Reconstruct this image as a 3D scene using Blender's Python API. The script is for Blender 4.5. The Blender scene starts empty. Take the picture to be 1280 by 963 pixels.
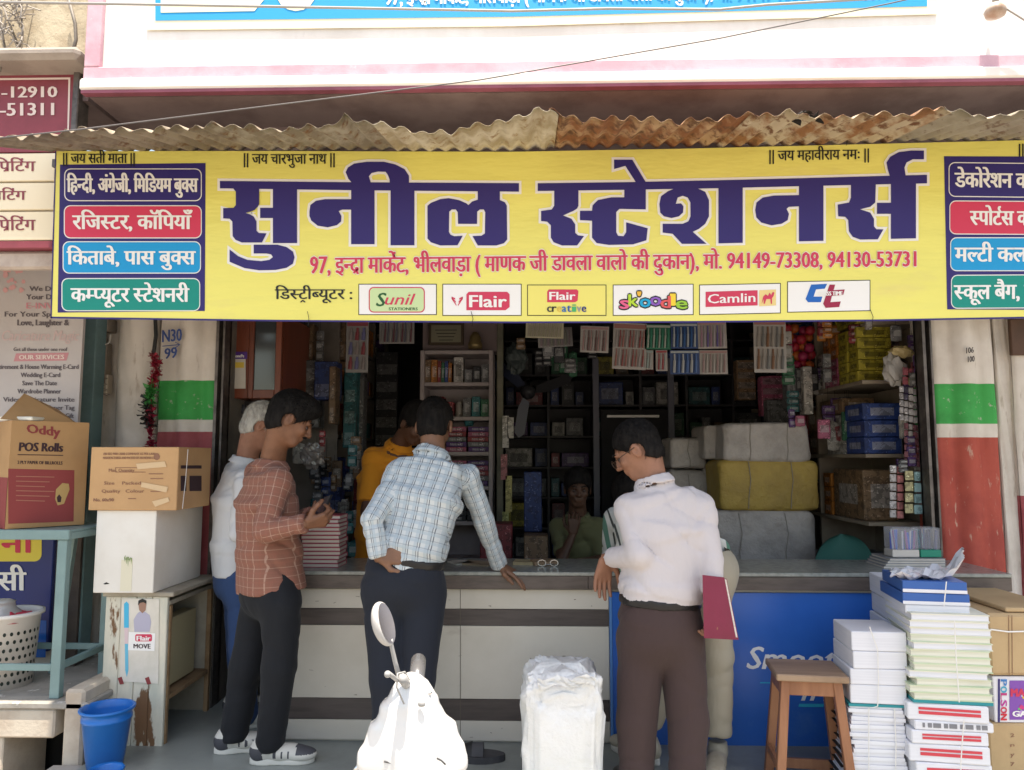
import bpy, math, random
import numpy as np
from mathutils import Vector, Matrix
from mathutils.geometry import tessellate_polygon
random.seed(7); np.random.seed(7)
S = bpy.context.scene
C = S.collection
# ---------------------------------------------------------------- camera
F_PX, PITCH, YAW, CAMZ = 940.0, math.radians(5.5), math.radians(1.5), 1.40
cd = bpy.data.cameras.new('camera'); cam = bpy.data.objects.new('camera', cd); C.objects.link(cam)
cd.sensor_width = 36; cd.lens = 36*F_PX/1280; cd.clip_end = 2000; cd.clip_start = 0.05
cam.location = (0, 0, CAMZ)
cam.rotation_euler = (math.radians(90)+PITCH, 0, YAW)
S.camera = cam
CM = cam.rotation_euler.to_matrix()
def ray(px, py):
    return CM @ Vector(((px-640)/F_PX, -(py-481.5)/F_PX, -1))
def U(px, py, Y):                      # point of the vertical plane y = Y seen at a pixel of the photograph
    d = ray(px, py); t = Y/d.y
    return Vector((d.x*t, Y, CAMZ+d.z*t))
def UX(px, py, X):
    d = ray(px, py); t = X/d.x
    return Vector((X, d.y*t, CAMZ+d.z*t))
# ---------------------------------------------------------------- world and sun
EL, AZ = math.radians(79), math.radians(165)     # sun high, behind the camera and a little to its right
w = bpy.data.worlds.new('World'); S.world = w; w.use_nodes = True
nt = w.node_tree; bg = nt.nodes['Background']
sky = nt.nodes.new('ShaderNodeTexSky'); sky.sky_type = 'NISHITA'; sky.sun_disc = False
sky.sun_elevation = EL; sky.sun_rotation = AZ; sky.air_density = 1.3; sky.dust_density = 2.5
nt.links.new(sky.outputs[0], bg.inputs[0]); bg.inputs[1].default_value = 0.15
sd = bpy.data.lights.new('sun', 'SUN'); sun = bpy.data.objects.new('sun', sd); C.objects.link(sun)
sd.energy = 5.0; sd.angle = math.radians(0.6); sd.color = (1, .95, .88)
sdir = Vector((math.sin(AZ)*math.cos(EL), math.cos(AZ)*math.cos(EL), math.sin(EL)))
sun.rotation_euler = sdir.to_track_quat('Z', 'Y').to_euler(); sun.location = (0, -5, 12)
S.view_settings.view_transform = 'Standard'; S.view_settings.look = 'None'
S.view_settings.exposure = 1.15; S.view_settings.gamma = 1
S.view_settings.use_white_balance = True; S.view_settings.white_balance_temperature = 7200
S.render.engine = 'CYCLES'
S.cycles.max_bounces = 7; S.cycles.diffuse_bounces = 5; S.cycles.use_denoising = True
# ---------------------------------------------------------------- materials
MATS = {}
def mat(name, c, c2=None, scale=6, lo=.42, hi=.62, rough=.6, metal=0, bump=.0, bscale=60, stretch=(1,1,1), spec=.4, detail=6, c3=None, lo3=.6, hi3=.66, scale3=14, stretch3=None, alpha=None, trans=0, emit=None, coat=0, bdist=.004):
    if name in MATS: return MATS[name]
    m = bpy.data.materials.new(name); m.use_nodes = True; n = m.node_tree.nodes; l = m.node_tree.links
    b = n['Principled BSDF']; b.inputs['Roughness'].default_value = rough; b.inputs['Metallic'].default_value = metal
    b.inputs['Specular IOR Level'].default_value = spec; b.inputs['Coat Weight'].default_value = coat
    c = tuple(c)+(1,); b.inputs['Base Color'].default_value = c; m.diffuse_color = c
    if alpha is not None: b.inputs['Alpha'].default_value = alpha
    if trans: b.inputs['Transmission Weight'].default_value = trans
    tc = n.new('ShaderNodeTexCoord')
    def noise(sc, st, det=detail):
        mp = n.new('ShaderNodeMapping'); mp.inputs['Scale'].default_value = st; l.new(tc.outputs['Object'], mp.inputs[0])
        t = n.new('ShaderNodeTexNoise'); t.inputs['Scale'].default_value = sc; t.inputs['Detail'].default_value = det; t.inputs['Roughness'].default_value = .62
        l.new(mp.outputs[0], t.inputs['Vector']); return t
    out = None
    if c2 is not None:
        t = noise(scale, stretch); r = n.new('ShaderNodeMapRange'); r.inputs['From Min'].default_value = lo; r.inputs['From Max'].default_value = hi
        l.new(t.outputs['Fac'], r.inputs['Value'])
        mx = n.new('ShaderNodeMix'); mx.data_type = 'RGBA'; mx.inputs[6].default_value = c; mx.inputs[7].default_value = tuple(c2)+(1,)
        l.new(r.outputs[0], mx.inputs[0]); out = mx.outputs[2]
        if c3 is not None:
            t = noise(scale3, stretch3 or stretch); r = n.new('ShaderNodeMapRange'); r.inputs['From Min'].default_value = lo3; r.inputs['From Max'].default_value = hi3
            l.new(t.outputs['Fac'], r.inputs['Value'])
            m3 = n.new('ShaderNodeMix'); m3.data_type = 'RGBA'; m3.inputs[7].default_value = tuple(c3)+(1,)
            l.new(out, m3.inputs[6]); l.new(r.outputs[0], m3.inputs[0]); out = m3.outputs[2]
        l.new(out, b.inputs['Base Color'])
    if bump:
        t = noise(bscale, stretch, 5); bp = n.new('ShaderNodeBump'); bp.inputs['Strength'].default_value = bump; bp.inputs['Distance'].default_value = bdist
        l.new(t.outputs['Fac'], bp.inputs['Height']); l.new(bp.outputs[0], b.inputs['Normal'])
    if emit: b.inputs['Emission Color'].default_value = tuple(emit)+(1,); b.inputs['Emission Strength'].default_value = 1
    MATS[name] = m; return m
def flatm(name, c, rough=.5): return mat(name, c, rough=rough, spec=.3)
def sh(c, f): return tuple(x*f for x in c)
# ---------------------------------------------------------------- mesh builder
class MB:
    def __init__(s): s.v = []; s.f = []; s.m = []; s.mi = 0
    def add(s, vs, fs):
        b = len(s.v); s.v += [tuple(x) for x in vs]; s.f += [tuple(i+b for i in f) for f in fs]; s.m += [s.mi]*len(fs); return s
    def box(s, a, b, R=None, c=0, o=None):          # from corner a to corner b, chamfer c, optional rotation about o
        x0,y0,z0 = a; x1,y1,z1 = b
        if not c:
            vs = [(x0,y0,z0),(x1,y0,z0),(x1,y1,z0),(x0,y1,z0),(x0,y0,z1),(x1,y0,z1),(x1,y1,z1),(x0,y1,z1)]
            fs = [(0,3,2,1),(4,5,6,7),(0,1,5,4),(1,2,6,5),(2,3,7,6),(3,0,4,7)]
        else:
            vs = []; idx = {}
            X=(x0,x1);Y=(y0,y1);Z=(z0,z1)
            for i in (0,1):
                for j in (0,1):
                    for k in (0,1):
                        for ax in range(3):
                            p = [X[i],Y[j],Z[k]]; sg = [1-2*i,1-2*j,1-2*k]
                            for q in range(3):
                                if q != ax: p[q] += sg[q]*c
                            idx[(i,j,k,ax)] = len(vs); vs.append(tuple(p))
            fs = []
            for ax in range(3):
                o1,o2 = [q for q in range(3) if q != ax]
                for e in (0,1):
                    q = []
                    for (u,v) in ((0,0),(1,0),(1,1),(0,1)):
                        t=[0,0,0]; t[ax]=e; t[o1]=u; t[o2]=v; q.append(idx[tuple(t)+(ax,)])
                    fs.append(tuple(q))
                for u in (0,1):
                    for v in (0,1):
                        q=[]
                        for e,ff in ((0,o1),(1,o1),(1,o2),(0,o2)):
                            t=[0,0,0]; t[ax]=e; t[o1]=u; t[o2]=v; q.append(idx[tuple(t)+(ff,)])
                        fs.append(tuple(q))
            for i in (0,1):
                for j in (0,1):
                    for k in (0,1): fs.append((idx[(i,j,k,0)],idx[(i,j,k,1)],idx[(i,j,k,2)]))
        if R is not None:
            o = Vector(o if o is not None else ((x0+x1)/2,(y0+y1)/2,(z0+z1)/2)); vs = [tuple(R@(Vector(p)-o)+o) for p in vs]
        ct = sum((Vector(p) for p in vs), Vector())/len(vs)      # faces outward
        g = []
        for f in fs:
            p = [Vector(vs[i]) for i in f]; nn = (p[1]-p[0]).cross(p[2]-p[0])
            g.append(f if nn.dot(sum(p,Vector())/len(p)-ct) > 0 else tuple(reversed(f)))
        return s.add(vs, g)
    def tube(s, pts, r, n=8, cap=True):
        pts = [Vector(p) for p in pts]; rs = r if isinstance(r,(list,tuple)) else [r]*len(pts)
        vs=[]; up=None
        for i,p in enumerate(pts):
            d = (pts[min(i+1,len(pts)-1)]-pts[max(i-1,0)]).normalized()
            if up is None: up = Vector((0,0,1)) if abs(d.z)<.9 else Vector((1,0,0))
            a = d.cross(up).normalized(); up = a.cross(d).normalized()
            for k in range(n):
                t = 2*math.pi*k/n; vs.append(p+(a*math.cos(t)+up*math.sin(t))*rs[i])
        fs=[]
        for i in range(len(pts)-1):
            for k in range(n):
                k2=(k+1)%n; fs.append((i*n+k,i*n+k2,(i+1)*n+k2,(i+1)*n+k))
        if cap: fs.append(tuple(range(n-1,-1,-1))); fs.append(tuple((len(pts)-1)*n+k for k in range(n)))
        fs=[tuple(reversed(f)) for f in fs]
        return s.add(vs,fs)
    def lathe(s, c, prof, n=24, sx=1, sy=1):         # prof: (r, z) list
        vs=[]; fs=[]
        for r,z in prof:
            for k in range(n):
                t=2*math.pi*k/n; vs.append((c[0]+r*sx*math.cos(t),c[1]+r*sy*math.sin(t),c[2]+z))
        for i in range(len(prof)-1):
            for k in range(n):
                k2=(k+1)%n; fs.append((i*n+k,i*n+k2,(i+1)*n+k2,(i+1)*n+k))
        if prof[0][0]>1e-4: fs.append(tuple(range(n-1,-1,-1)))
        if prof[-1][0]>1e-4: fs.append(tuple((len(prof)-1)*n+k for k in range(n)))
        return s.add(vs,fs)
    def beam(s, a, b, wx, wy, up=(0,0,1), c=0):       # rectangular bar from a to b
        a=Vector(a); b=Vector(b); d=(b-a); L=d.length; d.normalize(); u=Vector(up)
        if abs(d.dot(u))>.95: u=Vector((0,1,0))
        x=d.cross(u).normalized(); y=x.cross(d).normalized()
        R=Matrix((x,y,d)).transposed()
        m=MB(); m.box((-wx/2,-wy/2,0),(wx/2,wy/2,L),c=c)
        return s.add([R@Vector(p)+a for p in m.v], m.f)
    def sheet(s, grid):                                # grid[i][j] of points
        n=len(grid); k=len(grid[0]); vs=[p for r in grid for p in r]
        return s.add(vs,[(i*k+j,i*k+j+1,(i+1)*k+j+1,(i+1)*k+j) for i in range(n-1) for j in range(k-1)])
    def shift(s, d): s.v=[(p[0]+d[0],p[1]+d[1],p[2]+d[2]) for p in s.v]; return s
def mesh_of(name, mb, mats, smooth=False):
    me = bpy.data.meshes.new(name); me.from_pydata([tuple(v) for v in mb.v], [], mb.f)
    for m in (mats if isinstance(mats,(list,tuple)) else [mats]): me.materials.append(m)
    if len(me.materials)>1: me.polygons.foreach_set('material_index', mb.m)
    if smooth: me.polygons.foreach_set('use_smooth',[True]*len(me.polygons))
    me.update(); return me
def thing(name, label, cat, loc, group=None, rz=0):
    o = bpy.data.objects.new(name, None); C.objects.link(o); o.location = loc; o.rotation_euler=(0,0,rz); o.empty_display_size=.05
    o['label']=label; o['category']=cat
    if group: o['group']=group
    return o
def part(name, mb, mats, parent, smooth=False, world=True, label=None, stuff=False):
    if world:
        r = parent
        while r.parent: r = r.parent
        mb.shift((-r.location.x,-r.location.y,-r.location.z))
    me = mb if isinstance(mb, bpy.types.Mesh) else mesh_of(name, mb, mats, smooth)
    o = bpy.data.objects.new(name, me); C.objects.link(o); o.parent = parent
    if label: o['label']=label
    if stuff: o['kind']='stuff'
    return o
def single(name, mb, mats, label, cat, group=None, smooth=False, kind=None):
    xs=[p[0] for p in mb.v]; ys=[p[1] for p in mb.v]; zs=[p[2] for p in mb.v]
    o0=((min(xs)+max(xs))/2,(min(ys)+max(ys))/2,min(zs)); mb.shift((-o0[0],-o0[1],-o0[2]))
    o=bpy.data.objects.new(name, mesh_of(name,mb,mats,smooth)); C.objects.link(o); o.location=o0
    if kind: o['kind']=kind
    if label: o['label']=label
    if cat: o['category']=cat
    if group: o['group']=group
    return o
def struct(name, mb, mats, parent=None, smooth=False):
    o=bpy.data.objects.new(name, mesh_of(name,mb,mats,smooth)); C.objects.link(o)
    if parent: o.parent=parent
    else: o['kind']='structure'
    return o
def dup(root, loc, label=None, rz=None, group=None):
    r=root.copy(); C.objects.link(r); r.location=loc
    if rz is not None: r.rotation_euler=(0,0,rz)
    if label: r['label']=label
    if group: r['group']=group
    for ch in list(root.children):
        c=ch.copy(); C.objects.link(c); c.parent=r
        for g in ch.children:
            d=g.copy(); C.objects.link(d); d.parent=c
    return r
# ---------------------------------------------------------------- flat print on planes
def tri(poly):                                        # 2D polygon -> triangles
    return tessellate_polygon([[Vector((x,y,0)) for x,y in poly]])
def rrect(x0,y0,x1,y1,r,n=5):
    p=[]
    for cx,cy,a in ((x1-r,y0+r,-90),(x1-r,y1-r,0),(x0+r,y1-r,90),(x0+r,y0+r,180)):
        for k in range(n+1):
            t=math.radians(a+90*k/n); p.append((cx+r*math.cos(t),cy+r*math.sin(t)))
    return p
def rect(x0,y0,x1,y1): return [(x0,y0),(x1,y0),(x1,y1),(x0,y1)]
def face_cam(vs, fs):
    out=[]
    for f in fs:
        p=[Vector(vs[i]) for i in f]; nn=(p[1]-p[0]).cross(p[2]-p[0])
        out.append(f if nn.dot(Vector((0,0,CAMZ))-p[0])>0 else tuple(reversed(f)))
    return out
def fpoly(mb, poly, Y):                               # polygon given in photo pixels, laid on plane y=Y
    vs=[U(x,y,Y) for x,y in poly]
    fs=tri(poly); mb.add(vs, face_cam(vs,fs)); return mb
def mpoly(mb, poly, fn):                              # polygon in 2D mapped by fn
    vs=[fn(x,y) for x,y in poly]; fs=tri(poly); mb.add(vs,face_cam(vs,fs)); return mb
def offset_poly(p, d):
    A=sum(p[i][0]*p[(i+1)%len(p)][1]-p[(i+1)%len(p)][0]*p[i][1] for i in range(len(p)))
    if A<0: p=p[::-1]
    out=[]; n=len(p)
    for i in range(n):
        a=Vector(p[i-1]); b=Vector(p[i]); c=Vector(p[(i+1)%n])
        e1=(b-a); e2=(c-b)
        if e1.length<1e-6 or e2.length<1e-6: continue
        e1.normalize(); e2.normalize()
        n1=Vector((e1.y,-e1.x)); n2=Vector((e2.y,-e2.x)); m=n1+n2
        if m.length<.3: m=n1
        m=m/max(.45,m.length_squared/2) if m.length>0 else n1
        out.append((b.x+m.x*d,b.y+m.y*d))
    return out
# ---------------------------------------------------------------- lettering
GL={}
def _txt(body):
    c=bpy.data.curves.new('t','FONT'); c.body=body; c.size=1; c.resolution_u=2
    o=bpy.data.objects.new('t',c); C.objects.link(o); bpy.context.view_layer.update()
    me=o.to_mesh(); v=[(p.co.x,p.co.y) for p in me.vertices]; f=[tuple(p.vertices) for p in me.polygons]
    o.to_mesh_clear(); bpy.data.objects.remove(o); bpy.data.curves.remove(c); return v,f
BAR=max(x for x,y in _txt('|')[0])
def glyph(ch):
    if ch not in GL:
        if ch==' ': GL[ch]=([],[],.26)
        else:
            v,f=_txt(ch); a=max(x for x,y in _txt(ch+'|')[0])-BAR
            if ch=='ि': a=.262
            f3=[]
            for q in f:
                for k in range(1,len(q)-1): f3.append((q[0],q[k],q[k+1]))
            GL[ch]=(v,f3,a)
    return GL[ch]
def clip_x(v,f,xc):
    nv=[];nf=[]
    for t in f:
        p=[v[i] for i in t]; o=[]
        for k in range(3):
            a=p[k]; b=p[(k+1)%3]
            if a[0]<=xc: o.append(a)
            if (a[0]<=xc)!=(b[0]<=xc):
                s=(xc-a[0])/(b[0]-a[0]); o.append((xc,a[1]+(b[1]-a[1])*s))
        for k in range(1,len(o)-1):
            nf.append((len(nv),len(nv)+1,len(nv)+2)); nv+= [o[0],o[k],o[k+1]]
    return nv,nf
# in strings: ~ half form of the letter before, ^ subscript ra stroke, ` reph, { caret ra under
def layout(s):
    items=[]; x=0; V=[];Fc=[]
    def put(v,f,x0):
        b=len(V); V.extend((p[0]+x0,p[1]) for p in v); Fc.extend(tuple(i+b for i in t) for t in f)
    k=0; last=(0,0)
    while k<len(s):
        ch=s[k]; nx=s[k+1] if k+1<len(s) else ''
        if ch=='^':
            x1=x-.13; put([(x1-.20,.02),(x1-.16,-.03),(x1+.02,.13),(x1-.01,.20)],[(0,1,2),(0,2,3)],0)
        elif ch=='{':
            xm=(last[0]+x)/2; put([(xm-.15,-.20),(xm-.10,-.22),(xm,-.12),(xm,-.05)],[(0,1,2),(0,2,3)],0); put([(xm+.15,-.20),(xm+.10,-.22),(xm,-.12),(xm,-.05)],[(0,1,2),(0,2,3)],0)
        elif ch=='`':
            xr=x-.10; pts=[(0,.62),(-.07,.68),(-.09,.76),(-.05,.83),(.02,.86),(.03,.80),(-.01,.77),(-.03,.73),(0,.68),(.05,.63)]
            q=[(xr+a,b) for a,b in pts]; put(q,[tuple(t) for t in tri(q)],0)
        else:
            v,f,a=glyph(ch)
            if nx=='~':
                xc=a-(.19 if ch!='क' else .22); v,f=clip_x(v,f,xc); put(v,f,x); last=(x,x); x+=xc; k+=2; continue
            put(v,f,x); 
            if a>.05: last=(x,x+a)
            x+=a
        k+=1
    return V,Fc,x
def lettering(s, fn, box, hh=.62, strike=((0,0),), shear=0):
    """string laid in the 2D box (xl, xr, baseline_l, baseline_r, head_l, head_r); fn maps 2D + layer to 3D"""
    V,Fc,W=layout(s); xl,xr,bl,br,hl,hr=box
    lo_=min(p[0] for p in V); hi_=max(p[0] for p in V)
    mb=MB()
    for i,(dx,dy) in enumerate(strike):
        vs=[]
        for (a,b) in V:
            u=(a-lo_+b*shear)/(hi_-lo_); h=b/hh
            yb=bl+(br-bl)*u; yh=hl+(hr-hl)*u
            vs.append(fn(xl+(xr-xl)*u+dx, yb+(yh-yb)*h+dy, i*.00012))
        mb.add(vs, face_cam(vs,Fc))
    return mb
def onY(Y): return lambda x,y,e=0: U(x,y,Y-e)
def ring(r,n=6): return [(r*math.cos(2*math.pi*k/n),r*math.sin(2*math.pi*k/n)) for k in range(n)]
def bold(wx,wy=0,n=3): return [(wx*(k/(n-1)-.5)*2, (wy if k%2 else -wy)) for k in range(n)]
# ================================================================ THE SETTING
m_floor = mat('floor_paint',(.25,.27,.25),(.19,.205,.19),scale=3,rough=.35,bump=.15,bscale=90,c3=(.26,.27,.25),lo3=.62,hi3=.75,scale3=5)
m_road = mat('road_dust',(.30,.27,.23),(.22,.20,.18),scale=4,rough=.9,bump=.4,bscale=80)
ZF=U(640,929,3.64).z
mb=MB().box((-300,-300,-.6),(300,2.75,-.18)); struct('street',mb,m_road)
mb=MB().box((-300,2.754,-.7),(300,300,-.25)); struct('ground',mb,m_road)
mb=MB().box((-1.95,2.76,-.24),(4.6,7.2,ZF),c=.01); struct('shop_floor',mb,m_floor)
m_plaster_w = mat('white_plaster',(.80,.77,.74),(.70,.66,.62),scale=3,rough=.8,bump=.25,bscale=50,c3=(.45,.38,.33),lo3=.68,hi3=.78,scale3=9,stretch=(1,1,.35))
m_pink = mat('pink_paint',(.62,.40,.46),(.50,.30,.36),scale=5,rough=.75,bump=.2,c3=(.70,.58,.60),lo3=.62,hi3=.7,scale3=7)
m_plum = mat('plum_paint',(.26,.08,.12),(.2,.06,.09),rough=.7)
m_soffit = mat('dark_soffit',(.20,.15,.15),(.14,.10,.10),scale=4,rough=.9)  # dark brownish grey with random mottling
m_cement = mat('mottled_cement',(.52,.45,.33),(.36,.29,.20),scale=9,rough=.95,bump=.8,bscale=45,c3=(.10,.07,.05),lo3=.62,hi3=.70,scale3=22)
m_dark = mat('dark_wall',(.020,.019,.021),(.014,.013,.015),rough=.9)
m_inwall = mat('interior_wall',(.16,.14,.12),(.11,.10,.09),rough=.9)
# ---- upper storey with balcony face
YF=2.92
bld=thing('shop_building','white and pink upper storey jutting out above the corrugated awning','building',(0,4,2.8),None)
pl=U(108,118,YF); xL=pl.x; zB=pl.z
def zat(py,Y=YF,px=640): return U(px,py,Y).z
mb=MB().box((xL,YF,zB),(7.5,7.3,zB+4.2),c=.006); part('wall',mb,m_plaster_w,bld)
mb=MB().box((xL-.004,YF-.05,zB-.004),(7.5,YF-.002,zat(98)),c=.008); part('ledge',mb,m_plaster_w,bld)
mb=MB().box((xL-.002,YF-.028,zat(98)+.001),(7.5,YF-.001,zat(81)),c=.004)
part('moulding',mb,m_pink,bld)
mb=MB().box((xL-.001,YF-.028,zat(81)+.001),(U(131,40,YF).x,YF-.001,zB+4.15),c=.004); part('moulding',mb,m_pink,bld)
mb=MB().box((xL+.004,YF-.045,zB-.018),(7.5,YF-.012,zB-.005)); part('drip_edge',mb,m_plum,bld)
mb=MB().box((xL+.01,YF+.01,zB-.012),(7.5,7.3,zB-.004)); part('soffit',mb,m_soffit,bld)
# recesses in the soffit (beams)
for x in (-1.2,.9,3.0):
    mb=MB().box((x,YF+.3,zB-.12),(x+.22,7.2,zB-.012)); part('beam',mb,m_soffit,bld)
# interior shell
YS=4.12       # shutter line
mb=MB().box((-2.05,YS+.02,0),(-1.705,7.2,zB-.02)); part('wall',mb,m_inwall,bld)
mb=MB().box((2.30,YS+.02,0),(2.5,7.2,zB-.02)); part('wall',mb,m_inwall,bld)
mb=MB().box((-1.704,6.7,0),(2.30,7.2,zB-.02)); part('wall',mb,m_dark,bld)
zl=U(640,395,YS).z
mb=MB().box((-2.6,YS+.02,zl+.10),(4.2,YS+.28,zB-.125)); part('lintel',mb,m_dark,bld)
mb=MB().box((-1.65,YS+.3,2.62),(2.29,6.69,2.70)); part('ceiling',mb,m_inwall,bld)
# shutter channels
m_steel = mat('worn_steel',(.16,.14,.13),(.09,.08,.075),scale=15,rough=.5,metal=.6,bump=.2)
for px in (274,1163):
    a=U(px,560,YS).x
    mb=MB().box((a-.028,YS-.03,0),(a-.012,YS+.06,zl+.2)).box((a+.012,YS-.03,0),(a+.022,YS+.06,zl+.2)).box((a-.028,YS+.045,0),(a+.022,YS+.065,zl+.2))
    part('shutter_channel',mb,m_steel,bld)
# ---- pillars
m_wp = mat('scuffed_white_paint',(.70,.64,.58),(.60,.54,.48),scale=4,rough=.75,bump=.3,bscale=30,c3=(.36,.28,.22),lo3=.60,hi3=.72,scale3=8,stretch3=(2.5,1,.5))
m_gp = mat('green_band_paint',(.04,.36,.08),(.03,.28,.06),scale=6,rough=.7,bump=.25,c3=(.35,.42,.3),lo3=.62,hi3=.68,scale3=26)
m_rp = mat('red_band_paint',(.42,.075,.05),(.34,.055,.04),scale=6,rough=.7,bump=.3,c3=(.50,.30,.23),lo3=.62,hi3=.70,scale3=18,stretch3=(2.5,1,.6))
m_rpl = mat('faded_maroon_band_paint',(.38,.09,.10),(.30,.06,.07),scale=6,rough=.7,bump=.3,c3=(.6,.42,.38),lo3=.70,hi3=.75,scale3=22)
def pillar(name,label,pxs,Y,bands,prof=None):
    """bands: (py_top, py_bottom, material); pxs: left, right at mid height; wavy plaster face"""
    a=U(pxs[0],500,Y).x; b=U(pxs[1],500,Y).x
    t=thing(name,label,'pillar',((a+b)/2,Y+.1,0))
    n=24
    for k,(y0,y1,m) in enumerate(bands):
        z1=U((pxs[0]+pxs[1])/2,y0,Y).z if y0 is not None else zB-.13
        z0=U((pxs[0]+pxs[1])/2,y1,Y).z if y1 is not None else 0
        g=[]; nz=max(2,int((z1-z0)/.06))
        for i in range(nz+1):
            z=z0+(z1-z0)*i/nz; row=[]
            for j in range(n+1):
                u=j/n; x=a+(b-a)*u
                d=(prof(u) if prof else 0)+.004*math.sin(z*7+u*9)+.002*math.sin(z*19+u*21)
                e=min(u,1-u); r=.012*max(0,1-e/.06)**2
                row.append((x,Y-d+r,z))
            g.append(row)
        m_=MB().sheet(g)
        m_.f=[f for f in m_.f]
        m_.box((a,Y+.02,z0),(b,Y+.22,z1))
        part('painted_band',m_,m,t,smooth=False)
        t.children[-1].data.polygons.foreach_set('use_smooth',[i<nz*n for i in range(len(t.children[-1].data.polygons))])
    return t
wav=lambda u: .03*math.exp(-((u-.5)/.16)**2)-.012*math.exp(-((u-.28)/.06)**2)-.012*math.exp(-((u-.74)/.06)**2)
pL=pillar('striped_pillar','left pillar with green band over faded maroon paint beside the shop opening',(197,271),YS,[(None,476,m_wp),(476,525,m_gp),(525,540,m_wp),(540,None,m_rpl)],wav)
pR=pillar('striped_pillar','right pillar with green band over bright red paint, scratched along its edge',(1168,1246),YS,[(None,480,m_wp),(480,530,m_gp),(530,547,m_wp),(547,None,m_rp)],wav)
rnd=lambda u: .10*math.sqrt(max(0,1-(2*u-1)**2))
pillar('round_pillar','plain white rounded column beside the red garland',(148,194),YS+.02,[(None,None,m_wp)],rnd)
pillar('wall_pier','dusty white pier carrying the electric meter',(115,147),YS+.05,[(None,None,m_wp)])
pillar('wall_pier','narrow greyish pier just right of the bright red pillar',(1247,1268),YS+.04,[(None,None,m_wp)])
pillar('wall_pier','cream pier at the far right edge with a worn red base',(1269,1330),YS+.0,[(None,620,m_wp),(620,None,m_rpl)])
m_hole=flatm('hollow_shade',(.01,.01,.01),.9)
mb=MB().box((U(1258,400,YS).x,YS-.03,U(1258,445,YS).z),(U(1310,400,YS).x,YS-.003,U(1258,400,YS).z),c=.004); single('wooden_bracket',mb,mat('brown_wood_dark',(.10,.05,.03),(.07,.035,.02),rough=.6),'brown wooden box end fixed at the top of the far right pier','bracket')
# hand-written marks on pillars
m_bluepaint=flatm('blue_hand_paint',(.03,.07,.25))
fnp=lambda x,y,e=0: U(x,y,YS-.045-e)
for s,bx in (('N30',(203,227,428,426,413,411)),('99',(206,221,449,447,436,434))):
    part('lettering',lettering(s,fnp,bx,hh=.68,strike=bold(.5)),m_bluepaint,pL)
mb=MB(); mb.tube([U(203,433,YS-.045),U(224,431,YS-.045)],.0025,5); mb.tube([U(219,428,YS-.045),U(225,431,YS-.045),U(219,435,YS-.045)],.0025,5); part('arrow_mark',mb,m_bluepaint,pL)
m_char=flatm('charcoal_mark',(.05,.04,.04))
for s,bx in (('106',(1208,1217,442,441,435,434)),('100',(1210,1218,453,452,446,445))):
    part('lettering',lettering(s,fnp,bx,hh=.68,strike=bold(.3)),m_char,pR)
# ---- neighbouring building on the left
YN=2.98
nb=thing('neighbour_building','old cement building at left with mottled wall and grey pipe ledge','building',(-3.5,YN+.5,2.8))
mb=MB().box((-8,YN,U(50,72,YN).z),(xL-.03,3.9,zB+4),c=.01); part('wall',mb,m_cement,nb)
mb=MB().box((-8,YN-.10,U(50,88,YN).z),(xL-.02,YN+.3,U(50,72,YN).z-.002),c=.02); part('ledge',mb,mat('grey_cement',(.36,.31,.27),(.27,.23,.2),rough=.9,bump=.3),nb)
mb=MB().box((-8,3.98,.3),(U(118,500,4.1).x,4.3,U(50,88,YN).z)); part('wall',mb,m_wp,nb)
mb=MB().box((-8,YN+.05,U(50,120,YN).z),(xL-.06,YN+.5,U(50,90,YN).z)); part('soffit',mb,m_soffit,nb)
# wall closing the dark gap below right of the left sign
mb=MB().box((-1.98,3.9,U(300,400,3.9).z+.05),(4.3,3.96,zB-.125)); part('wall',mb,m_soffit,bld)
# ================================================================ AWNING
YA0,YA1=2.50,2.96
near=[(-40,172),(60,166),(180,160),(250,157),(330,158),(400,156),(420,150),(421,145),(450,152),(520,162),(560,162),(600,156),(640,147),(664,140),(676,131),(690,134),(700,143),(760,148),(850,150),(900,148),(950,142),(1040,143),(1150,141),(1190,134),(1230,142),(1330,140)]
def interp(t,x):
    for (a,b),(c,d) in zip(t,t[1:]):
        if x<=c: return b+(d-b)*(x-a)/(c-a)
    return t[-1][1]
def sheet_mesh(x0,x1,lift,thick=.0012):
    """corrugated sheet between photo columns x0..x1 (measured on the far edge)"""
    Xa=U(x0,187,YA1).x; Xb=U(x1,187,YA1).x
    n=int((Xb-Xa)/.0095); rows=7; top=[];bot=[]
    for i in range(rows+1):
        t=i/rows; Y=YA1+.02+(YA0-YA1-.02)*t; rt=[];rb=[]
        for j in range(n+1):
            X=Xa+(Xb-Xa)*j/n
            pxn=640+(X-(-math.tan(YAW)*YA0))*F_PX/YA0   # rough column of this X at the near edge
            zn=U(pxn,interp(near,pxn),YA0).z; zf=U(640,183-.006*abs(pxn-640),YA1).z
            if pxn<250: zn+=0
            z=zf+(zn-zf)*t+(.0088+.0012*math.sin(X*3))*math.sin(2*math.pi*X/.066)+lift+.002*math.sin(X*5+t*3)
            yy=Y+(.010*math.sin(X*13)+.008*math.sin(X*41)+random.uniform(-.004,.004))*(t>.9); z+=(.003*math.sin(X*23)+.002*math.sin(X*57+1))*t
            rt.append((X,yy,z)); rb.append((X,yy,z-thick))
        top.append(rt);bot.append(rb)
    m=MB().sheet(top); m.f=[tuple(reversed(f)) for f in m.f]
    m.sheet(bot)
    k=n+1; b=len(top)*k
    m.f += [( (rows)*k+j,(rows)*k+j+1,b+rows*k+j+1,b+rows*k+j) for j in range(n)]
    m.m += [0]*n
    return m
aw=thing('corrugated_awning','rusty corrugated metal awning over the yellow banner','awning',(0.3,2.75,2.5))
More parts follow.
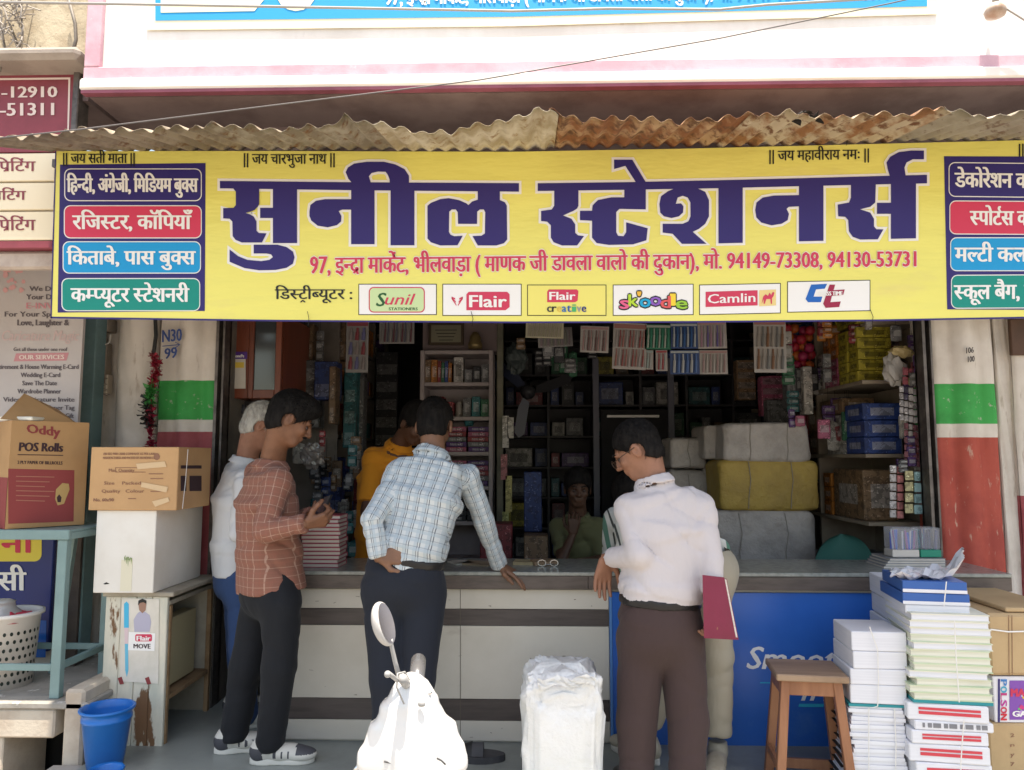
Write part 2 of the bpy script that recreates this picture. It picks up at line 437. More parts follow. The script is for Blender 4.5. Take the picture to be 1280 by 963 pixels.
def rust(name,a,b,c3,lo,hi,lo3=.55,hi3=.63): return mat(name,a,b,scale=9,lo=lo,hi=hi,rough=.75,bump=.6,bscale=60,c3=c3,lo3=lo3,hi3=hi3,scale3=24,stretch=(1,.5,1),detail=9)
sheets=[(62,330,0,rust('grey_brown_sheet',(.30,.25,.19),(.20,.16,.12),(.15,.08,.04),.44,.56,.55,.66)),
 (322,505,-.003,rust('weathered_tan_sheet',(.36,.32,.26),(.23,.19,.14),(.17,.08,.035),.44,.56,.54,.66)),
 (497,693,-.006,rust('pale_galvanised_sheet',(.60,.54,.44),(.38,.31,.21),(.26,.15,.07),.42,.60,.55,.68)),
 (683,905,0,rust('rusted_sheet',(.24,.09,.04),(.46,.30,.18),(.12,.05,.028),.46,.60,.50,.62)),
 (897,1110,-.004,rust('patchy_rust_sheet',(.50,.41,.30),(.28,.13,.06),(.16,.07,.035),.44,.58,.52,.62)),
 (1102,1390,0,rust('dull_grey_sheet',(.38,.34,.28),(.30,.26,.2),(.2,.14,.1),.4,.6))]
for x0,x1,l,m in sheets:
    part('corrugated_sheet',sheet_mesh(x0,x1,l),m,aw,smooth=True)
za=U(640,187,YA1).z
mb=MB().box((U(62,187,YA1).x,YA1+.02,za-.045),(4.2,YA1+.06,za-.012)); part('support_rail',mb,m_steel,aw)
for px in (63,1330):
    a=U(px,300,YA1+.02); mb=MB().box((a.x-.02,YA1+.12,-.0),(a.x+.02,YA1+.16,za-.05)); 
# brackets tying the awning to the wall
for X in (-1.5,-.2,1.2,2.6):
    mb=MB().beam((X,YA1+.05,za-.03),(X,3.9,za+.14),.03,.03); part('bracket',mb,m_steel,aw)
# debris on the awning
mb=MB()
r0=U(1020,142,YA0+.03)
for k in range(14):
    p=r0+Vector((random.uniform(-.05,.05),random.uniform(0,.08),random.uniform(-.01,.015))); mb.add([p+Vector((random.uniform(-.02,.02),random.uniform(-.02,.02),random.uniform(-.012,.018))) for _ in range(4)],[(0,1,2),(0,2,3),(0,3,1),(1,3,2)])
single('rag',mb,flatm('black_rag',(.015,.013,.012),.9),'small black rag lying on the awning above the banner','rag')
# ================================================================ BANNER
YB=2.95
m_yel=mat('banner_yellow',(.80,.73,.18),(.77,.70,.17),scale=2,rough=.42,bump=.35,bscale=2.2,stretch=(.5,1,1.6),bdist=.05,spec=.35,c3=(.72,.62,.20),lo3=.6,hi3=.8,scale3=3)
m_wht=flatm('print_white',(.82,.80,.78)); m_ind=flatm('print_indigo',(.032,.022,.15)); m_red=flatm('print_red',(.60,.045,.10)); m_blk=flatm('print_black',(.02,.02,.02))
m_pred=flatm('pill_red',(.62,.045,.10)); m_pcy=flatm('pill_blue',(.0,.30,.62)); m_pgr=flatm('pill_green',(.0,.25,.20)); m_cream=flatm('print_cream',(.80,.77,.68))
bn=thing('shop_banner','large yellow cloth banner with indigo Hindi title hung under the awning','banner',(.35,YB,2.0))
top=[(69,189),(350,189),(640,190),(860,186),(1100,180),(1340,174)]; bot=[(63,398),(350,402),(640,404),(860,403),(1100,401),(1340,397)]
g=[]; nx=70
for i in range(nx+1):
    t=i/nx; px=69+(1340-69)*t; pb=63+(1340-63)*t; row=[]
    for j in range(9):
        s=j/8; x=px+(pb-px)*s; y=interp(top,px)+(interp(bot,pb)-interp(top,px))*s
        p=U(x,y,YB); row.append((p.x,YB+.0,p.z))
    g.append(row)
m_=MB().sheet(g); back=MB().sheet([[ (p[0],p[1]+.003,p[2]) for p in r] for r in g]); m_.add(back.v,[tuple(reversed(f)) for f in back.f])
part('cloth',m_,m_yel,bn)
L1,L2,L3,L4=YB-.0012,YB-.0024,YB-.0036,YB-.0048
# purple hem
mb=MB(); hem=[(63,396),(350,400),(640,402),(860,401.5),(1100,399.5),(1340,395)]
for (a,b),(c,d) in zip(hem,hem[1:]): fpoly(mb,[(a,b),(c,d),(c,d+2.2),(a,b+2.2)],L1)
fpoly(mb,[(69,189),(70.5,189),(64.6,398),(63,398)],L1)
part('hem',mb,m_ind,bn)
# title --------------------------------------------------------
A=lambda p:[(260+x/4.377,180+y/4.377) for x,y in p]
B_=lambda p:[(480+x/4.267,180+y/4.267) for x,y in p]
Cc=lambda p:[(780+x/3.2,180+y/3.2) for x,y in p]
Dd=lambda p:[(425+x/2.977,y/2.977) for x,y in p]
T=[]
T.append([(274.9,226.4),(440,228),(648.7,229.2),(648.7,239.8),(440,238),(274.9,235.7)])
T.append(A([(137,235),(137,243),(152,262),(152,335),(140,350),(83,352),(83,408),(118,410),(133,425),(135,505),(150,525),(185,540),(295,540),(320,490),(278,488),(265,475),(265,425),(250,398),(228,385),(205,378),(232,371),(255,362),(272,345),(280,330),(280,235)]))
T.append(A([(285,350),(356,350),(356,406),(285,406)]))
T.append(A([(355,235),(355,543),(487,543),(487,235)]))
T.append(A([(250,552),(380,552),(430,565),(465,590),(473,620),(465,655),(430,678),(370,690),(280,692),(200,680),(140,655),(118,645),(118,578),(165,615),(215,635),(290,642),(335,635),(355,620),(345,605),(320,600),(250,600)]))
T.append(A([(555,370),(560,335),(590,312),(640,303),(786,303),(786,360),(735,360),(715,368),(730,395),(728,425),(705,445),(655,457),(600,448),(565,420),(555,395)]))
T.append(A([(783,240),(783,549),(911,549),(911,240)]))
aout=A([(790,215),(768,192),(753,155),(765,130),(800,108),(870,98)])+[(480,202.5)]+B_([(60,110),(110,135),(133,170),(133,210)])+B_([(30,210),(30,190),(20,165)])+[(482,215)]+A([(930,152),(895,160),(880,178),(892,215)])
T.append(aout)
T.append(B_([(35,240),(35,541),(162,541),(162,240)]))
T.append(B_([(232,330),(250,315),(300,295),(345,290),(400,300),(440,318),(450,327),(470,308),(500,298),(500,240),(618,240),(618,300),(645,312),(655,330),(657,510),(640,530),(600,542),(500,542),(472,492),(520,490),(538,478),(540,365),(532,350),(512,350),(497,362),(496,427),(395,427),(393,365),(383,350),(362,350),(348,362),(346,470),(355,485),(375,493),(420,490),(392,541),(300,542),(250,525),(232,505)]))
T.append([(672.2,229.3),(780,228),(900,225.5),(1000,223),(1108,220),(1158.8,218.8),(1158.8,229.4),(1108,230.5),(1000,233),(900,235.5),(780,237.5),(672.2,239)])
T.append(B_([(908,240),(908,330),(895,350),(838,358),(838,412),(870,415),(890,435),(890,500),(905,525),(950,542),(1030,542),(1067,492),(1035,488),(1020,475),(1020,430),(1000,400),(955,382),(1010,358),(1030,345),(1037,330),(1037,240)]))
T.append(Dd([(1058,695),(1058,735),(1010,735),(960,745),(940,765),(938,785),(893,785),(893,820),(938,822),(938,885),(955,905),(1000,912),(1090,910),(1140,895),(1145,850),(1065,828),(1065,865),(1055,880),(1035,878),(1028,865),(1028,790),(1040,778),(1138,780),(1138,695)]))
T.append(Dd([(1020,595),(1088,595),(1145,690),(1108,690),(1062,618),(1020,630)]))
T.append(Cc([(142,240),(148,210),(175,190),(210,176),(290,176),(325,192),(340,225),(340,290),(325,320),(300,340),(275,352),(330,400),(232,400),(195,360),(155,355),(155,320),(235,320),(258,310),(266,290),(266,235),(255,215),(235,208),(215,215),(207,240),(228,238),(238,250),(236,275),(220,290),(190,297),(160,290),(145,275)]))
T.append(Cc([(378,170),(378,398),(475,396),(475,170)]))
T.append(Cc([(525,265),(530,235),(555,215),(600,207),(702,205),(702,250),(660,252),(650,260),(660,280),(655,305),(630,320),(590,326),(550,315),(530,295)]))
T.append(Cc([(700,165),(700,390),(798,388),(798,160)]))
T.append(Cc([(908,155),(908,215),(900,235),(855,243),(857,290),(885,292),(897,305),(900,350),(915,372),(945,383),(1015,382),(1038,342),(1010,342),(1000,330),(1000,300),(985,275),(945,262),(985,252),(1005,235),(1008,152)]))
T.append(Cc([(1012,236),(1070,236),(1070,280),(1012,280)]))
T.append(Cc([(1068,145),(1068,380),(1168,378),(1168,145)]))
T.append(Cc([(1065,135),(1055,100),(1050,75),(1065,52),(1100,33),(1150,27),(1200,27),(1200,62),(1155,62),(1130,75),(1122,95),(1128,135)]))
mbh=MB(); mbt=MB()
for i,p in enumerate(T):
    fpoly(mbh,offset_poly(p,3.1),L1-.00006*i); fpoly(mbt,p,L3-.00006*i)
part('title_outline',mbh,m_wht,bn); part('title_lettering',mbt,m_ind,bn)
def wr(s,box,m,parent=bn,Y=L2,hh=.62,strike=None,shear=0,halo=None,name='lettering'):
    if halo is not None:
        w_,mm=halo; part(name,lettering(s,onY(Y),box,hh,[(w_*a,w_*b) for a,b in ring(1,8)],shear),mm,parent); Y-=.0013
    part(name,lettering(s,onY(Y),box,hh,strike or bold(.5),shear),m,parent)
wr('|| जय सती माता ||',(79,168,204,204,192.5,192.5),m_blk,strike=bold(.35))
wr('|| जय चारभुजा नाथ ||',(305,418,205,205,193,193),m_blk,strike=bold(.35))
wr('|| जय महावीराय नमः ||',(962,1086,201,199,189,187),m_blk,strike=bold(.35))
wr('||  श^ी गणेशाय नमः ||',(1274,1390,192,190,181,179),m_blk,strike=bold(.35))
add='97, इन~द^ा मार्केट, भीलवाड़ा ( माणक जी डावला वालो की दुकान), मो. 94149-73308, 94130-53731'.replace('मार्केट','माके`ट')
wr(add,(388,1145,342,333,323,316),m_red,strike=bold(.75,.1,4),halo=(1.3,m_cream))
wr('डिस~ट{ीब~यूटर :'.replace('डि','िड'),(344,440,374,374,362,362),m_blk,strike=bold(.45))
# category panels
def pill(x0,y0,x1,y1,m,s,tx,skew=0):
    f=lambda p:[(x,y+skew*(x-x0)/(x1-x0)) for x,y in p]
    mb=MB(); fpoly(mb,f(rrect(x0-1.2,y0-1.2,x1+1.2,y1+1.2,8)),L2)
    pn=part('category_panel',mb,m_wht,bn)
    mb=MB(); fpoly(mb,f(rrect(x0,y0,x1,y1,7)),L3); part('panel_field',mb,m,pn)
    bl=y1-(y1-y0)*.27; hl=y0+(y1-y0)*.30
    k=skew/(x1-x0)
    part('lettering',lettering(s,onY(L4),(tx[0],tx[1],bl+k*(tx[0]-x0),bl+k*(tx[1]-x0),hl+k*(tx[0]-x0),hl+k*(tx[1]-x0)),.62,bold(.9,.15,4)),m_wht,pn)
mb=MB(); fpoly(mb,[(75,206),(257,204),(256,389),(72,391)],L1); part('panel_backing',mb,m_ind,bn)
mb=MB(); fpoly(mb,[(1180,195.5),(1400,196),(1400,388),(1184,387)],L1); part('panel_backing',mb,m_ind,bn)
I='ि'
pill(81.5,212,251,250.5,m_ind,I+'हन~दी, अंग^ेजी, '+I+'मिडयम बुक~स'.replace('मिड','म'+I+'ड'),(84,247))
pill(81,258,251,297,m_pred,'र'+I+'जस~टर, कॉ'+I+'पयाँ',(91,240))
pill(79.5,303,250,341,m_pcy,I+'कताबे, पास बुक~स',(84,244))
pill(78,349,249,388,m_pgr,'कम~प~यूटर स~टेशनरी',(89,236))
pill(1187,204,1360,245,m_ind,'डेकोरेशन का सामान',(1194,1350),2)
pill(1188,252,1360,292,m_pred,'स~पोट`स का सामान',(1213,1350),1)
pill(1189,298,1360,338,m_pcy,'मल~टी कलर '+I+'प~रटर',(1194,1350),0)
pill(1190,345,1360,385,m_pgr,'स~कूल बैग, पस`',(1193,1310),-1)
# logo panels
def logo(x0,y0,x1,y1,m,sk=0):
    mb=MB(); fpoly(mb,[(x0-1,y0-1),(x1+1,y0-1+sk),(x1+1,y1+1+sk),(x0-1,y1+1)],L1)
    p=part('logo_panel',mb,m_blk,bn); mb=MB(); fpoly(mb,[(x0,y0),(x1,y0+sk),(x1,y1+sk),(x0,y1)],L2); part('panel_field',mb,m,p); return p
P=logo(449,356,545,393,m_wht)
mb=MB(); fpoly(mb,rrect(461,359,531,391,6),L3); part('emblem',mb,m_red,P)
mb=MB(); fpoly(mb,rrect(462.3,360.3,529.7,389.7,5),L3-.0006); part('emblem_field',mb,flatm('pale_green_print',(.55,.68,.36)),P)
wr('S',(470,480,383,383,366,366),flatm('print_dkgreen',(.02,.1,.03)),P,L4,.7,bold(.5),.2); wr('unil',(480,514,381,381,367,367),m_red,P,L4,.7,bold(.25),.3)
wr('STATIONERS',(486,522,388,388,384.5,384.5),flatm('print_dkgreen',(.02,.1,.03)),P,L4,.7,bold(.2))
P=logo(554,356,651,394,m_wht)
mb=MB(); fpoly(mb,[(586,365),(634,365),(637,368),(637,384),(632,388),(583,388),(583,368)],L3); part('emblem',mb,m_red,P)
mb=MB()
for sx in (1,-1):
    for k in range(3): fpoly(mb,[(571.5+sx*(1+k*.8),383-k*4),(571.5+sx*7,371-k*.8+3),(571.5+sx*7,369.5-k*.8+3),(571.5+sx*(1+k*.8),380.8-k*4)],L3)
part('emblem',mb,m_red,P)
wr('Flair',(587,633,384,384,369,369),m_wht,P,L4,.7,bold(.7,.2,4))
P=logo(660,357,757,394,flatm('print_yellow',(.80,.71,.18)),0)
mb=MB(); fpoly(mb,[(686,362),(721,362),(723,364),(722,376),(719,378),(684,378),(684,365)],L3); part('emblem',mb,m_red,P)
wr('Flair',(687,719,375,375,365,365),m_wht,P,L4,.7,bold(.5,.1,3))
for k,(ch,cc) in enumerate(zip('creative',[(.05,.05,.05),(.02,.02,.02),(.7,.5,.1),(.02,.15,.4),(.02,.1,.35),(.05,.4,.15),(.3,.3,.3),(.02,.03,.2)])):
    wr(ch,(684+k*6.2,684+k*6.2+5.2,390,390,382,382),flatm('ink%d'%k,cc),P,L4,.55,bold(.4))
P=logo(767,357,866,394,m_wht,-1)
cols=[(.75,.12,.25),(.45,.65,.05),(.8,.45,.05),(.0,.35,.6),(.25,.1,.45),(.7,.1,.1),(.85,.6,.05),(.3,.55,.05)]
for k,(ch,cc,xx,ww,dy) in enumerate(zip("sk'oodle",cols,(775,786,797,800,813,826,838,845),(11,11,4,13,13,12,6,14),(2,-1,-4,0,-2,1,-2,2))):
    wr(ch,(xx,xx+ww,384+dy,384+dy,370+dy,370+dy),flatm('logo_ink%d'%k,cc),P,L3,.62 if ch in "so" else .66,bold(.7,.3,3),halo=(2.0,m_blk))
P=logo(875,357,975,393,m_wht,-2)
mb=MB(); fpoly(mb,[(882,365),(947,363),(947,382),(882,384)],L3); part('emblem',mb,m_red,P)
mb=MB(); fpoly(mb,[(949,363),(970,362),(970,382),(949,383)],L3); part('emblem_field',mb,flatm('print_sand',(.78,.6,.25)),P)
mb=MB(); fpoly(mb,[(952,380),(954,371),(957,368),(960,370),(962,366),(964,369),(966,365),(968,366),(967,370),(965,373),(965,380),(963.5,380),(963,374),(958,374),(956,380),(954.5,380),(955,374)],L4); part('emblem',mb,m_red,P)
wr('Camlin',(885,944,379.5,377.5,368,366),m_wht,P,L4,.7,bold(.35))
P=logo(985,353,1087,390,m_wht,-2)
mb=MB(); fpoly(mb,[(1014,356),(1034,355),(1031,361),(1020,362),(1017,371),(1028,371),(1026,378),(1010,378),(1007,374)],L3); part('emblem',mb,flatm('logo_blue',(.01,.12,.45)),P)
mb=MB(); fpoly(mb,[(1037,356),(1044,356),(1042,363),(1056,362),(1054,369),(1040,370),(1038,378),(1051,377),(1049,384),(1032,385),(1029,380)],L3-.0004); part('emblem',mb,flatm('logo_maroon',(.32,.02,.06)),P)
wr('CLASS TIME',(1023,1053,370,369,365,364),m_wht,P,L4,.7,bold(.4))
# banner ties
for px,y in ((183,178),(1058,172),(1090,396),(590,398),(385,398)):
    a=U(px,y+10,YB-.006); mb=MB().tube([a,a+Vector((.004,-.004,.03)),a+Vector((-.004,0,.06))],.0012,5); part('tie_string',mb,m_blk,bn)
# ================================================================ UPPER BLUE BANNER
YT=YF-.008
ub=thing('upper_banner','blue edged banner on the white wall above the awning, cut by the frame','banner',(U(640,10,YT).x,YT,U(640,27,YT).z))
m_sky=flatm('banner_blue',(.02,.32,.66)); m_cr=flatm('banner_cream',(.80,.76,.55))
mb=MB(); fpoly(mb,[(193,-220),(1172,-220),(1172,18),(640,33),(183,38)],YT); part('cloth',mb,m_cr,ub)
mb=MB(); fpoly(mb,[(194,-200),(1160,-200),(1159,8),(640,21),(194,26)],YT-.0015); part('border',mb,m_sky,ub)
mb=MB(); fpoly(mb,[(201,-190),(320,-190),(330,0),(318,14),(201,16)],YT-.003); part('field',mb,m_cr,ub)
mb=MB(); fpoly(mb,[(x*30+370+26*math.cos(t),-12+26*math.sin(t)) for x in (0,) for t in [k*.4 for k in range(16)]],YT-.003); part('emblem',mb,m_cr,ub)
mb=MB(); fpoly(mb,[(440,-190),(1150,-190),(1150,-20),(440,-20)],YT-.003); part('field',mb,m_cr,ub)
part('lettering',lettering(add,onY(YT-.004),(482,1120,6,-4,-10,-20),.62,bold(.8,.1,4)),m_wht,ub)
# ================================================================ NEIGHBOUR SIGNS
YM=3.02
m_maroon=mat('maroon_sign_paint',(.26,.05,.07),(.20,.04,.055),scale=4,rough=.5,c3=(.5,.3,.3),lo3=.68,hi3=.74,scale3=18,stretch3=(3,1,.4))
m_signw=flatm('sign_white',(.72,.60,.56))
ms=thing('maroon_signboard','maroon signboard with white telephone numbers at the upper left','sign',(U(20,180,YM).x,YM,U(20,190,YM).z))
m_dw=mat('brown_frame',(.08,.05,.045),rough=.5)
mb=MB().box((-4.2,YM,U(50,190,YM).z),(U(91,130,YM).x,YM+.04,U(88,93,YM).z)); part('board',mb,m_maroon,ms)
mb=MB(); fpoly(mb,[(-200,100),(88,97),(86,168),(84,168),(85.5,99.5),(-200,102.5)],YM-.002); part('border',mb,m_signw,ms)
part('lettering',lettering('94141-12910',onY(YM-.003),(-60,71,123,121.5,108,108),.7,bold(.8)),m_signw,ms)
part('lettering',lettering('94615-51311',onY(YM-.003),(-64,67,146,144,129,128.5),.7,bold(.8)),m_signw,ms)
mb=MB().box((U(93,130,YM).x,YM-.02,U(93,188,YM).z),(U(101,130,YM).x,YM+.06,U(93,92,YM).z),c=.004); part('frame_post',mb,m_steel,ms)
for k,(y0,y1,xr,tb) in enumerate(((192,226,68,(-55,44)),(229,262,67,(-62,32)),(265,300,66,(-55,44)))):
    a=U(0,y0,YM); b=U(xr,y1,YM)
    sg=thing('printing_sign',['upper','middle','lower'][k]+' cream board of three with maroon Hindi word for printing','sign',((-4.2+b.x)/2,YM,b.z),None)
    mb=MB().box((-4.2,YM,b.z),(b.x,YM+.03,a.z),c=.003); part('board',mb,flatm('sign_cream',(.80,.70,.52)),sg)
    part('lettering',lettering('लेसर '+'प^िटंग'.replace('प^िटंग',I+'प^'+I+'टंग'),onY(YM-.002),(tb[0],tb[1],y1-11.5,y1-12,y0+10.5,y0+10),.62,bold(.4)),m_maroon,sg)
mb=MB().box((-4.2,YM,U(30,311,YM).z),(U(66,305,YM).x,YM+.05,U(30,301,YM).z),c=.004); single('sign_rail',mb,m_maroon,'maroon strip running under the cream printing boards','rail')
mb=MB().box((-4.2,YM+.03,U(30,334,YM).z),(U(118,320,YM).x,YM+.07,U(30,312,YM).z),c=.01); part('beam',mb,mat('greyed_cream',(.5,.42,.36),(.38,.3,.26),rough=.85,bump=.3),nb)
# E-card poster
YP=3.75
po=thing('flex_poster','pale wedding e-card poster leaning behind the open carton','poster',(U(45,560,YP).x,YP,U(45,600,YP).z))
m_post=mat('poster_paper',(.50,.46,.45),(.46,.42,.42),scale=3,rough=.5,bump=.1,bscale=6,bdist=.02)
mb=MB(); mb.box((-2.95,YP,1.12),(U(101,460,YP).x,YP+.02,U(50,325,YP).z)); part('sheet',mb,m_post,po)
m_pt=flatm('poster_ink',(.13,.11,.12)); m_pk=flatm('poster_pink',(.62,.28,.32))
def ptxt(s,x0,x1,b,cap,m=m_pt,st=.35,sh_=0): part('lettering',lettering(s,onY(YP-.002),(x0,x1,b,b,b-cap,b-cap),.7,bold(st),sh_),m,po)
ptxt('We Design',37,85,364,6); ptxt('Your Dreams',33,90,374.5,6.5); ptxt('E-INVITES',33,92,386,7.5,m_pk)
ptxt('For Your Special',6,84,396,6.5); ptxt('Love, Laughter &',22,86,407,7.5,m_pt,.6); ptxt('Caricature Magic',1,97,426,13,flatm('script_pink',(.55,.42,.42)),.3,.3)
ptxt('Get all these under one roof',17,84,439,4.5,m_pt,.2)
mb=MB(); fpoly(mb,[(20,442),(86,441),(83,451),(17,452)],YP-.0015); part('ribbon',mb,flatm('ribbon_pink',(.55,.25,.28)),po)
part('lettering',lettering('OUR SERVICES',onY(YP-.003),(24,80,449.5,449,444,443.5),.7,bold(.4)),m_signw,po)
for k,(s,a,b) in enumerate((('Retirement & House Warming E-Card',-8,98),('Wedding E-Card',26,75),('Save The Date',28,71),('Wardrobe Planner',22,76),('Video Caricature Invite',4,93),('Paper Tag',60,93),('Gift',82,92))):
    ptxt(s,a,b,461.5+k*10.2,5.8,m_pt,.35)
mb=MB()
for k in range(22):
    cx,cy=random.uniform(2,30),random.uniform(340,372)-8; r=random.uniform(2,4.5)
    fpoly(mb,[(cx+r*math.cos(t)*random.uniform(.6,1),cy+r*math.sin(t)*random.uniform(.6,1)) for t in [q*.9 for q in range(7)]],YP-.001-.0001*k)
part('flower_print',mb,flatm('flower_pink',(.66,.36,.36)),po)
# teal door jamb
mb=MB().box((U(98,500,3.95).x,3.95,.35),(U(116,500,3.95).x,4.05,U(100,400,3.95).z+.3),c=.004); single('door_jamb',mb,mat('teal_grey_paint',(.13,.22,.23),(.10,.17,.18),rough=.6,bump=.1),'teal painted door jamb behind the wedding poster','door jamb')
mb=MB().box((U(122,740,3.93).x-.17,3.93,.3),(U(122,740,3.93).x-.10,4.0,U(100,560,3.95).z)); single('door_jamb',mb,mat('dark_wood_post',(.09,.07,.06),(.06,.045,.04),rough=.7,bump=.2),'dark worn wooden post behind the teal table','door jamb')
# meter box and padlock
Yq=YS-.02
mt=thing('electric_meter','old white electric meter with coiled wire on the dusty pier','meter',(U(128,440,Yq).x,Yq,U(128,470,Yq).z))
m_ivory=mat('ivory_plastic',(.62,.55,.42),rough=.4); m_grime=mat('grimy_metal',(.26,.22,.18),(.18,.15,.12),rough=.6,bump=.3)
mb=MB().box((U(114,400,Yq).x,Yq-.05,U(120,416,Yq).z),(U(141,400,Yq).x,Yq+.05,U(120,399,Yq).z),c=.006); part('bracket',mb,m_grime,mt)
mb=MB().box((U(117,440,Yq).x,Yq-.055,U(120,467,Yq).z),(U(131,440,Yq).x,Yq+.02,U(120,436,Yq).z),c=.005); part('casing',mb,m_ivory,mt)
mb=MB().box((U(119,440,Yq).x,Yq-.06,U(120,454,Yq).z),(U(127,440,Yq).x,Yq-.053,U(120,447,Yq).z),c=.002); part('breaker',mb,m_blk,mt)
mb=MB().box((U(131.5,440,Yq).x,Yq-.04,U(120,480,Yq).z),(U(138,440,Yq).x,Yq+.02,U(120,430,Yq).z),c=.004); part('casing',mb,m_grime,mt)
mb=MB().tube([U(129,416,Yq-.05),U(126,424,Yq-.06),U(130,432,Yq-.06),U(137,428,Yq-.05),U(138,418,Yq-.05)],.006,8); part('wire_loop',mb,mat('cable_grey',(.5,.47,.42),rough=.5),mt,smooth=True)
mb=MB().tube([U(124+k%2*10,470+k*3.5,Yq-.04) for k in range(8)],.004,6); part('wire_coil',mb,m_grime,mt,smooth=True)
mb=MB().box((U(123,490,Yq).x,Yq-.035,U(120,493,Yq).z),(U(138,490,Yq).x,Yq+.02,U(120,469,Yq).z),c=.004); part('fuse_box',mb,mat('glass_case',(.45,.38,.30),rough=.3,spec=.6),mt)
# garland
ga=thing('garland','hanging tinsel garland, red with a green tuft, beside the left striped pillar','garland',(U(192,480,4.0).x,4.0,U(192,560,4.0).z))
mb=MB().tube([U(194,396,4.0),U(195,420,4.0),U(192,442,4.0)],.010,7); part('cord',mb,m_blk,ga)
def tinsel(pts,n,r,m,name='tinsel'):
    mb=MB()
    for k in range(n):
        t=random.random()*(len(pts)-1.001); i=int(t); x=pts[i][0]+(pts[i+1][0]-pts[i][0])*(t-i); y=pts[i][1]+(pts[i+1][1]-pts[i][1])*(t-i)
        p=U(x,y,4.0); d=Vector((random.gauss(0,1),random.gauss(0,1)*.8,random.gauss(0,1)*.9))*r; e=Vector((random.gauss(0,1),random.gauss(0,1),random.gauss(0,1)))*.006
        mb.add([p,p+d+e,p+d-e],[(0,1,2)])
    part(name,mb,m,ga,stuff=True)
tinsel([(192,442),(196,460),(191,480)],330,.014,mat('red_tinsel',(.28,.02,.04),rough=.3,metal=.3))
tinsel([(189,480),(187,495),(189,505)],190,.016,mat('green_tinsel',(.04,.22,.05),rough=.35,metal=.2))
tinsel([(186,500),(184,520),(186,532)],200,.018,mat('black_tinsel',(.02,.02,.02),rough=.4))
tinsel([(190,505),(188,530),(189,558),(187,575)],420,.011,mat('crimson_tinsel',(.25,.015,.04),rough=.3,metal=.3))
# wires in the sky
m_wire=mat('wire_grey',(.30,.28,.26),rough=.5)
def wire(name,pts,r,label,m=m_wire):
    n=len(pts); mb=MB().tube([U(x,y,Y) for x,y,Y in pts],r,6); single(name,mb,m,label,'cable',smooth=True)
wire('cable',[(-60,179,2.1),(100,162,2.15),(300,137,2.2),(600,100,2.25),(900,48,2.3),(1110,5,2.35),(1330,-45,2.4)],.0022,'thin wire slanting from the awning corner up across the white wall',mat('wire_pale',(.13,.12,.12),rough=.4))
wire('cable',[(-60,2,2.5),(200,6,2.5),(430,10,2.5),(640,14,2.5),(760,11,2.5),(900,12,2.5),(960,6,2.5),(1170,-6,2.5)],.0045,'thick grey cable sagging across the top blue banner',mat('cable_grey2',(.34,.33,.32),rough=.5))
for a in ([(86,0),(94,30),(95,50),(87,82)],[(2,0),(12,30),(22,55)],[(26,0),(28,40),(22,75)],[(0,20),(6,60),(0,90)]):
    mb=MB().tube([U(x,y,YN-.03) for x,y in a],.007 if a[0][0]==86 else .004,6)
    part('conduit',mb,mat('conduit_grey',(.16,.14,.12),rough=.6),nb,smooth=True)
mb=MB()
for k in range(60):
    p=U(random.uniform(-5,28),random.uniform(0,50),YN-.06); d=Vector((random.gauss(0,.05),random.gauss(0,.02),random.gauss(0,.05))); mb.tube([p,p+d*.5+Vector((.01,0,.01)),p+d],.003,4,False)
single('wire_tangle',mb,mat('tangle_grey',(.30,.27,.24),rough=.7),'frayed tangle of old wires on the mottled cement wall','wires')
kn=thing('insulator','rusty white insulator knob with wires on the upper right wall','insulator',tuple(U(1244,10,YF-.08)))
mb=MB().lathe(tuple(U(1244,14,YF-.07)),[(0,-.03),(.035,-.02),(.04,0),(.028,.02),(.018,.03)],12); part('knob',mb,mat('aged_porcelain',(.5,.46,.42),(.3,.2,.14),rough=.5),kn,smooth=True)
mb=MB().tube([U(1250,6,YF-.09),U(1280,25,YF-.09),U(1340,60,YF-.1)],.004,5).tube([U(1246,-30,YF-.06),U(1244,8,YF-.08)],.012,7); part('wire',mb,m_wire,kn,smooth=True)
# ================================================================ COUNTER
YC=3.64
def zc(py,Y=YC): return U(700,py,Y).z
m_lam=mat('cream_laminate',(.63,.58,.50),(.57,.52,.44),scale=2,rough=.4,bump=.08,c3=(.42,.36,.29),lo3=.62,hi3=.78,scale3=4,stretch3=(.6,1,1.6))
m_band=mat('dark_wood_laminate',(.095,.075,.068),(.07,.055,.05),scale=12,rough=.45,stretch=(.3,1,3))
m_gran=mat('grey_granite',(.30,.31,.28),(.23,.24,.22),scale=30,rough=.22,spec=.6)
m_edge=mat('brown_counter_edge',(.13,.10,.085),(.09,.07,.06),scale=20,rough=.45,stretch=(.4,1,2))
m_bluep=mat('blue_panel',(.022,.13,.50),(.016,.11,.44),scale=2,rough=.3,spec=.5,c3=(.05,.16,.48),lo3=.60,hi3=.72,scale3=3)
XL=U(352,800,YC).x; XM=U(762,800,YC).x; XR=U(1118,800,YC).x; XE=2.22
ct=thing('shop_counter','long cream counter with two dark bands and a blue panel across the shop front','counter',((XL+XR)/2,YC+.2,0))
zt=zc(718)
mb=MB().box((XL,YC+.012,.005),(XE,YC+.40,zt-.068)); part('carcass',mb,m_lam,ct)
XL=XL
for y0,y1,m in ((737,762,m_lam),(762,783,m_band),(783,875,m_lam),(875,902,m_band),(902,927.5,m_lam)):
    mb=MB().box((XL-.003,YC,zc(y1)+.001),(XM-.003,YC+.011,zc(y0)-.001),c=.001); part('front_board',mb,m,ct)
mb=MB().box((XM,YC-.006,.006),(XM+.012,YC+.011,zc(739)),c=.001); part('edge_strip',mb,flatm('pale_blue_strip',(.10,.25,.55)),ct)
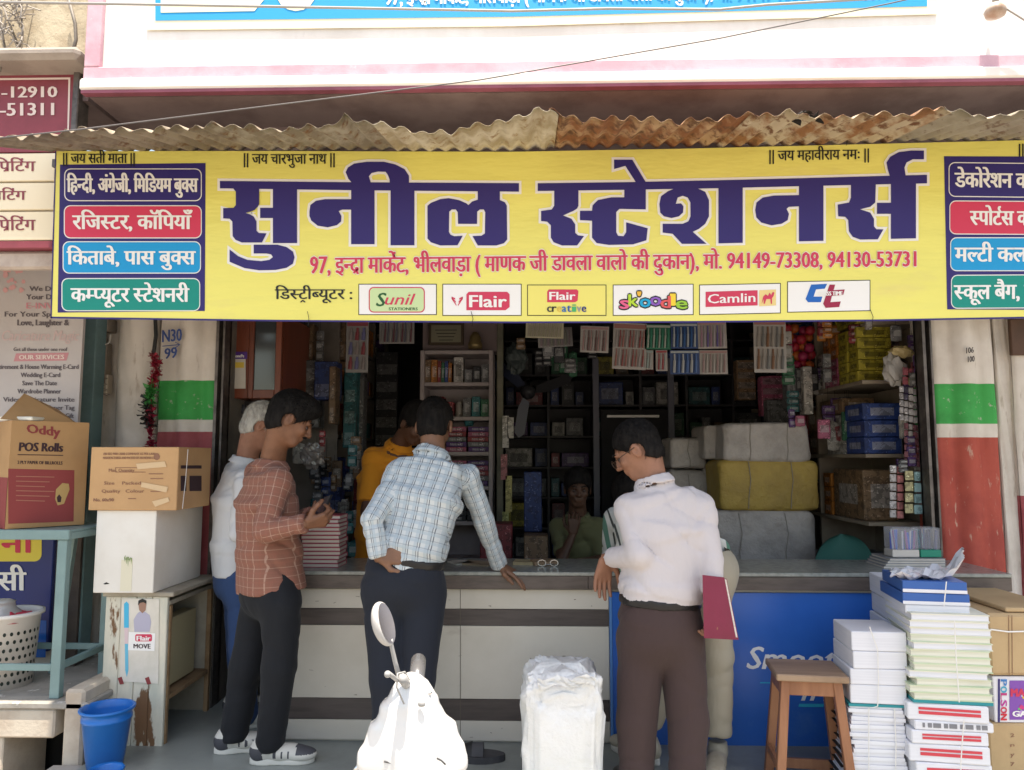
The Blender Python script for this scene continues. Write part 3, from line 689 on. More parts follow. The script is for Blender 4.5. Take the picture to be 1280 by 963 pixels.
mb=MB().box((XM+.013,YC-.004,.008),(XE,YC+.011,zc(740)),c=.001); bp=part('front_board',mb,m_bluep,ct,label='royal blue printed front board with white italic lettering')
mb=MB().box((XL-.02,YC-.03,zt-.066),(XM-.1,YC-.012,zt-.004),c=.002).box((XM-.099,YC-.03,zt-.066),(XE,YC-.012,zt-.004),c=.002); part('top_edge',mb,m_edge,ct)
mb=MB().box((XL-.03,YC-.035,zt-.003),(XE,YC+.44,zt+.015),c=.003); part('top_slab',mb,m_gran,ct)
rr=random.Random(21)
for k in range(26):
    x=rr.uniform(385,745); y=rr.choice([rr.uniform(790,870),rr.uniform(790,870),rr.uniform(905,922),rr.uniform(742,758)]); mb=MB(); L_=rr.uniform(1,6); a_=rr.uniform(-.5,.5)
    fpoly(mb,[(x,y),(x+L_*math.cos(a_),y+L_*math.sin(a_)),(x+L_*math.cos(a_),y+L_*math.sin(a_)+rr.uniform(.5,1.6)),(x+.3,y+rr.uniform(.4,1.2))],YC-.0012)
    part('scuff',mb,flatm('scuff_%d'%(k%3),[(.30,.26,.21),(.44,.39,.33),(.20,.16,.13)][k%3]),ct)
for x in (575,): 
    mb=MB(); fpoly(mb,[(x,737),(x+.8,737),(x+.8,927),(x,927)],YC-.0012); part('panel_joint',mb,flatm('joint_dark',(.12,.10,.08)),ct)
fB=lambda x,y,e=0: U(x,y,YC-.006-e)
part('lettering',lettering('Smooth',fB,(933,1060,836,838,808,810),.7,bold(.8,.2,4),.25),m_wht,bp)
mb=MB()
for x in (1001,1012): fpoly(mb,[(x,876),(x+9,853),(x+14,853),(x+5,876)],YC-.0065)
fpoly(mb,[(1026,848),(1058,848),(1057,852),(1025,852)],YC-.0065); fpoly(mb,[(1036,852),(1041,852),(1034,876),(1029,876)],YC-.0065)
part('lettering',mb,m_wht,bp)
mb=MB(); fpoly(mb,[(950,853),(967,853),(967,854.5),(950,854.5)],YC-.0065); fpoly(mb,[(999,880),(1030,880),(1029,884),(998,884)],YC-.0065); part('rule',mb,flatm('cyan_rule',(.02,.4,.6)),bp)
zt+=.015
# things on the counter
def crate(name,label,cat,a,b,m,group=None,c=.004,rz=0,extra=None):
    """box-shaped thing: Empty root with one body part unless extra is None"""
    mb=MB(); R=Matrix.Rotation(rz,3,'Z') if rz else None
    mb.box(a,b,R,c); return single(name,mb,m,label,cat,group)
# pink book stack
m_pinkb=mat('pink_cover',(.42,.06,.10),(.36,.05,.09),rough=.4); m_page=mat('page_edge',(.66,.60,.54),(.55,.50,.45),scale=40,rough=.8,stretch=(.2,.2,4))
def book_mesh(w,d,h,r=0,cm=0):
    mb=MB(); mb.mi=0; mb.box((-w/2,-d/2,0),(w/2,d/2,h*.14)).box((-w/2,-d/2,h*.84),(w/2,d/2,h*.985)).box((-w/2,d/2-.004,h*.14),(w/2,d/2,h*.84)); mb.mi=1; mb.box((-w/2+.003,-d/2+.003,h*.14),(w/2-.003,d/2-.004,h*.84)); return mb
y0=3.80
ORD='first second third fourth fifth sixth seventh eighth ninth tenth eleventh twelfth thirteenth'.split()
bx=U(405,705,y0); z=zt; hgt=(U(405,643,y0).z-zt)/13
me=mesh_of('book',book_mesh(.19,.15,hgt),[m_pinkb,m_page])
for k in range(13):
    o=bpy.data.objects.new('book',me); C.objects.link(o); o.location=(bx.x+random.uniform(-.004,.004),y0,z); o.rotation_euler=(0,0,random.uniform(-.05,.05)); z+=hgt
    o['label']='pink covered book, %s from the bottom of the tall stack on the counter'%ORD[k]; o['category']='book'; o['group']='pink books stacked on the counter'
# papers, glasses and small stuff in the middle of the counter
for k,(px,py,w,cc,lb) in enumerate(((598,712,.16,(.35,.27,.18),'folded brown paper on the counter before the man in blue checks'),(655,709,.10,(.45,.36,.2),'small yellowish book on the counter in front of the boy'),(680,706,.12,(.30,.2,.12),'dark brown notebook lying on the back of the counter'),(575,714,.1,(.5,.48,.42),'loose pale slip of paper beside the man leaning on the counter'))):
    p=U(px,py,3.85); a=MB().box((p.x-w/2,3.80+.03*(k%2),zt),(p.x+w/2,3.92+.03*(k%2),zt+.008+.006*(k%3)),Matrix.Rotation(.3*k-.4,3,'Z')); single('paper_pad',a,mat('pad%d'%k,cc,sh(cc,.7),rough=.7),lb,'paper')
sp=thing('eyeglasses','folded clear eyeglasses lying on the counter before the boy','eyeglasses',(U(685,708,3.78).x,3.78,zt))
m_wire2=mat('bright_metal',(.6,.6,.6),rough=.2,metal=1)
mb=MB().tube([(-.06,0,.004),(-.02,.02,.004),(.02,.01,.012),(.06,.03,.004)],.0025,6); part('temple',mb,m_wire2,sp,world=False)
for s in (-1,1):
    mb=MB().tube([(s*.03+.02*math.cos(t),.0,.018+.015*math.sin(t)) for t in [q*.7 for q in range(10)]],.0018,5); part('rim',mb,m_wire2,sp,world=False)
# pen tray pile at the right
ox=U(1132,700,3.85)
for k in range(4):
    mb=book_mesh(.30-.01*k,.2,.012).shift((ox.x+.005*k,3.86,zt+.012*k)); single('register',mb,[mat('grey_board',(.25,.25,.26),rough=.5),m_page],'grey register, %s from the bottom of the low pile under the pen packs'%ORD[k],'register','grey registers under the pen packs')
zz=zt+.05
m_film=mat('clear_film',(.8,.8,.85),rough=.15,alpha=.22,spec=.7)
def penpack(px,w,cols,label,base,depth=.09,h=.135):
    p=U(px,692,3.84); t=thing('pen_pack',label,'pens',(p.x,3.84,zz))
    mb=MB().box((-w/2,-depth/2,0),(w/2,depth/2,.035),c=.002); part('carton_base',mb,base,t,world=False)
    for k in range(12):
        x=-w/2+.01+(w-.02)*((k*5)%12)/11; y=random.uniform(-depth/2+.01,depth/2-.02); cm=flatm('pen_ink_%d'%(k%len(cols)) +label[:4],cols[k%len(cols)],.3)
        mb=MB().tube([(x,y,.02),(x+random.uniform(-.012,.012),y,h*random.uniform(.85,1.0))],.0045,6); part('pen',mb,cm,t,world=False)
    mb=MB(); mb.box((-w/2,-depth/2,.0355),(w/2,depth/2,h+.008),c=.006); part('film_wrap',mb,m_film,t,world=False)
penpack(1127,.13,[(.02,.08,.5),(.55,.55,.6),(.02,.1,.4),(.3,.1,.3)],'clear pack of blue and white pens standing on the grey registers',mat('pack_white',(.6,.55,.5),rough=.5))
penpack(1158,.10,[(.01,.02,.06),(.02,.03,.12)],'green based pack of dark pens at the right end of the counter',mat('pack_green',(.01,.25,.16),rough=.5))
# ================================================================ INTERIOR
m_shelfw=mat('dull_shelf_board',(.20,.17,.15),(.15,.13,.11),rough=.6,scale=6)
m_wshelf=mat('white_shelf_board',(.42,.36,.36),(.36,.31,.31),rough=.5)
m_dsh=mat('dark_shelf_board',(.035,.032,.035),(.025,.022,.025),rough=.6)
GC={}
def goods_mat(c):
    k=tuple(round(x,2) for x in c)
    if k not in GC: GC[k]=mat('goods_'+str(len(GC)),c,sh(c,.55),scale=28,lo=.5,hi=.56,rough=.5,detail=2,c3=tuple(min(.8,x*1.7+.06) for x in c),lo3=.62,hi3=.66,scale3=55)
    return GC[k]
RANGE={'red':(.30,.04,.05),'blue':(.03,.07,.28),'green':(.03,.16,.08),'brown':(.26,.16,.09),'white':(.48,.45,.42),'grey':(.18,.18,.19),'pink':(.40,.10,.18),'yellow':(.50,.42,.05),'orange':(.50,.18,.03),'black':(.03,.03,.035),'purple':(.10,.04,.18),'teal':(.03,.18,.20)}
MESHC={}; CNT={}
def ordinal(n):
    a='first second third fourth fifth sixth seventh eighth ninth tenth eleventh twelfth thirteenth fourteenth fifteenth sixteenth seventeenth eighteenth nineteenth twentieth'.split()
    return a[n-1] if n<=20 else ('twenty '+a[n-21] if n<40 else 'far '+a[(n-40)%20])
def goods(colour,w,d,h,loc,where,kind='box',rz=0,dim=1,lab=None):
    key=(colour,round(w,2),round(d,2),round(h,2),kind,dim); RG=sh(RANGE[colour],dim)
    if key not in MESHC:
        if kind=='roll':
            mb=MB().lathe((0,0,0),[(0,0),(w/2*.85,0),(w/2,h*.08),(w/2,h*.8),(w/2*.6,h*.92),(w/2*.6,h),(0,h)],10)
        elif kind=='pouch':
            mb=MB().lathe((0,0,0),[(0,0),(w*.42,0.0),(w*.5,h*.25),(w*.48,h*.6),(w*.3,h*.85),(w*.42,h)],9,1,d/w)
        else:
            mb=MB(); mb.box((-w/2,-d/2,0),(w/2,d/2,h),c=min(w,h,d)*.04)
            mb.mi=1
            if kind=='box': mb.box((-w*.3,-d/2-.0015,h*.25),(w*.32,-d/2-.0002,h*.72)); mb.box((-w/2-.0015,-d*.3,h*.3),(-w/2-.0002,d*.3,h*.7))
        MESHC[key]=mesh_of(kind,mb,[goods_mat(RG),goods_mat(sh(RG,.45) if colour in('white','yellow') else tuple(min(.6,x*.6+.25*dim) for x in RG))] if kind in('box',) else [goods_mat(RG),goods_mat(RG)],kind!='box')
    nm={'box':'goods_box','roll':'jar','pouch':'pouch'}[kind]
    o=bpy.data.objects.new(nm,MESHC[key]); C.objects.link(o); o.location=loc; o.rotation_euler=(0,0,rz)
    CNT[where]=CNT.get(where,0)+1
    lb='%s %s, %s %s %s'%(colour,{'box':'box','roll':'jar','pouch':'pouch'}[kind],ordinal(CNT[where]),'in from the street' if 'wall shelves' in where or 'inner wall' in where else 'from the left',where)
    lb=lab or lb
    o['label']=lb; o['category']={'box':'box','roll':'jar','pouch':'pouch'}[kind]; o['group']=lb
    return o
# ---- back wall shelving
YBk=6.3
bw=thing('back_shelves','dark floor to ceiling shelving across the back of the shop','shelves',(U(790,600,YBk).x,YBk+.2,0))
bx0=U(628,500,YBk).x; bx1=U(975,500,YBk).x
rows_px=[470,505,540,575,608,640,672,705]
zr=[U(790,y,YBk).z for y in (425,468,506,545,584,622,660,698)]
for z in zr: 
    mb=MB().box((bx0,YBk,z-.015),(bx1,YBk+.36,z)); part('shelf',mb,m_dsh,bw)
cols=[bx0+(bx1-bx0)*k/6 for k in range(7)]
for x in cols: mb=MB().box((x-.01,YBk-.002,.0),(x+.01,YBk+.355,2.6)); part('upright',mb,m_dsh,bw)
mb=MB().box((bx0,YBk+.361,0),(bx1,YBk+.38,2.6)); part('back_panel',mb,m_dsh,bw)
order='top second third fourth fifth sixth seventh eighth'.split()
pal=['blue','grey','red','green','brown','purple','white','yellow','black','teal','grey','blue']
for i in range(1,8):
    for j in range(6):
        x=cols[j]+.02
        while x<cols[j+1]-.10:
            w=random.uniform(.07,.26); w=min(w,cols[j+1]-.02-x); h=min(random.uniform(.10,.2),.215); c=random.choice(pal)
            w=round(w/.04)*.04; h=round(h/.04)*.04
            if w<.06: break
            n=2 if (h<=.10) else 1
            for q in range(n):
                goods(c,w-.012,.22,h-.004,(x+w/2,YBk+.16+random.uniform(0,.05),zr[i]+.001+q*h),'on the %s shelf of the dark back wall'%order[i],dim=random.choice((.25,.4,.55)),rz=random.uniform(-.06,.06))  # dim: the gloom at the back of the shop is put into these colours
            x+=w+.005
# door recess with strip in the back
mb=MB().box((U(752,600,6.1).x,6.12,.0),(U(838,600,6.1).x,6.16,U(790,512,6.1).z),c=.004); dr=single('inner_door',mb,m_dark,'dark inner doorway panel in the back wall under a pale strip','door')
mb=MB().box((U(759,522,6.08).x,6.075,U(790,522,6.08).z),(U(824,520,6.08).x,6.11,U(790,519,6.08).z),c=.002); single('strip_sign',mb,mat('strip_pale',(.75,.72,.7),rough=.4),'thin pale strip sign running across the top of the inner doorway','sign')  # plain pale strip in one even colour
for px in (746,841):
    a=U(px,600,6.08).x; mb=MB().box((a-.025,6.08,0),(a+.025,6.13,2.2),c=.003); part('upright',mb,mat('bluish_upright',(.10,.10,.13),rough=.5),bw)
# ---- white shelving unit
YW=5.45
ws=thing('white_shelf_unit','tall off-white shelf unit behind the man in blue checks','shelves',(U(570,600,YW).x,YW+.15,0))
wx0=U(524,560,YW).x; wx1=U(616,560,YW).x; wz=[U(570,y,YW).z for y in (438,478,521,565,608,652,700)]
for x in (wx0,wx1-.03): mb=MB().box((x,YW,0),(x+.03,YW+.3,wz[0]),c=.003); part('side_panel',mb,m_wshelf,ws)
for z in wz: mb=MB().box((wx0+.031,YW+.002,z-.028),(wx1-.031,YW+.3,z),c=.003); part('shelf',mb,m_wshelf,ws)
mb=MB().box((wx0,YW+.301,0),(wx1,YW+.31,wz[0])); part('back_panel',mb,m_wshelf,ws)
# top wall block with certificate
mb=MB().box((wx0,YW+.12,wz[0]+.005),(wx1+.03,YW+.3,2.6)); single('partition_panel',mb,mat('mauve_wall',(.26,.20,.20),rough=.8),'mauve wall panel above the white shelf unit','panel')
cf=thing('certificate','framed certificate hanging above the white shelf unit','picture frame',tuple(U(559,430,YW+.1)))
def fr(a,b,py0,py1,Y): return (U(a,py1,Y),U(b,py0,Y))
p,q=fr(536,580,404,432,YW+.1)
mb=MB().box((p.x,YW+.08,p.z),(q.x,YW+.115,q.z),c=.004); part('frame',mb,mat('frame_brown',(.08,.055,.035),rough=.4),cf)
mb=MB().box((p.x+.02,YW+.074,p.z+.02),(q.x-.02,YW+.0795,q.z-.02)); part('document',mb,mat('certificate_paper',(.26,.24,.17),rough=.4),cf)
mb=MB()
for k in range(4): mb.box((p.x+.05+.01*k,YW+.0735,q.z-.06-.025*k),(q.x-.05-.01*k,YW+.0738,q.z-.055-.025*k))
part('printed_lines',mb,m_blk,cf,stuff=True)
mb=MB().lathe(tuple(U(594,436,YW)),[(0,0),(.05,0),(.055,.03),(.04,.06),(.045,.08),(.02,.12),(0,.125)],12); single('brass_pot',mb,mat('brass',(.3,.22,.1),rough=.4,metal=.6),'small brass coloured pot on top of the white shelf unit','pot',smooth=True)
def shelfrow(x0px,x1px,z,Y,spec,where,d=.18):
    xa=U(x0px,560,Y).x; xb=U(x1px,560,Y).x; n=len(spec)
    for k,(c,h,kind) in enumerate(spec):
        w=(xb-xa)/n; goods(c,w*.92,d,h,(xa+w*(k+.5),Y+.14,z+.001),where,kind)
shelfrow(528,545,wz[1],YW,[('brown',.17,'box'),('orange',.17,'box')],'on the top white shelf'); shelfrow(545,563,wz[1],YW,[('red',.16,'box'),('green',.15,'box'),('blue',.16,'box'),('orange',.15,'box')],'on the top white shelf')
shelfrow(565,578,wz[1],YW,[('white',.19,'box')],'on the top white shelf'); shelfrow(579,611,wz[1],YW,[('grey',.10,'box'),('black',.12,'box'),('grey',.14,'box')],'on the top white shelf')
shelfrow(528,566,wz[2],YW,[('pink',.13,'box'),('red',.15,'box'),('red',.11,'box')],'on the second white shelf'); shelfrow(566,577,wz[2],YW,[('white',.12,'roll')],'on the second white shelf'); shelfrow(577,611,wz[2],YW,[('grey',.14,'box'),('teal',.15,'box'),('green',.13,'box')],'on the second white shelf')
for lvl,nm in ((3,'third'),(4,'fourth'),(5,'fifth')):
    for s in range(5):
        xa=U(528,560,YW).x; xb=U(611,560,YW).x
        for k in range(3):
            w=(xb-xa)/3; goods(['red','pink','purple','grey'][(s+k)%4] if lvl<5 else 'black',w*.94,.2,.034,(xa+w*(k+.5)+random.uniform(-.006,.006),YW+.15,wz[lvl]+.001+.037*s),'on the %s white shelf'%nm,lab='%s pack, %s up in the %s flat pile on the %s white shelf'%(['red','pink','purple','grey'][(s+k)%4] if lvl<5 else 'black',ordinal(s+1),('left','middle','right')[k],nm))
goods('teal',.07,.06,.08,(U(585,560,YW).x,YW+.08,wz[3]+.19),'on top of the flat piles in the white unit','pouch')
# tall post strip with hanging packets right of the white unit
mb=MB().box((wx1+.035,YW-.15,0),(wx1+.08,YW-.1,2.5),c=.004); single('post',mb,mat('olive_post',(.14,.13,.09),(.08,.08,.06),rough=.6),'olive wooden post between the white unit and the back shelves','post')
# ---- hanging cards
def card(px0,py0,px1,py1,Y,bc,cols,label,rows=1,tilt=0,n=9):
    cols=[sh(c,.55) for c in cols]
    a=U(px0,py1,Y); b=U(px1,py0,Y); w=b.x-a.x; h=b.z-a.z
    t=thing('blister_card',label,'card',(a.x+w/2,Y,a.z)); t.rotation_euler=(0,tilt,0)
    mb=MB().box((-w/2,0,0),(w/2,.003,h)); part('card',mb,bc,t,world=False)
    mb=MB().box((-w/2+.004,-.002,h*.88),(w/2-.004,-.0005,h*.97)); part('header',mb,flatm('header_'+label[:9],cols[0]),t,world=False)
    for r in range(rows):
        z0=h*(.06+.82*r/rows); z1=h*(.02+.82*(r+1)/rows)
        for k in range(n):
            x=-w/2+.01+(w-.02)*(k+.5)/n; cc=cols[(k+r)%len(cols)]
            mb=MB().tube([(x-.002,-.007,z0),(x+.002,-.007,z0+(z1-z0)*.65)],(w/n)*.28,6); mb.tube([(x+.002,-.007,z0+(z1-z0)*.65),(x+.002,-.006,z1)],(w/n)*.18,6)
            part('pen',mb,flatm('pen_%d_%d_%d'%tuple(int(c*99) for c in cc),cc,.3),t,world=False)
    mb=MB().tube([(0,.001,h),(0,.001,h+.12)],.0015,4); part('string',mb,m_blk,t,world=False)
    return t
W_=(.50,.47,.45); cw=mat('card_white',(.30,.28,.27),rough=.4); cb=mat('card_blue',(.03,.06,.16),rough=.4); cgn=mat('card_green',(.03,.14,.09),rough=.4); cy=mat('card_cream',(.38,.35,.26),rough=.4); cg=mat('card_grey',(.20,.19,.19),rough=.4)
YH=4.35
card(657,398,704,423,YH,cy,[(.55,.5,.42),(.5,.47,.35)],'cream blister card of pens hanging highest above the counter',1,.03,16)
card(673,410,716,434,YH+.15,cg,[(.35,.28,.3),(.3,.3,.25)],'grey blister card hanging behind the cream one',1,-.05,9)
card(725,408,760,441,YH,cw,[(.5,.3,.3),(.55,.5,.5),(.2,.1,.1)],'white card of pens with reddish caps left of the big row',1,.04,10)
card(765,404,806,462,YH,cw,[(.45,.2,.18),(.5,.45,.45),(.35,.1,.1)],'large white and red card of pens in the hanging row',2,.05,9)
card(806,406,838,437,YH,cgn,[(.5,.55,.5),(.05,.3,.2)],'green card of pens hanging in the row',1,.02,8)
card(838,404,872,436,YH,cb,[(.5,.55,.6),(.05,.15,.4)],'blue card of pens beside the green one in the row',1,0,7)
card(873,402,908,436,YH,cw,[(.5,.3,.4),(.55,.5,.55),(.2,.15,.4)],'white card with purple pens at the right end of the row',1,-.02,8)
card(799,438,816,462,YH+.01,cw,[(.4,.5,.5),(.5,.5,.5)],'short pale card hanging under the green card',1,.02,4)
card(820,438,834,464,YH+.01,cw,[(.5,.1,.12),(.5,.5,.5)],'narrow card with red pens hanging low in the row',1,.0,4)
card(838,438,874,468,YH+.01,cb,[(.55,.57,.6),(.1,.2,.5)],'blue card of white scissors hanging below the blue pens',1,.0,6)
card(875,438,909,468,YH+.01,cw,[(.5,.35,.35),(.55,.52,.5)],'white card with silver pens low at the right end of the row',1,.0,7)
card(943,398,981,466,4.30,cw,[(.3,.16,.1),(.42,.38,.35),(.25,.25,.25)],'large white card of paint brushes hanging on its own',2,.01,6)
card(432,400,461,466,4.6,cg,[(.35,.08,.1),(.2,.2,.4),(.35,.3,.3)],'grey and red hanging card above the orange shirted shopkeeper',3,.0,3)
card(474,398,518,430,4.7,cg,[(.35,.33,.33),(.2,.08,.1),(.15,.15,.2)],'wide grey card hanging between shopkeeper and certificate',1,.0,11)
for k,(x,y0_,y1_) in enumerate(((628,520,560),(634,522,548),(626,568,600),(632,595,640),(628,640,676))):
    a=U(x,y1_,5.2); b=U(x+8,y0_,5.2); mb=MB().box((a.x,5.2,a.z),(b.x,5.21,b.z)).box((a.x+.005,5.197,a.z+.02),(a.x+.02,5.1998,b.z-.02)); single('hanging_packet',mb,goods_mat([(.4,.38,.35),(.4,.38,.35),(.3,.1,.1),(.35,.3,.1),(.3,.3,.1)][k]),['white pen packet hanging upper on the olive post','second white pen packet beside it on the olive post','dark red packet hanging on the olive post','small yellow packet low on the olive post','lowest olive packet hanging on the post'][k],'packet')
# ---- fan
fn=thing('wall_fan','blue table fan on the dark back shelves near the ceiling','fan',tuple(U(660,490,5.9)))
pc=U(660,492,5.9)
mb=MB().lathe((0,0,0),[(0,-.06),(.05,-.05),(.06,.03),(.03,.07),(0,.08)],14); 
hb=mat('fan_blue',(.012,.02,.05),rough=.3); hw=mat('fan_silver',(.05,.05,.055),rough=.3,metal=.3)
mb.v=[(x,z,y) for x,y,z in mb.v]; mb.f=[tuple(reversed(f)) for f in mb.f]; part('hub',mb,hw,fn,world=False,smooth=True)
for k in range(3):
    t0=math.radians(20+120*k); m=MB(); pts=[(.05,-.03),(.14,-.055),(.33,-.05),(.37,-.01),(.33,.03),(.08,.025)]
    v=[]; 
    for dy in (0,.004):
        for x,y in pts: v.append((x*math.cos(t0)-y*math.sin(t0),dy+y*.35,x*math.sin(t0)+y*math.cos(t0)))
    n=6; m.add(v,[tuple(range(5,-1,-1)),tuple(range(6,12))]+[(i,(i+1)%n,(i+1)%n+n,i+n) for i in range(n)]); part('blade',m,hb if k else hw,fn,world=False)
mb=MB().tube([(0,.05,0),(0,.15,-.02),(0,.3,.12)],.02,8); part('bracket',mb,hw,fn,world=False)
# plastic bag above the fan
def crumple(c,r,n,sx=1,sy=1,sz=1,seed=1):
    rr=random.Random(seed); mb=MB(); L=n; pts=[]
    vs=[];fs=[]
    for i in range(L+1):
        th=math.pi*i/L
        for j in range(2*L):
            ph=math.pi*j/L; q=1+.22*math.sin(3*ph+seed)*math.sin(5*th)+rr.uniform(-.12,.12)
            vs.append((c[0]+r*sx*q*math.sin(th)*math.cos(ph),c[1]+r*sy*q*math.sin(th)*math.sin(ph),c[2]+r*sz*q*math.cos(th)))
    for i in range(L):
        for j in range(2*L): fs.append((i*2*L+j,(i+1)*2*L+j,(i+1)*2*L+(j+1)%(2*L),i*2*L+(j+1)%(2*L)))
    return mb.add(vs,fs)
single('carry_bag',crumple(U(645,448,5.8),.10,14,.8,.5,1.1,3),mat('pale_teal_bag',(.07,.09,.09),rough=.4),'crumpled pale teal bag hanging above the fan','bag')
single('carry_bag',crumple(U(391,570,4.5),.07,14,1,.6,1.0,5),mat('shiny_clear_bag',(.20,.18,.17),rough=.15,spec=.8),'shiny clear plastic bag hanging before the face of the man with the phone','bag')
# ---- left interior : cabinet with sticker
cbn=thing('wall_cabinet','reddish brown glass fronted cabinet inside the left of the shop','cabinet',(U(315,500,4.4).x,4.4,U(315,498,4.4).z))
m_rbw=mat('reddish_wood',(.20,.055,.03),(.15,.04,.022),scale=8,rough=.35,stretch=(2,2,.3))
a=U(281,500,4.25); b=U(352,390,4.25); zc0=U(315,498,4.25).z
mb=MB().box((a.x,4.26,zc0),(U(311,400,4.25).x,4.9,b.z),c=.004); part('side_panel',mb,m_rbw,cbn)
x1=U(311,400,4.25).x; x2=U(352,400,4.25).x
for (xa,xb,za_,zb_) in ((x1+.001,x1+.03,zc0,b.z),(x2-.035,x2,zc0,b.z),(x1+.031,x2-.036,zc0,zc0+.05)):
    mb=MB().box((xa,4.262,za_),(xb,4.29,zb_),c=.003); part('door_frame',mb,m_rbw,cbn)
mb=MB().box((x1+.03,4.276,zc0+.05),(x2-.035,4.28,b.z)); part('glass',mb,mat('dark_glass',(.05,.055,.06),rough=.12,spec=.8),cbn)
mb=MB().box((x1,4.30,zc0),(x2,4.9,b.z)); part('carcass',mb,m_rbw,cbn)
YQ=4.255
def q_(x0,y0,x1_,y1_,e,m,n):
    mb=MB(); fpoly(mb,rect(x0,y0,x1_,y1_),YQ-e); return part(n,mb,m,sk)
sk=thing('payment_sticker','purple topped white payment sticker on the reddish cabinet','sticker',(U(294,460,YQ).x,YQ,U(294,486,YQ).z))
q_(281,449,307,486,.0005,flatm('sticker_white',(.62,.58,.52)),'sheet'); q_(281,440,309,449,.001,flatm('sticker_purple',(.10,.04,.25)),'header')
part('lettering',lettering('PhonePe',onY(YQ-.002),(291,305,447,447,443,443),.7,bold(.25)),m_wht,sk)
mb=MB(); fpoly(mb,[(286+2*math.cos(t),445+2*math.sin(t)) for t in [k*.8 for k in range(8)]],YQ-.002); part('emblem',mb,m_wht,sk)
q_(284,452,292,462,.0012,flatm('sticker_tan',(.35,.2,.14)),'portrait_print'); q_(293,453,305,460,.0012,flatm('sticker_yellow',(.7,.5,.08)),'label_print')
# under the cabinet: rack of small dark packets
rk=thing('packet_rack','dark rack of small packets under the reddish cabinet','rack',(U(298,600,4.4).x,4.4,U(298,700,4.4).z))
for r in range(12):
    for k in range(4):
        x=282+k*8.6; y=506+r*14; a=U(x,y+11,4.38); b=U(x+7.4,y,4.38)
        mb=MB().box((a.x,4.37,a.z),(b.x,4.40,b.z),c=.003); part('packet',mb,goods_mat([(.06,.055,.06),(.10,.09,.10),(.05,.05,.07)][(k+r)%3]),rk)
mb=MB().box((U(280,600,4.4).x,4.41,0.3),(U(318,600,4.4).x,4.45,zc0-.01)); part('board',mb,m_dsh,rk)
# left wall shelving, receding
ls=thing('side_shelves','brown shelving along the left inner wall crammed with stock','shelves',(-1.45,5.3,0))
lz=[.9,1.22,1.55,1.88,2.2]
for z in lz: mb=MB().box((-1.655,4.95,z-.02),(-1.28,6.68,z)); part('shelf',mb,m_shelfw,ls)
for y in (4.96,5.55,6.1,6.66): mb=MB().box((-1.655,y-.012,0),(-1.285,y+.012,2.5)); part('upright',mb,m_shelfw,ls)
lvl_names=['lowest','second','middle','fourth','top']
pal2=['brown','grey','blue','red','white','brown','orange','black','purple','teal']
for i,z in enumerate(lz):
    y=5.0
    while y<6.5:
        w=random.choice((.10,.14,.18)); h=random.choice((.12,.18,.22)); c=random.choice(pal2)
        if all(abs(y-u)>.02 and abs(y+w-u)>.02 for u in (5.55,6.1)): goods(c,.24,w-.01,h,(-1.42,y+w/2,z+.001),'on the %s shelf of the left inner wall'%lvl_names[i])
        y+=w+.01
# things hanging in the dark left middle
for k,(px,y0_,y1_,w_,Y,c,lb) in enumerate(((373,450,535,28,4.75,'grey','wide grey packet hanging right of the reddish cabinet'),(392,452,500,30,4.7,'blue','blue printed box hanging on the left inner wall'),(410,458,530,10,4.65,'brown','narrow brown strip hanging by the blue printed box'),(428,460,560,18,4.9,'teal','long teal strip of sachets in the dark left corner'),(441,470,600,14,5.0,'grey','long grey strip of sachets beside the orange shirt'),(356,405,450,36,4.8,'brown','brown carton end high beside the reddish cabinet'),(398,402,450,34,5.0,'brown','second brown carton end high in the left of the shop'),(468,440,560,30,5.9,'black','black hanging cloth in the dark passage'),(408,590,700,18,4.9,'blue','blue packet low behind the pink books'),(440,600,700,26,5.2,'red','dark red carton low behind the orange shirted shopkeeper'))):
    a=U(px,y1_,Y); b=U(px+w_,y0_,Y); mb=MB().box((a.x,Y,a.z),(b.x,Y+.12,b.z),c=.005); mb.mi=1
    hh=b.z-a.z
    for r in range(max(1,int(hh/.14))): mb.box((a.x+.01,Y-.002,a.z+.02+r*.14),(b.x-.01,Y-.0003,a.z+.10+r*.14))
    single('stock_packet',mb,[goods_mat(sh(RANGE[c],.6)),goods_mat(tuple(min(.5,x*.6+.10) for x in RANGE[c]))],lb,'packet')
# ---- right wall shelving
rs=thing('side_shelves','tan shelving along the right inner wall stacked with boxes','shelves',(2.1,5.2,0))
RX=1.93
rz_=[1.03,1.42,1.85,2.2]
m_tan=mat('tan_shelf',(.30,.25,.19),(.24,.19,.15),rough=.6)
for i,z in enumerate(rz_): mb=MB().box((RX+(.0 if i!=3 else .05),4.42,z-.022),(2.295,6.68,z),c=.002); part('shelf',mb,m_tan,rs)
for y in (5.15,5.95,6.66): mb=MB().box((RX+.003,y-.012,.0),(2.294,y+.012,2.5)); part('upright',mb,m_tan,rs)
mb=MB().box((2.27,4.14,0),(2.296,4.42,2.6)); part('end_panel',mb,mat('pale_end_panel',(.48,.40,.33),(.38,.31,.25),rough=.6,scale=5),rs)
mb=MB().box((2.285,4.42,0),(2.297,6.66,2.5)); part('back_panel',mb,m_tan,rs)
ORD='first second third fourth fifth sixth seventh eighth ninth tenth eleventh twelfth thirteenth fourteenth fifteenth sixteenth'.split()
def stackR(y0_,y1_,z,n,h,c,where,x=RX,w=.2,kind='box',cols=2):
    d=(y1_-y0_)/cols
    for q in range(n):
        for k in range(cols): goods(c,w,d-.006,h-.003,(x+w/2+.01+random.uniform(0,.01),y0_+d*(k+.5),z+.001+q*h),where,kind,lab=None if n*cols<2 else '%s box, %s up in %s column %s'%(c,ORD[q],('the' if cols==1 else ('near','far','farther')[k]),where),dim=.8)
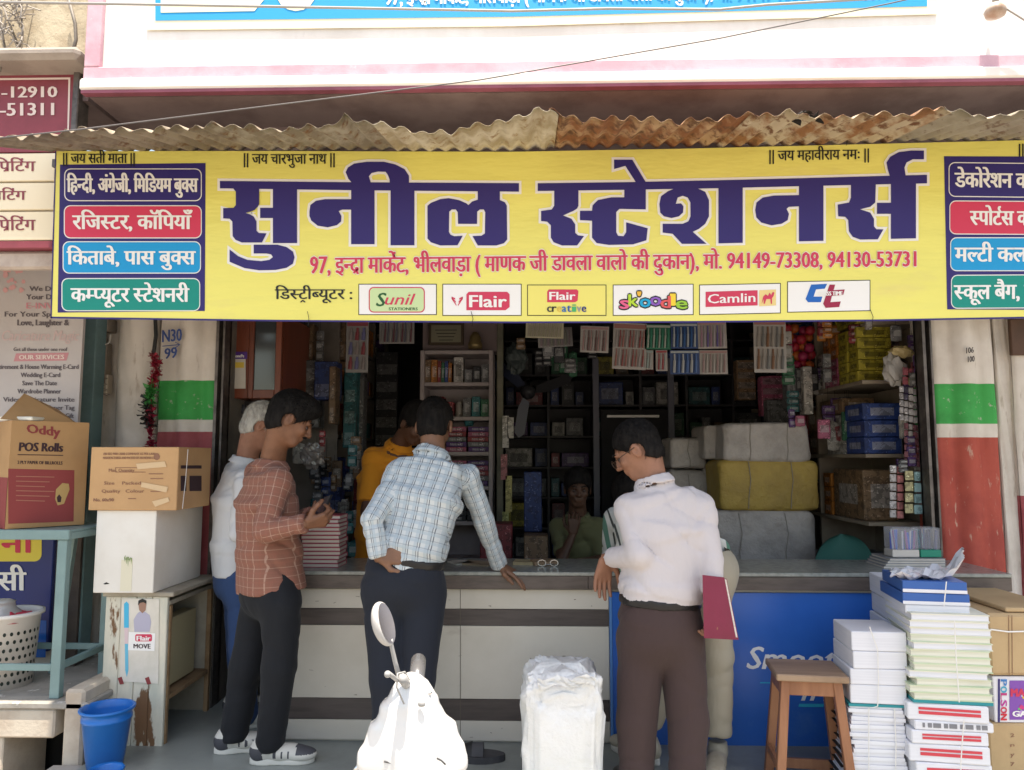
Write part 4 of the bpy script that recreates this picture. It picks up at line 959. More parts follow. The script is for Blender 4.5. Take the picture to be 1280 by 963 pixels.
stackR(4.50,4.78,1.85,5,.066,'yellow','on the upper right shelf near the street',cols=2)
stackR(4.80,5.02,1.85,3,.06,'pink','beside yellow on the upper right shelf',cols=2); stackR(4.80,5.02,2.032,2,.075,'orange','above pink on the upper right shelf',cols=2)
stackR(5.03,5.13,1.85,3,.08,'white','beside pink on the upper right shelf',cols=1)
stackR(5.2,5.55,1.85,1,.26,'brown','deeper on the upper right shelf',cols=1); stackR(5.57,5.9,1.85,3,.08,'black','far in on the upper right shelf',cols=3)
stackR(4.5,5.1,2.2,2,.07,'yellow','on the topmost right shelf near the banner',cols=2); stackR(5.2,5.6,2.2,2,.08,'blue','on the topmost right shelf',cols=2); stackR(5.65,5.9,2.2,2,.08,'orange','on the topmost right shelf',cols=1)
stackR(4.46,4.72,1.42,3,.10,'blue','on the middle right shelf nearest the street',cols=1,w=.22); stackR(4.75,5.0,1.42,4,.062,'white','on the middle right shelf',cols=1)
stackR(4.75,5.12,1.672,1,.10,'brown','topping the middle right shelf',cols=1); stackR(5.18,5.35,1.42,2,.16,'brown','deeper on the middle right shelf',cols=1); stackR(5.36,5.6,1.42,2,.14,'red','deeper on the middle right shelf',cols=2); stackR(5.62,5.9,1.42,3,.09,'blue','far in on the middle right shelf',cols=2)
stackR(4.5,4.95,1.03,1,.30,'brown','on the lower right shelf',cols=1); stackR(4.97,5.1,1.03,3,.09,'orange','beside brown on the lower right shelf',cols=1); stackR(5.2,5.5,1.03,1,.2,'brown','deeper on the lower right shelf',cols=1); stackR(5.52,5.9,1.03,3,.07,'teal','far in on the lower right shelf',cols=2)
for i,z in enumerate(rz_):
    y=6.0
    while y<6.55: goods(random.choice(pal),.2,.12,.18,(RX+.11,y+.06,z+.001),'in the dark corner of the right wall shelves'); y+=.14
# floor level stock below right shelves
goods('grey',.5,.4,.8,(2.0,4.9,0),'under the lower right shelf','box')
# red balls in a net
mb=MB(); nb_=0
bl=thing('ball_packet','net of red and orange balls hanging beside the right shelves','balls',tuple(U(1000,460,5.1)))
for k in range(20):
    c=U(985+(k%4)*9+random.uniform(-2,2),412+(k//4)*11+random.uniform(-2,2),5.1+random.uniform(-.05,.05)); r=.034
    mb=MB().lathe((c.x,c.y,c.z),[(r*math.sin(math.pi*i/6)+1e-5,-r*math.cos(math.pi*i/6)) for i in range(7)],10); part('ball',mb,mat('ball_%d'%(k%3),[(.45,.03,.05),(.5,.12,.03),(.4,.03,.1)][k%3],rough=.4),bl,smooth=True)
# dark hanging goods right of centre
for k,(px,y0_,y1_,w_,Y,c,lb) in enumerate(((985,455,512,9,5.0,'grey','grey hanging strip below the net of balls'),(996,460,515,9,5.0,'black','black hanging strip below the net of balls'),(1006,458,518,9,4.95,'white','pale hanging strip of small tools beside the right shelves'),(953,470,520,30,5.6,'pink','pink boxed packet behind the brush card'),(960,500,528,26,5.5,'grey','grey packet under the pink boxed packet'),(922,450,500,22,5.9,'brown','brown carton deep behind the pen cards'))):
    a=U(px,y1_,Y); b=U(px+w_,y0_,Y); mb=MB().box((a.x,Y,a.z),(b.x,Y+.1,b.z),c=.005); mb.mi=1
    for r in range(4): mb.box((a.x+.01,Y-.002,a.z+.01+r*(b.z-a.z)/4),(b.x-.01,Y-.0003,a.z+.005+(r+.7)*(b.z-a.z)/4))
    single('stock_packet',mb,[goods_mat(RANGE[c]),goods_mat(tuple(min(.5,x*.5+.12) for x in RANGE[c]))],lb,'packet')
# hanging sachet strips at the right jamb
YJ=4.22
def strip(px0,px1,y0_,y1_,Y,nr,nc,cols,label,lean=0):
    a=U((px0+px1)/2,y1_,Y); t=thing('sachet_strip',label,'sachets',(a.x,Y,a.z))
    dx=(px1-px0)/nc; dy=(y1_-y0_)/nr; ms_={}
    for r in range(nr):
        for k in range(nc):
            x=px0+dx*k+lean*(1-r/nr); y=y0_+dy*r+(k-nc/2)*1.2
            p=U(x,y+dy*.85,Y+.01*((k+r)%2)); q=U(x+dx*.85,y,Y+.01*((k+r)%2))
            mb=MB().box((p.x,p.y-.008,p.z),(q.x,p.y,q.z),c=.0025)
            cc=cols[(r*3+k)%len(cols)] if random.random()<.8 else cols[0]
            part('sachet',mb,goods_mat(cc),t)
strip(1124,1153,486,530,YJ,5,5,[(.42,.40,.42),(.08,.07,.12),(.5,.48,.5)],'fan of black and white sachets hanging at the right jamb')
strip(1128,1158,462,485,YJ,2,4,[(.28,.07,.09),(.35,.32,.15),(.15,.05,.15)],'maroon and cream packets at the top of the right jamb')
strip(1130,1157,532,585,YJ,6,5,[(.20,.07,.09),(.35,.33,.33),(.14,.05,.07)],'maroon dotted sachets hanging in the middle of the right jamb')
strip(1112,1130,583,650,YJ,6,2,[(.45,.42,.42),(.35,.12,.12),(.1,.25,.2)],'white and red narrow strip hanging low at the right jamb')
strip(1131,1154,590,645,YJ-.03,4,2,[(.50,.45,.25),(.25,.40,.42),(.50,.46,.32)],'cream yellow and pale blue sachets hanging low at the right jamb')
strip(1147,1156,428,468,YJ,1,1,[(.35,.33,.32)],'single grey card hanging on the pale end panel')
single('pouch',crumple(U(1117,462,4.3),.07,7,.9,.6,1.3,9),mat('grey_pouch',(.40,.38,.36),rough=.3),'shiny grey plastic pouch hanging in front of the yellow boxes','pouch')
single('pouch',crumple(U(1127,440,4.3),.05,6,1.4,.6,.7,11),mat('cream_pouch',(.50,.40,.2),rough=.4),'cream coloured pouch above the grey one near the jamb','pouch')
goods('teal',.075,.06,.13,(U(1140,670,4.1).x,4.06,zt+.03),'standing at the right end of the counter','roll')
mb=MB().tube([U(1157,470,4.13),U(1162,560,4.13),U(1168,630,4.13)],.006,6); single('metal_rod',mb,m_steel,'thin steel rod hanging along the right jamb','rod')
rr=random.Random(77)
def clutter(n,x0,x1,y0,y1,Ya,Yb,cols,where):
    for k in range(n):
        x=rr.uniform(x0,x1); y=rr.uniform(y0,y1); Y=rr.uniform(Ya,Yb); w=rr.uniform(7,15); h=rr.uniform(14,40); c=rr.choice(cols)
        a=U(x,y+h,Y); b=U(x+w,y,Y); mb=MB()
        n_=rr.choice((1,2,3)); hh=(b.z-a.z)/n_
        t_=thing('hanging_packet','%s packet, %s of those hanging %s'%(c,ordinal(k+1),where),'packet',((a.x+b.x)/2,Y,a.z))
        for q in range(n_):
            m=MB().lathe((0,0,0),[(.001,0),((b.x-a.x)*.5,hh*.05),((b.x-a.x)*.56,hh*.5),((b.x-a.x)*.5,hh*.9),(.001,hh*.97)],8,1,.22) if rr.random()<.5 else MB().box((-(b.x-a.x)/2,-.012,0),((b.x-a.x)/2,.012,hh*.93),c=.004)
            m.v=[(p_[0],p_[1],p_[2]+hh*q) for p_ in m.v]; m.mi=1; m.box((-(b.x-a.x)*.35,-.0145 if rr.random()<2 else 0,hh*q+hh*.3),((b.x-a.x)*.35,-.0125,hh*q+hh*.65))
            col=sh(RANGE[c],rr.uniform(.5,1)); part('packet',m,[goods_mat(col),goods_mat(tuple(min(.5,v_*.5+.2) for v_ in col))],t_,world=False)
        part('string',MB().tube([(0,0,(b.z-a.z)*.98),(0,0,(b.z-a.z)+.12)],.0012,4),m_blk,t_,world=False)
clutter(40,970,1056,405,535,4.7,5.7,['grey','black','pink','red','white','teal','green','purple'],'left of the yellow boxes')
clutter(34,318,446,402,600,4.75,5.6,['grey','brown','black','blue','teal','grey','white'],'in the dark left part of the shop')
clutter(34,384,442,535,680,4.5,4.95,['grey','brown','black','blue','teal','grey','red','white'],'behind the pink books')
clutter(12,640,745,405,450,4.9,5.6,['grey','brown','black','green'],'high above the back shelves')
clutter(12,1000,1115,395,412,4.3,4.9,['red','blue','grey','orange','white'],'just under the banner above the right shelves')
clutter(22,1118,1158,405,600,4.2,4.3,['grey','white','black','red','purple'],'against the right jamb')
# ---- white sacks
m_sack=mat('woven_sack',(.43,.39,.365),(.33,.30,.28),scale=5,rough=.6,bump=.9,bscale=9,bdist=.03)
m_ysack=mat('yellow_sack',(.42,.29,.07),(.34,.23,.06),scale=5,rough=.6,bump=.9,bscale=9,bdist=.03)
from mathutils import noise as _mn
def mnoise(p): return _mn.noise(Vector(p))
def sack(px0,px1,y0_,y1_,Y,m,label,depth=.4,seed=1,name='sack'):
    a=U(px0,y1_,Y); b=U(px1,y0_,Y); w=b.x-a.x; h=b.z-a.z; rr=random.Random(seed); n=12
    mb=MB(); vs=[];fs=[]
    L=22
    for i in range(L+1):
        th=-math.pi/2+math.pi*i/L
        for j in range(2*L):
            ph=math.pi*j/L
            sg=lambda v,p: math.copysign(abs(v)**p,v)
            x=sg(math.cos(th),.2)*sg(math.cos(ph),.2); y=sg(math.cos(th),.2)*sg(math.sin(ph),.2); z=sg(math.sin(th),.2)
            q=1+.05*mnoise((x*2.2+seed*5,y*2.2,z*2.2))+.025*mnoise((x*6,y*6+seed*3,z*6))
            vs.append((a.x+w/2+x*w/2*q,Y+depth/2+y*depth/2*q,a.z+h/2+z*h/2*(1+.05*mnoise((x*2+seed,y*2,seed)))))
    for i in range(L):
        for j in range(2*L): fs.append((i*2*L+j,i*2*L+(j+1)%(2*L),(i+1)*2*L+(j+1)%(2*L),(i+1)*2*L+j))
    mb.add(vs,fs); t_=thing(name,label,'sack',(a.x+w/2,Y+depth/2,a.z)); part('wrapping',mb,m,t_,smooth=True)
    for fx_ in ((.3,.72) if w>.5 else (.5,)):
        part('string',MB().tube([(a.x+w*fx_+.01*math.sin(z_*30+seed),Y-.004,a.z+h*z_) for z_ in (.06,.3,.6,.94)]+[(a.x+w*fx_,Y+depth*.5,a.z+h*1.03)],.0025,5),flatm('dull_string',(.25,.23,.2)),t_)
    return t_
sack(886,1021,638,712,4.75,m_sack,'big off-white sack at the bottom of the pile beside the green chair',.4,2)
sack(900,1024,574,640,4.75,m_ysack,'mustard yellow sack in the middle of the pile',.4,3)
sack(905,1014,528,579,4.75,m_sack,'off-white sack topmost at the right of the pile',.4,4)
sack(880,936,531,575,4.95,m_sack,'off-white sack end beside the topmost one',.4,5)
sack(838,884,547,586,5.1,m_sack,'dim sack at the upper left of the pile',.4,6)
sack(880,925,576,612,5.16,m_sack,'narrow sack end behind the mustard sack',.3,7)
sack(838,888,587,700,5.16,m_sack,'large dim sack low at the left of the pile',.4,8)
sack(760,838,640,712,5.5,m_sack,'dim sack in the dark behind the boy',.3,9)
# ---- green chair back
ch=thing('plastic_chair','green plastic chair with rounded back behind the counter','chair',(U(1052,700,4.5).x,4.7,0))
m_grch=mat('green_plastic',(.06,.19,.16),rough=.35)
pts=[]
c0=U(1052,668,4.5)
g=[]
for i in range(41):
    t=(i/40)**.6 if i<40 else 1; z=.42+(c0.z-.42)*t; row=[]
    half=.21*(1-.45*t**5) if t<.99 else .0
    half=.175*math.sqrt(max(0.0,1-max(0,(t-.58)/.424)**2.2)) if t>.5 else .175
    for j in range(13):
        u=-1+2*j/12; row.append((c0.x+half*u,4.5+.05*(1-u*u)-.04*t,z))
    g.append(row)
mb=MB().sheet(g); mb.sheet([[ (p[0],p[1]+.012,p[2]) for p in r] for r in g]); part('backrest',mb,m_grch,ch,smooth=True)
mb=MB().box((c0.x-.21,4.5,.40),(c0.x+.21,4.92,.43),c=.01); part('seat',mb,m_grch,ch)
for sx in (-1,1):
    for y in (4.52,4.9): mb=MB().beam((c0.x+sx*.18,y,.40),(c0.x+sx*.22,y+(-.03 if y<4.6 else .03),0),.03,.03); part('leg',mb,m_grch,ch)
# dark goods behind the boy low
for k,(px,w_,y0_,y1_,Y,c,lb) in enumerate(((655,30,670,706,4.6,'brown','dark brown carton behind the counter left of the boy'),(600,40,655,704,4.7,'red','dark red carton behind the arm of the man in blue checks'),(655,22,590,665,5.3,'blue','dark blue bundle standing behind the boy'))):
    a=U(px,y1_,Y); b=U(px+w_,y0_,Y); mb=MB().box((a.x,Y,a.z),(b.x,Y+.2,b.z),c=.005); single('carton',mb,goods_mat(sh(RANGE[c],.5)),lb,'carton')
# ================================================================ FRONT LEFT GROUP
YTb=3.42
m_teal=mat('teal_table_paint',(.19,.29,.29),(.16,.25,.25),scale=5,rough=.4,bump=.1,c3=(.35,.42,.4),lo3=.7,hi3=.76)
m_slab=mat('plinth_cement',(.33,.31,.28),(.24,.225,.20),scale=5,rough=.85,bump=.4,c3=(.60,.58,.55),lo3=.62,hi3=.68,scale3=10)
m_slabf=mat('plinth_edge',(.52,.46,.38),(.42,.35,.28),scale=6,rough=.9,bump=.5)
zs=.33
mb=MB().box((-4.5,3.36,zs-.03),(U(112,860,3.4).x+.02,4.3,zs),c=.006); o=single('plinth',mb,m_slab,'speckled cement plinth carrying the teal table','plinth')
mb=MB().box((-4.5,3.37,zs-.155),(U(72,860,3.38).x,4.2,zs-.031),c=.008); struct('plinth_edge',mb,m_slabf)
mb=MB().box((-4.5,3.75,-.2),(-1.97,3.78,zs-.156)); struct('recess_shade_wall',mb,m_hole)  # black backing; shade of the hollow under the plinth is put into its colour
mb=MB().box((-4.5,3.39,-.2),(U(6,900,3.39).x,3.7,zs-.156),c=.005); struct('plinth_pier',mb,m_slabf)
mb=MB().box((-4.5,3.30,-.2),(U(70,950,3.35).x-.005,3.355,-.1)); struct('drain_edge',mb,m_slabf)
xa=U(75,900,3.34).x; xb=U(106,900,3.34).x
mb=MB().box((xa,3.36,0),(xb-.02,3.80,.385),c=.012); single('step_block',mb,m_slabf,'pale stone block beside the blue bucket','block')
mb=MB().box((xa-.03,3.22,-.19),(U(250,960,3.2).x,3.355,ZF-.004),c=.01); struct('kerb',mb,m_slab)
tb=thing('table','teal painted metal table with open rails under the carton','table',(-2.3,3.6,zs))
tt=U(70,662,YTb).z; lx=U(75,760,YTb).x
mb=MB().box((-3.2,YTb-.02,tt-.045),(lx+.035,YTb+.0,tt),c=.003).box((-3.2,YTb+.001,tt-.012),(lx+.035,YTb+.42,tt-.002),c=.002).box((lx+.015,YTb+.001,tt-.045),(lx+.035,YTb+.42,tt-.013),c=.002); part('tabletop',mb,m_teal,tb)
for x in (lx,-3.1):
    for y in (YTb+.005,YTb+.38):
        mb=MB().box((x-.022,y-.015,zs+.001),(x+.022,y+.02,tt-.046),c=.002); part('leg',mb,m_teal,tb)
mb=MB().box((-3.07,YTb-.005,U(40,830,YTb).z-.03),(lx-.023,YTb+.012,U(40,830,YTb).z),c=.002); part('rail',mb,m_teal,tb)
zr_=U(40,830,YTb).z
mb=MB().box((-3.07,YTb+.375,zr_-.03),(lx-.023,YTb+.39,zr_),c=.002); part('rail',mb,m_teal,tb)
mb=MB().box((lx-.01,YTb+.022,zr_-.03),(lx+.01,YTb+.363,zr_),c=.002); part('rail',mb,m_teal,tb)
mb=MB().beam((lx-.26,YTb+.39,zs),(lx-.19,YTb+.39,tt-.05),.03,.03); part('brace',mb,m_teal,tb)
mb=MB().box((lx+.03,YTb+.30,tt-.02),(lx+.16,YTb+.40,tt-.002),c=.002); part('side_flap',mb,m_teal,tb)
# neighbour sign under the table
YG=3.9
sg=thing('shop_sign','dark blue sign with yellow patch standing under the teal table','sign',(U(30,800,YG).x,YG,zs))
mb=MB().box((-3.2,YG,zs+.08),(U(64,740,YG).x,YG+.03,U(40,655,YG).z-.03),c=.004); part('board',mb,flatm('sign_navy',(.015,.03,.16),.25),sg)
mb=MB(); fpoly(mb,[(-60,772),(58,776),(57,822),(-60,822)],YG-.002); part('field',mb,flatm('sign_royal',(.01,.12,.48),.25),sg)
mb=MB(); fpoly(mb,rrect(-60,655,52,702,9),YG-.002); part('yellow_patch',mb,flatm('sign_yellow',(.72,.60,.08),.3),sg); mb=MB(); fpoly(mb,rrect(-60,762,45,812,9),YG-.003); part('yellow_patch',mb,flatm('sign_yellow',(.72,.60,.08),.3),sg)
part('lettering',lettering('पानी',onY(YG-.0045),(-40,42,691,691,671,671),.62,bold(1.2,.3,4)),m_red,sg)
part('lettering',lettering('की सी',onY(YG-.004),(-50,32,738,738,716,716),.62,bold(1.2,.3,4)),m_wht,sg)
# basket
bk=thing('basket','white round basket with punched holes and red stuff inside','basket',(U(5,858,3.62).x,3.62,zs))
bc=(0,0,0); rb_,rt_=.115,.135; bh=.32
m_bw=mat('basket_white',(.72,.68,.64),rough=.4)
mb=MB().lathe(bc,[(rb_-.01,.004),(rb_,.0),(rt_,bh),(rt_+.016,bh+.004),(rt_+.016,bh+.02),(rt_-.006,bh+.02),(rt_-.008,bh-.005),(rb_-.008,.012)],36); part('shell',mb,m_bw,bk,world=False,smooth=True)
mb=MB()
for r in range(7):
    for k in range(30):
        t=2*math.pi*(k+.5*(r%2))/30; z=.03+.037*r; rr=rb_+(rt_-rb_)*z/bh+.0006
        c=Vector((rr*math.cos(t),rr*math.sin(t),z)); tx=Vector((-math.sin(t),math.cos(t),0)); 
        if math.sin(t)>.3: continue
        mb.add([c+tx*.0068*math.cos(a)+Vector((0,0,.0095*math.sin(a))) for a in [q*math.pi/4 for q in range(8)]],[tuple(range(8))])
part('hole_pattern',mb,flatm('hole_green_black',(.012,.02,.015)),bk,world=False,stuff=True)
mb=crumple((0,0,bh-.02),.11,8,1,1,.35,4); part('contents',mb,mat('red_cloth',(.5,.03,.06),rough=.6),bk,world=False)
jl=mb=MB().lathe((U(2,760,3.62).x,3.62,U(2,768,3.62).z-.02),[(0,0),(.09,0),(.085,.03),(.06,.05),(.055,.075),(.06,.08),(.03,.09),(0,.09)],20); single('clear_jar_cover',mb,mat('clear_plastic',(.45,.42,.40),rough=.2,spec=.7),'clear plastic lid lying on the punched basket','lid',smooth=True)
# POS carton
YP_=3.40
m_cart=mat('carton_board',(.44,.26,.12),(.38,.22,.10),scale=3,rough=.8,bump=.15,bscale=20)
m_cartm=flatm('carton_maroon',(.26,.05,.05),.7); m_cink=flatm('carton_ink',(.05,.025,.03),.7)
pth=math.radians(50); pd=Vector((math.cos(pth),math.sin(pth),0)); pn=Vector((-math.sin(pth),math.cos(pth),0)); p00=U(10,600,YP_)
def PP(x,y,e=0):
    d=ray(x,y); o=Vector((0,0,CAMZ)); q=p00-pn*e; t=(q-o).dot(pn)/d.dot(pn); return o+d*t
bxn=thing('open_carton','open brown and maroon carton with flaps up on the teal table','carton',(p00.x+.1,p00.y+.2,tt))
za_=tt+.002; zb_=PP(60,527).z
A_=PP(10,600); B__=PP(108,600); A_.z=B__.z=za_; hh_=Vector((0,0,zb_-za_)); dd_=pn*.25
def prism(base,h): n=len(base); return MB().add(list(base)+[q+h for q in base],[tuple(range(n-1,-1,-1)),tuple(range(n,2*n))]+[(i,(i+1)%n,(i+1)%n+n,i+n) for i in range(n)])
mb=prism([A_,B__,B__+dd_,A_+dd_],hh_); part('box_body',mb,m_cart,bxn)
Ao=A_-pd*.0015; mb=MB().add([Ao,Ao+dd_,Ao+dd_+hh_*.47,Ao+hh_*.47],[(0,3,2,1)]); part('maroon_print',mb,m_cartm,bxn)
def pf(mb,poly,e): return mpoly(mb,poly,lambda x,y: PP(x,y,e))
mb=MB(); pf(mb,[(10.3,586),(93,588),(92,652),(10.3,655)],.001); part('maroon_print',mb,m_cartm,bxn)
tp=lambda s,b,m,hh=.7,st=.5,shr=0: part('lettering',lettering(s,lambda x,y,e=0: PP(x,y,.002+e),b,hh,bold(st),shr),m,bxn)
tp('Oddy',(34,75,541,546,530,534),m_cartm,.7,.8); tp('POS Rolls',(24,78,564,565,553,554),m_cink,.7,.8,.1); tp('2 PLY PAPER OF BILLROLLS',(22,78,580,581,576,577),m_cink,.7,.2)
mb=MB(); pf(mb,[(22,568),(79,569),(79,570),(22,569)],.0015); part('rule',mb,m_cink,bxn)
for k in range(6): 
    mb=MB(); pf(mb,[(20,595+k*6),(68-6*(k%3),596+k*6),(68-6*(k%3),597.2+k*6),(20,596.2+k*6)],.002); part('rule',mb,flatm('rule_tan',(.36,.14,.10)),bxn)
mb=MB(); pf(mb,[(70,612),(78,604),(86,605),(87,612),(80,630),(72,632),(69,624)],.002); part('roll_print',mb,flatm('roll_tan',(.45,.30,.12)),bxn)
mb=MB(); pf(mb,[(71,622),(74,618),(77,622),(76,628),(72,628)],.0026); part('roll_print',mb,m_cink,bxn)
for pts,lb in ((((0,524),(30,492),(72,512),(98,531)),.06),(((28,531),(46,508),(80,520),(84,531)),.03)):
    v=[PP(x,y,-(.03 if k in(0,3) else lb+.06)) for k,(x,y) in enumerate(pts)]; mb=MB().add(v+[p+Vector((0,.004,0)) for p in v],[(0,1,2,3),(7,6,5,4),(0,4,5,1),(1,5,6,2),(2,6,7,3)]); part('flap',mb,m_cart if lb>.04 else mat('carton_inner',(.52,.38,.22),rough=.8),bxn)
mb=MB().box((A_.x-.10,A_.y+.05,zb_+.002),(A_.x+.06,A_.y+.2,zb_+.02),c=.004); part('paper_wad',mb,m_cream,bxn)
# cabinet (peeling)
YK=3.56
m_peel=mat('peeling_paint',(.66,.61,.50),(.50,.50,.42),scale=5,rough=.8,bump=.5,bscale=35,c3=(.17,.09,.045),lo3=.56,hi3=.60,scale3=7,stretch=(1.6,1.6,.5))
m_kin=mat('cabinet_inside',(.40,.36,.29),(.30,.26,.2),scale=4,rough=.8)
k0=U(127,850,YK); k1=U(206,850,YK); kz=U(165,746,YK).z
cab=thing('peeling_cabinet','old cabinet with peeling cream paint and open side shelves','cabinet',((k0.x+k1.x)/2,YK+.25,0))
Dk=.52
# front boards
nbd=4
for k in range(nbd):
    xa_=k0.x+(k1.x-k0.x)*k/nbd; xb_=k0.x+(k1.x-k0.x)*(k+1)/nbd
    mb=MB().box((xa_+.0012,YK-.002*(k%2),.008+.004*(k%2)),(xb_-.0012,YK+.02,kz),c=.003); part('front_board',mb,m_peel,cab)
mb=MB().box((k0.x,YK+.022,.01),(k0.x+.02,YK+Dk,kz),c=.002); part('side_panel',mb,m_peel,cab)
mb=MB().box((k0.x+.021,YK+Dk-.02,.01),(k1.x,YK+Dk,kz),c=.002); part('back_panel',mb,m_kin,cab)
m_kedge=mat('raw_wood_edge',(.30,.19,.10),(.2,.12,.06),scale=10,rough=.7)
for z in (.03,.29,kz-.022):
    mb=MB().box((k0.x+.021,YK+.022,z-.02),(k1.x,YK+Dk-.021,z),c=.002); part('shelf',mb,m_kedge if z<.5 else m_kin,cab)
for y in (YK+.022,YK+Dk-.045): mb=MB().box((k1.x-.02,y,.031),(k1.x+.003,y+.022,kz-.045),c=.002); part('frame_post',mb,m_kedge,cab)
mb=MB().box((k0.x-.01,YK-.012,kz+.001),(k1.x+.03,YK+Dk+.01,kz+.022),c=.004); part('top_board',mb,m_kin,cab)
mb=MB().box((k1.x-.12,YK+.15,.30),(k1.x-.05,YK+.42,.62),c=.004); single('register',mb,mat('yellowed_register',(.45,.38,.22),rough=.7),'yellowed register upright on the middle shelf of the peeling cabinet','register')
mb=crumple((k1.x-.10,YK+.12,.40),.09,7,.6,.6,1.2,8); single('cloth_bundle',mb,m_blk,'black bundle on the middle shelf of the peeling cabinet','bundle')
mb=MB().box((k1.x-.17,YK+.12,.032),(k1.x-.03,YK+.4,.05),Matrix.Rotation(.2,3,'Z')); single('newspaper',mb,m_page,'folded newspaper on the bottom shelf of the peeling cabinet','newspaper')
# sticker poster on cabinet
st=thing('pen_poster','torn pen poster with a man in a pale shirt on the peeling cabinet','poster',(U(175,850,YK-.003).x,YK-.004,U(175,858,YK).z))
YS_=YK-.005
mb=MB(); fpoly(mb,[(152,748),(199,749),(198,855),(150,852)],YS_); part('sheet',mb,mat('poster_cream',(.68,.63,.56),(.6,.56,.48),scale=8,rough=.5),st)
mb=MB(); fpoly(mb,[(155,755),(158,752),(161,755),(161,785),(155,785)],YS_-.001); part('pen_print',mb,flatm('pen_cyan',(.05,.42,.65)),st)
mb=MB(); fpoly(mb,[(155.5,785),(160.5,785),(160,805),(156,805)],YS_-.001); part('pen_print',mb,flatm('pen_pinkish',(.65,.5,.52)),st)
mb=MB(); fpoly(mb,[(156,805),(160,805),(160.5,838),(158.5,847),(156.5,838)],YS_-.001); part('pen_print',mb,flatm('pen_pale',(.12,.45,.62)),st)
mb=MB(); fpoly(mb,[(168,790),(167,775),(171,768),(174,765),(181,765),(187,769),(189,778),(187,790)],YS_-.001); part('shirt_print',mb,flatm('shirt_lilac',(.42,.40,.50)),st)
mb=MB(); fpoly(mb,[(173,756),(175,751),(180,750),(183,754),(182,763),(178,767),(174,763)],YS_-.0015); part('face_print',mb,flatm('face_tan',(.32,.18,.13)),st)
mb=MB(); fpoly(mb,[(172.5,757),(173,751),(178,748.5),(183,751),(183,755),(179,753),(175,754)],YS_-.002); part('hair_print',mb,m_blk,st)
mb=MB(); fpoly(mb,[(161,790),(194,792),(193,814),(160,813)],YS_-.0016); part('label_print',mb,m_wht,st)
mb=MB(); fpoly(mb,rrect(169,793,190,802,2),YS_-.0022); part('emblem',mb,m_red,st)
part('lettering',lettering('Flair',onY(YS_-.003),(171,188,801,801,795,795),.7,bold(.4)),m_wht,st)
part('lettering',lettering('MOVE',onY(YS_-.003),(167,188,810.5,811,805,805),.7,bold(.25)),m_cink,st)
for x in (147,181): mb=MB(); fpoly(mb,[(x,848),(x+5,846),(x+8,855),(x+3,856)],YS_-.001); part('shoe_print',mb,m_cartm,st)
# white carton + brown carton
YWc=3.52
wc0=U(118,700,YWc); wc1=U(193,700,YWc); wz0=kz+.023; wz1=U(160,638,YWc).z
m_wc=mat('white_carton',(.76,.73,.68),(.70,.66,.60),scale=3,rough=.7,bump=.2,bscale=12,c3=(.40,.33,.22),lo3=.69,hi3=.74,scale3=9)
wcn=thing('white_carton','dirty white carton standing on the peeling cabinet','carton',((wc0.x+wc1.x)/2,YWc+.2,wz0))
mb=MB().box((wc0.x,YWc,wz0),(wc1.x,YWc+.5,wz1),c=.003); part('box_body',mb,m_wc,wcn)
mb=MB().box((U(152,700,YWc).x,YWc-.0015,wz0+.01),(U(166,700,YWc).x,YWc-.0004,U(150,700,YWc).z)); part('tape',mb,mat('yellow_tape',(.68,.64,.50),rough=.3),wcn)
mb=MB(); fpoly(mb,[(129,730),(133,728),(137,730),(131,731)],YWc-.001); part('mark',mb,m_blk,wcn)
mb=MB(); 
for k in range(5): fpoly(mb,[(155+k*2,697+k%2*2),(157+k*2,694+k),(156+k*2,703+k%3*3)],YWc-.0022)
part('stain',mb,flatm('green_stain',(.2,.28,.1)),wcn)
YBc=3.50
b0=U(112,600,YBc); b1=U(222,600,YBc); bz0=wz1+.001; bz1=U(165,559,YBc).z
bcn=thing('brown_carton','brown carton with pasted paper tape on top of the white carton','carton',((b0.x+b1.x)/2,YBc+.2,bz0))
mb=MB().box((b0.x,YBc,bz0),(b1.x,YBc+.36,bz1),Matrix.Rotation(0,3,'Z'),c=.003); part('box_body',mb,mat('warm_carton',(.55,.33,.16),(.49,.29,.14),scale=3,rough=.75,bump=.15,bscale=14),bcn)
m_cink2=flatm('faded_ink',(.27,.14,.09),.8)
def bt(s,b,st=.15): part('lettering',lettering(s,onY(YBc-.002),b,.7,bold(st)),m_cink2,bcn)
bt('AN ISO 9001-2008 COMPANY AS PER LAW',(129,194,569,569,566,566)); bt('MANUFACTURED AND PACKED BY AN INDIAN CO',(129,194,574,574,571,571)); bt('Max. Quantity',(136,168,590,590,586,586)); bt('Size    Packed',(130,176,606,606,602,602)); bt('Quality   Colour',(127,180,616,616,612,612)); bt('No. 60x90',(117,142,627,627,623,623),.3)
mb=MB()
for (x0_,y0_,x1_,y1_) in ((144,584.5,182,585.2),(144,590,182,590.7),(144,584.5,144.7,590),(186,592,204,593),(188,598,204,599),(188,614,206,615),(160,623,170,624)): fpoly(mb,rect(x0_,y0_,x1_,y1_),YBc-.002)
part('rule',mb,m_cink2,bcn,stuff=True)
mb=MB(); fpoly(mb,[(196+4*math.cos(t),571+4.5*math.sin(t)) for t in [k*.6 for k in range(10)]],YBc-.0015); part('emblem',mb,m_cink2,bcn)
for pl_ in ([(170,580),(206,577),(208,584),(172,587)],[(177,603),(210,609),(208,616),(176,609)],[(190,627),(210,622),(212,627),(194,634)]):
    mb=MB(); fpoly(mb,pl_,YBc-.003); part('paper_tape',mb,mat('tape_tan',(.62,.44,.26),rough=.4),bcn)
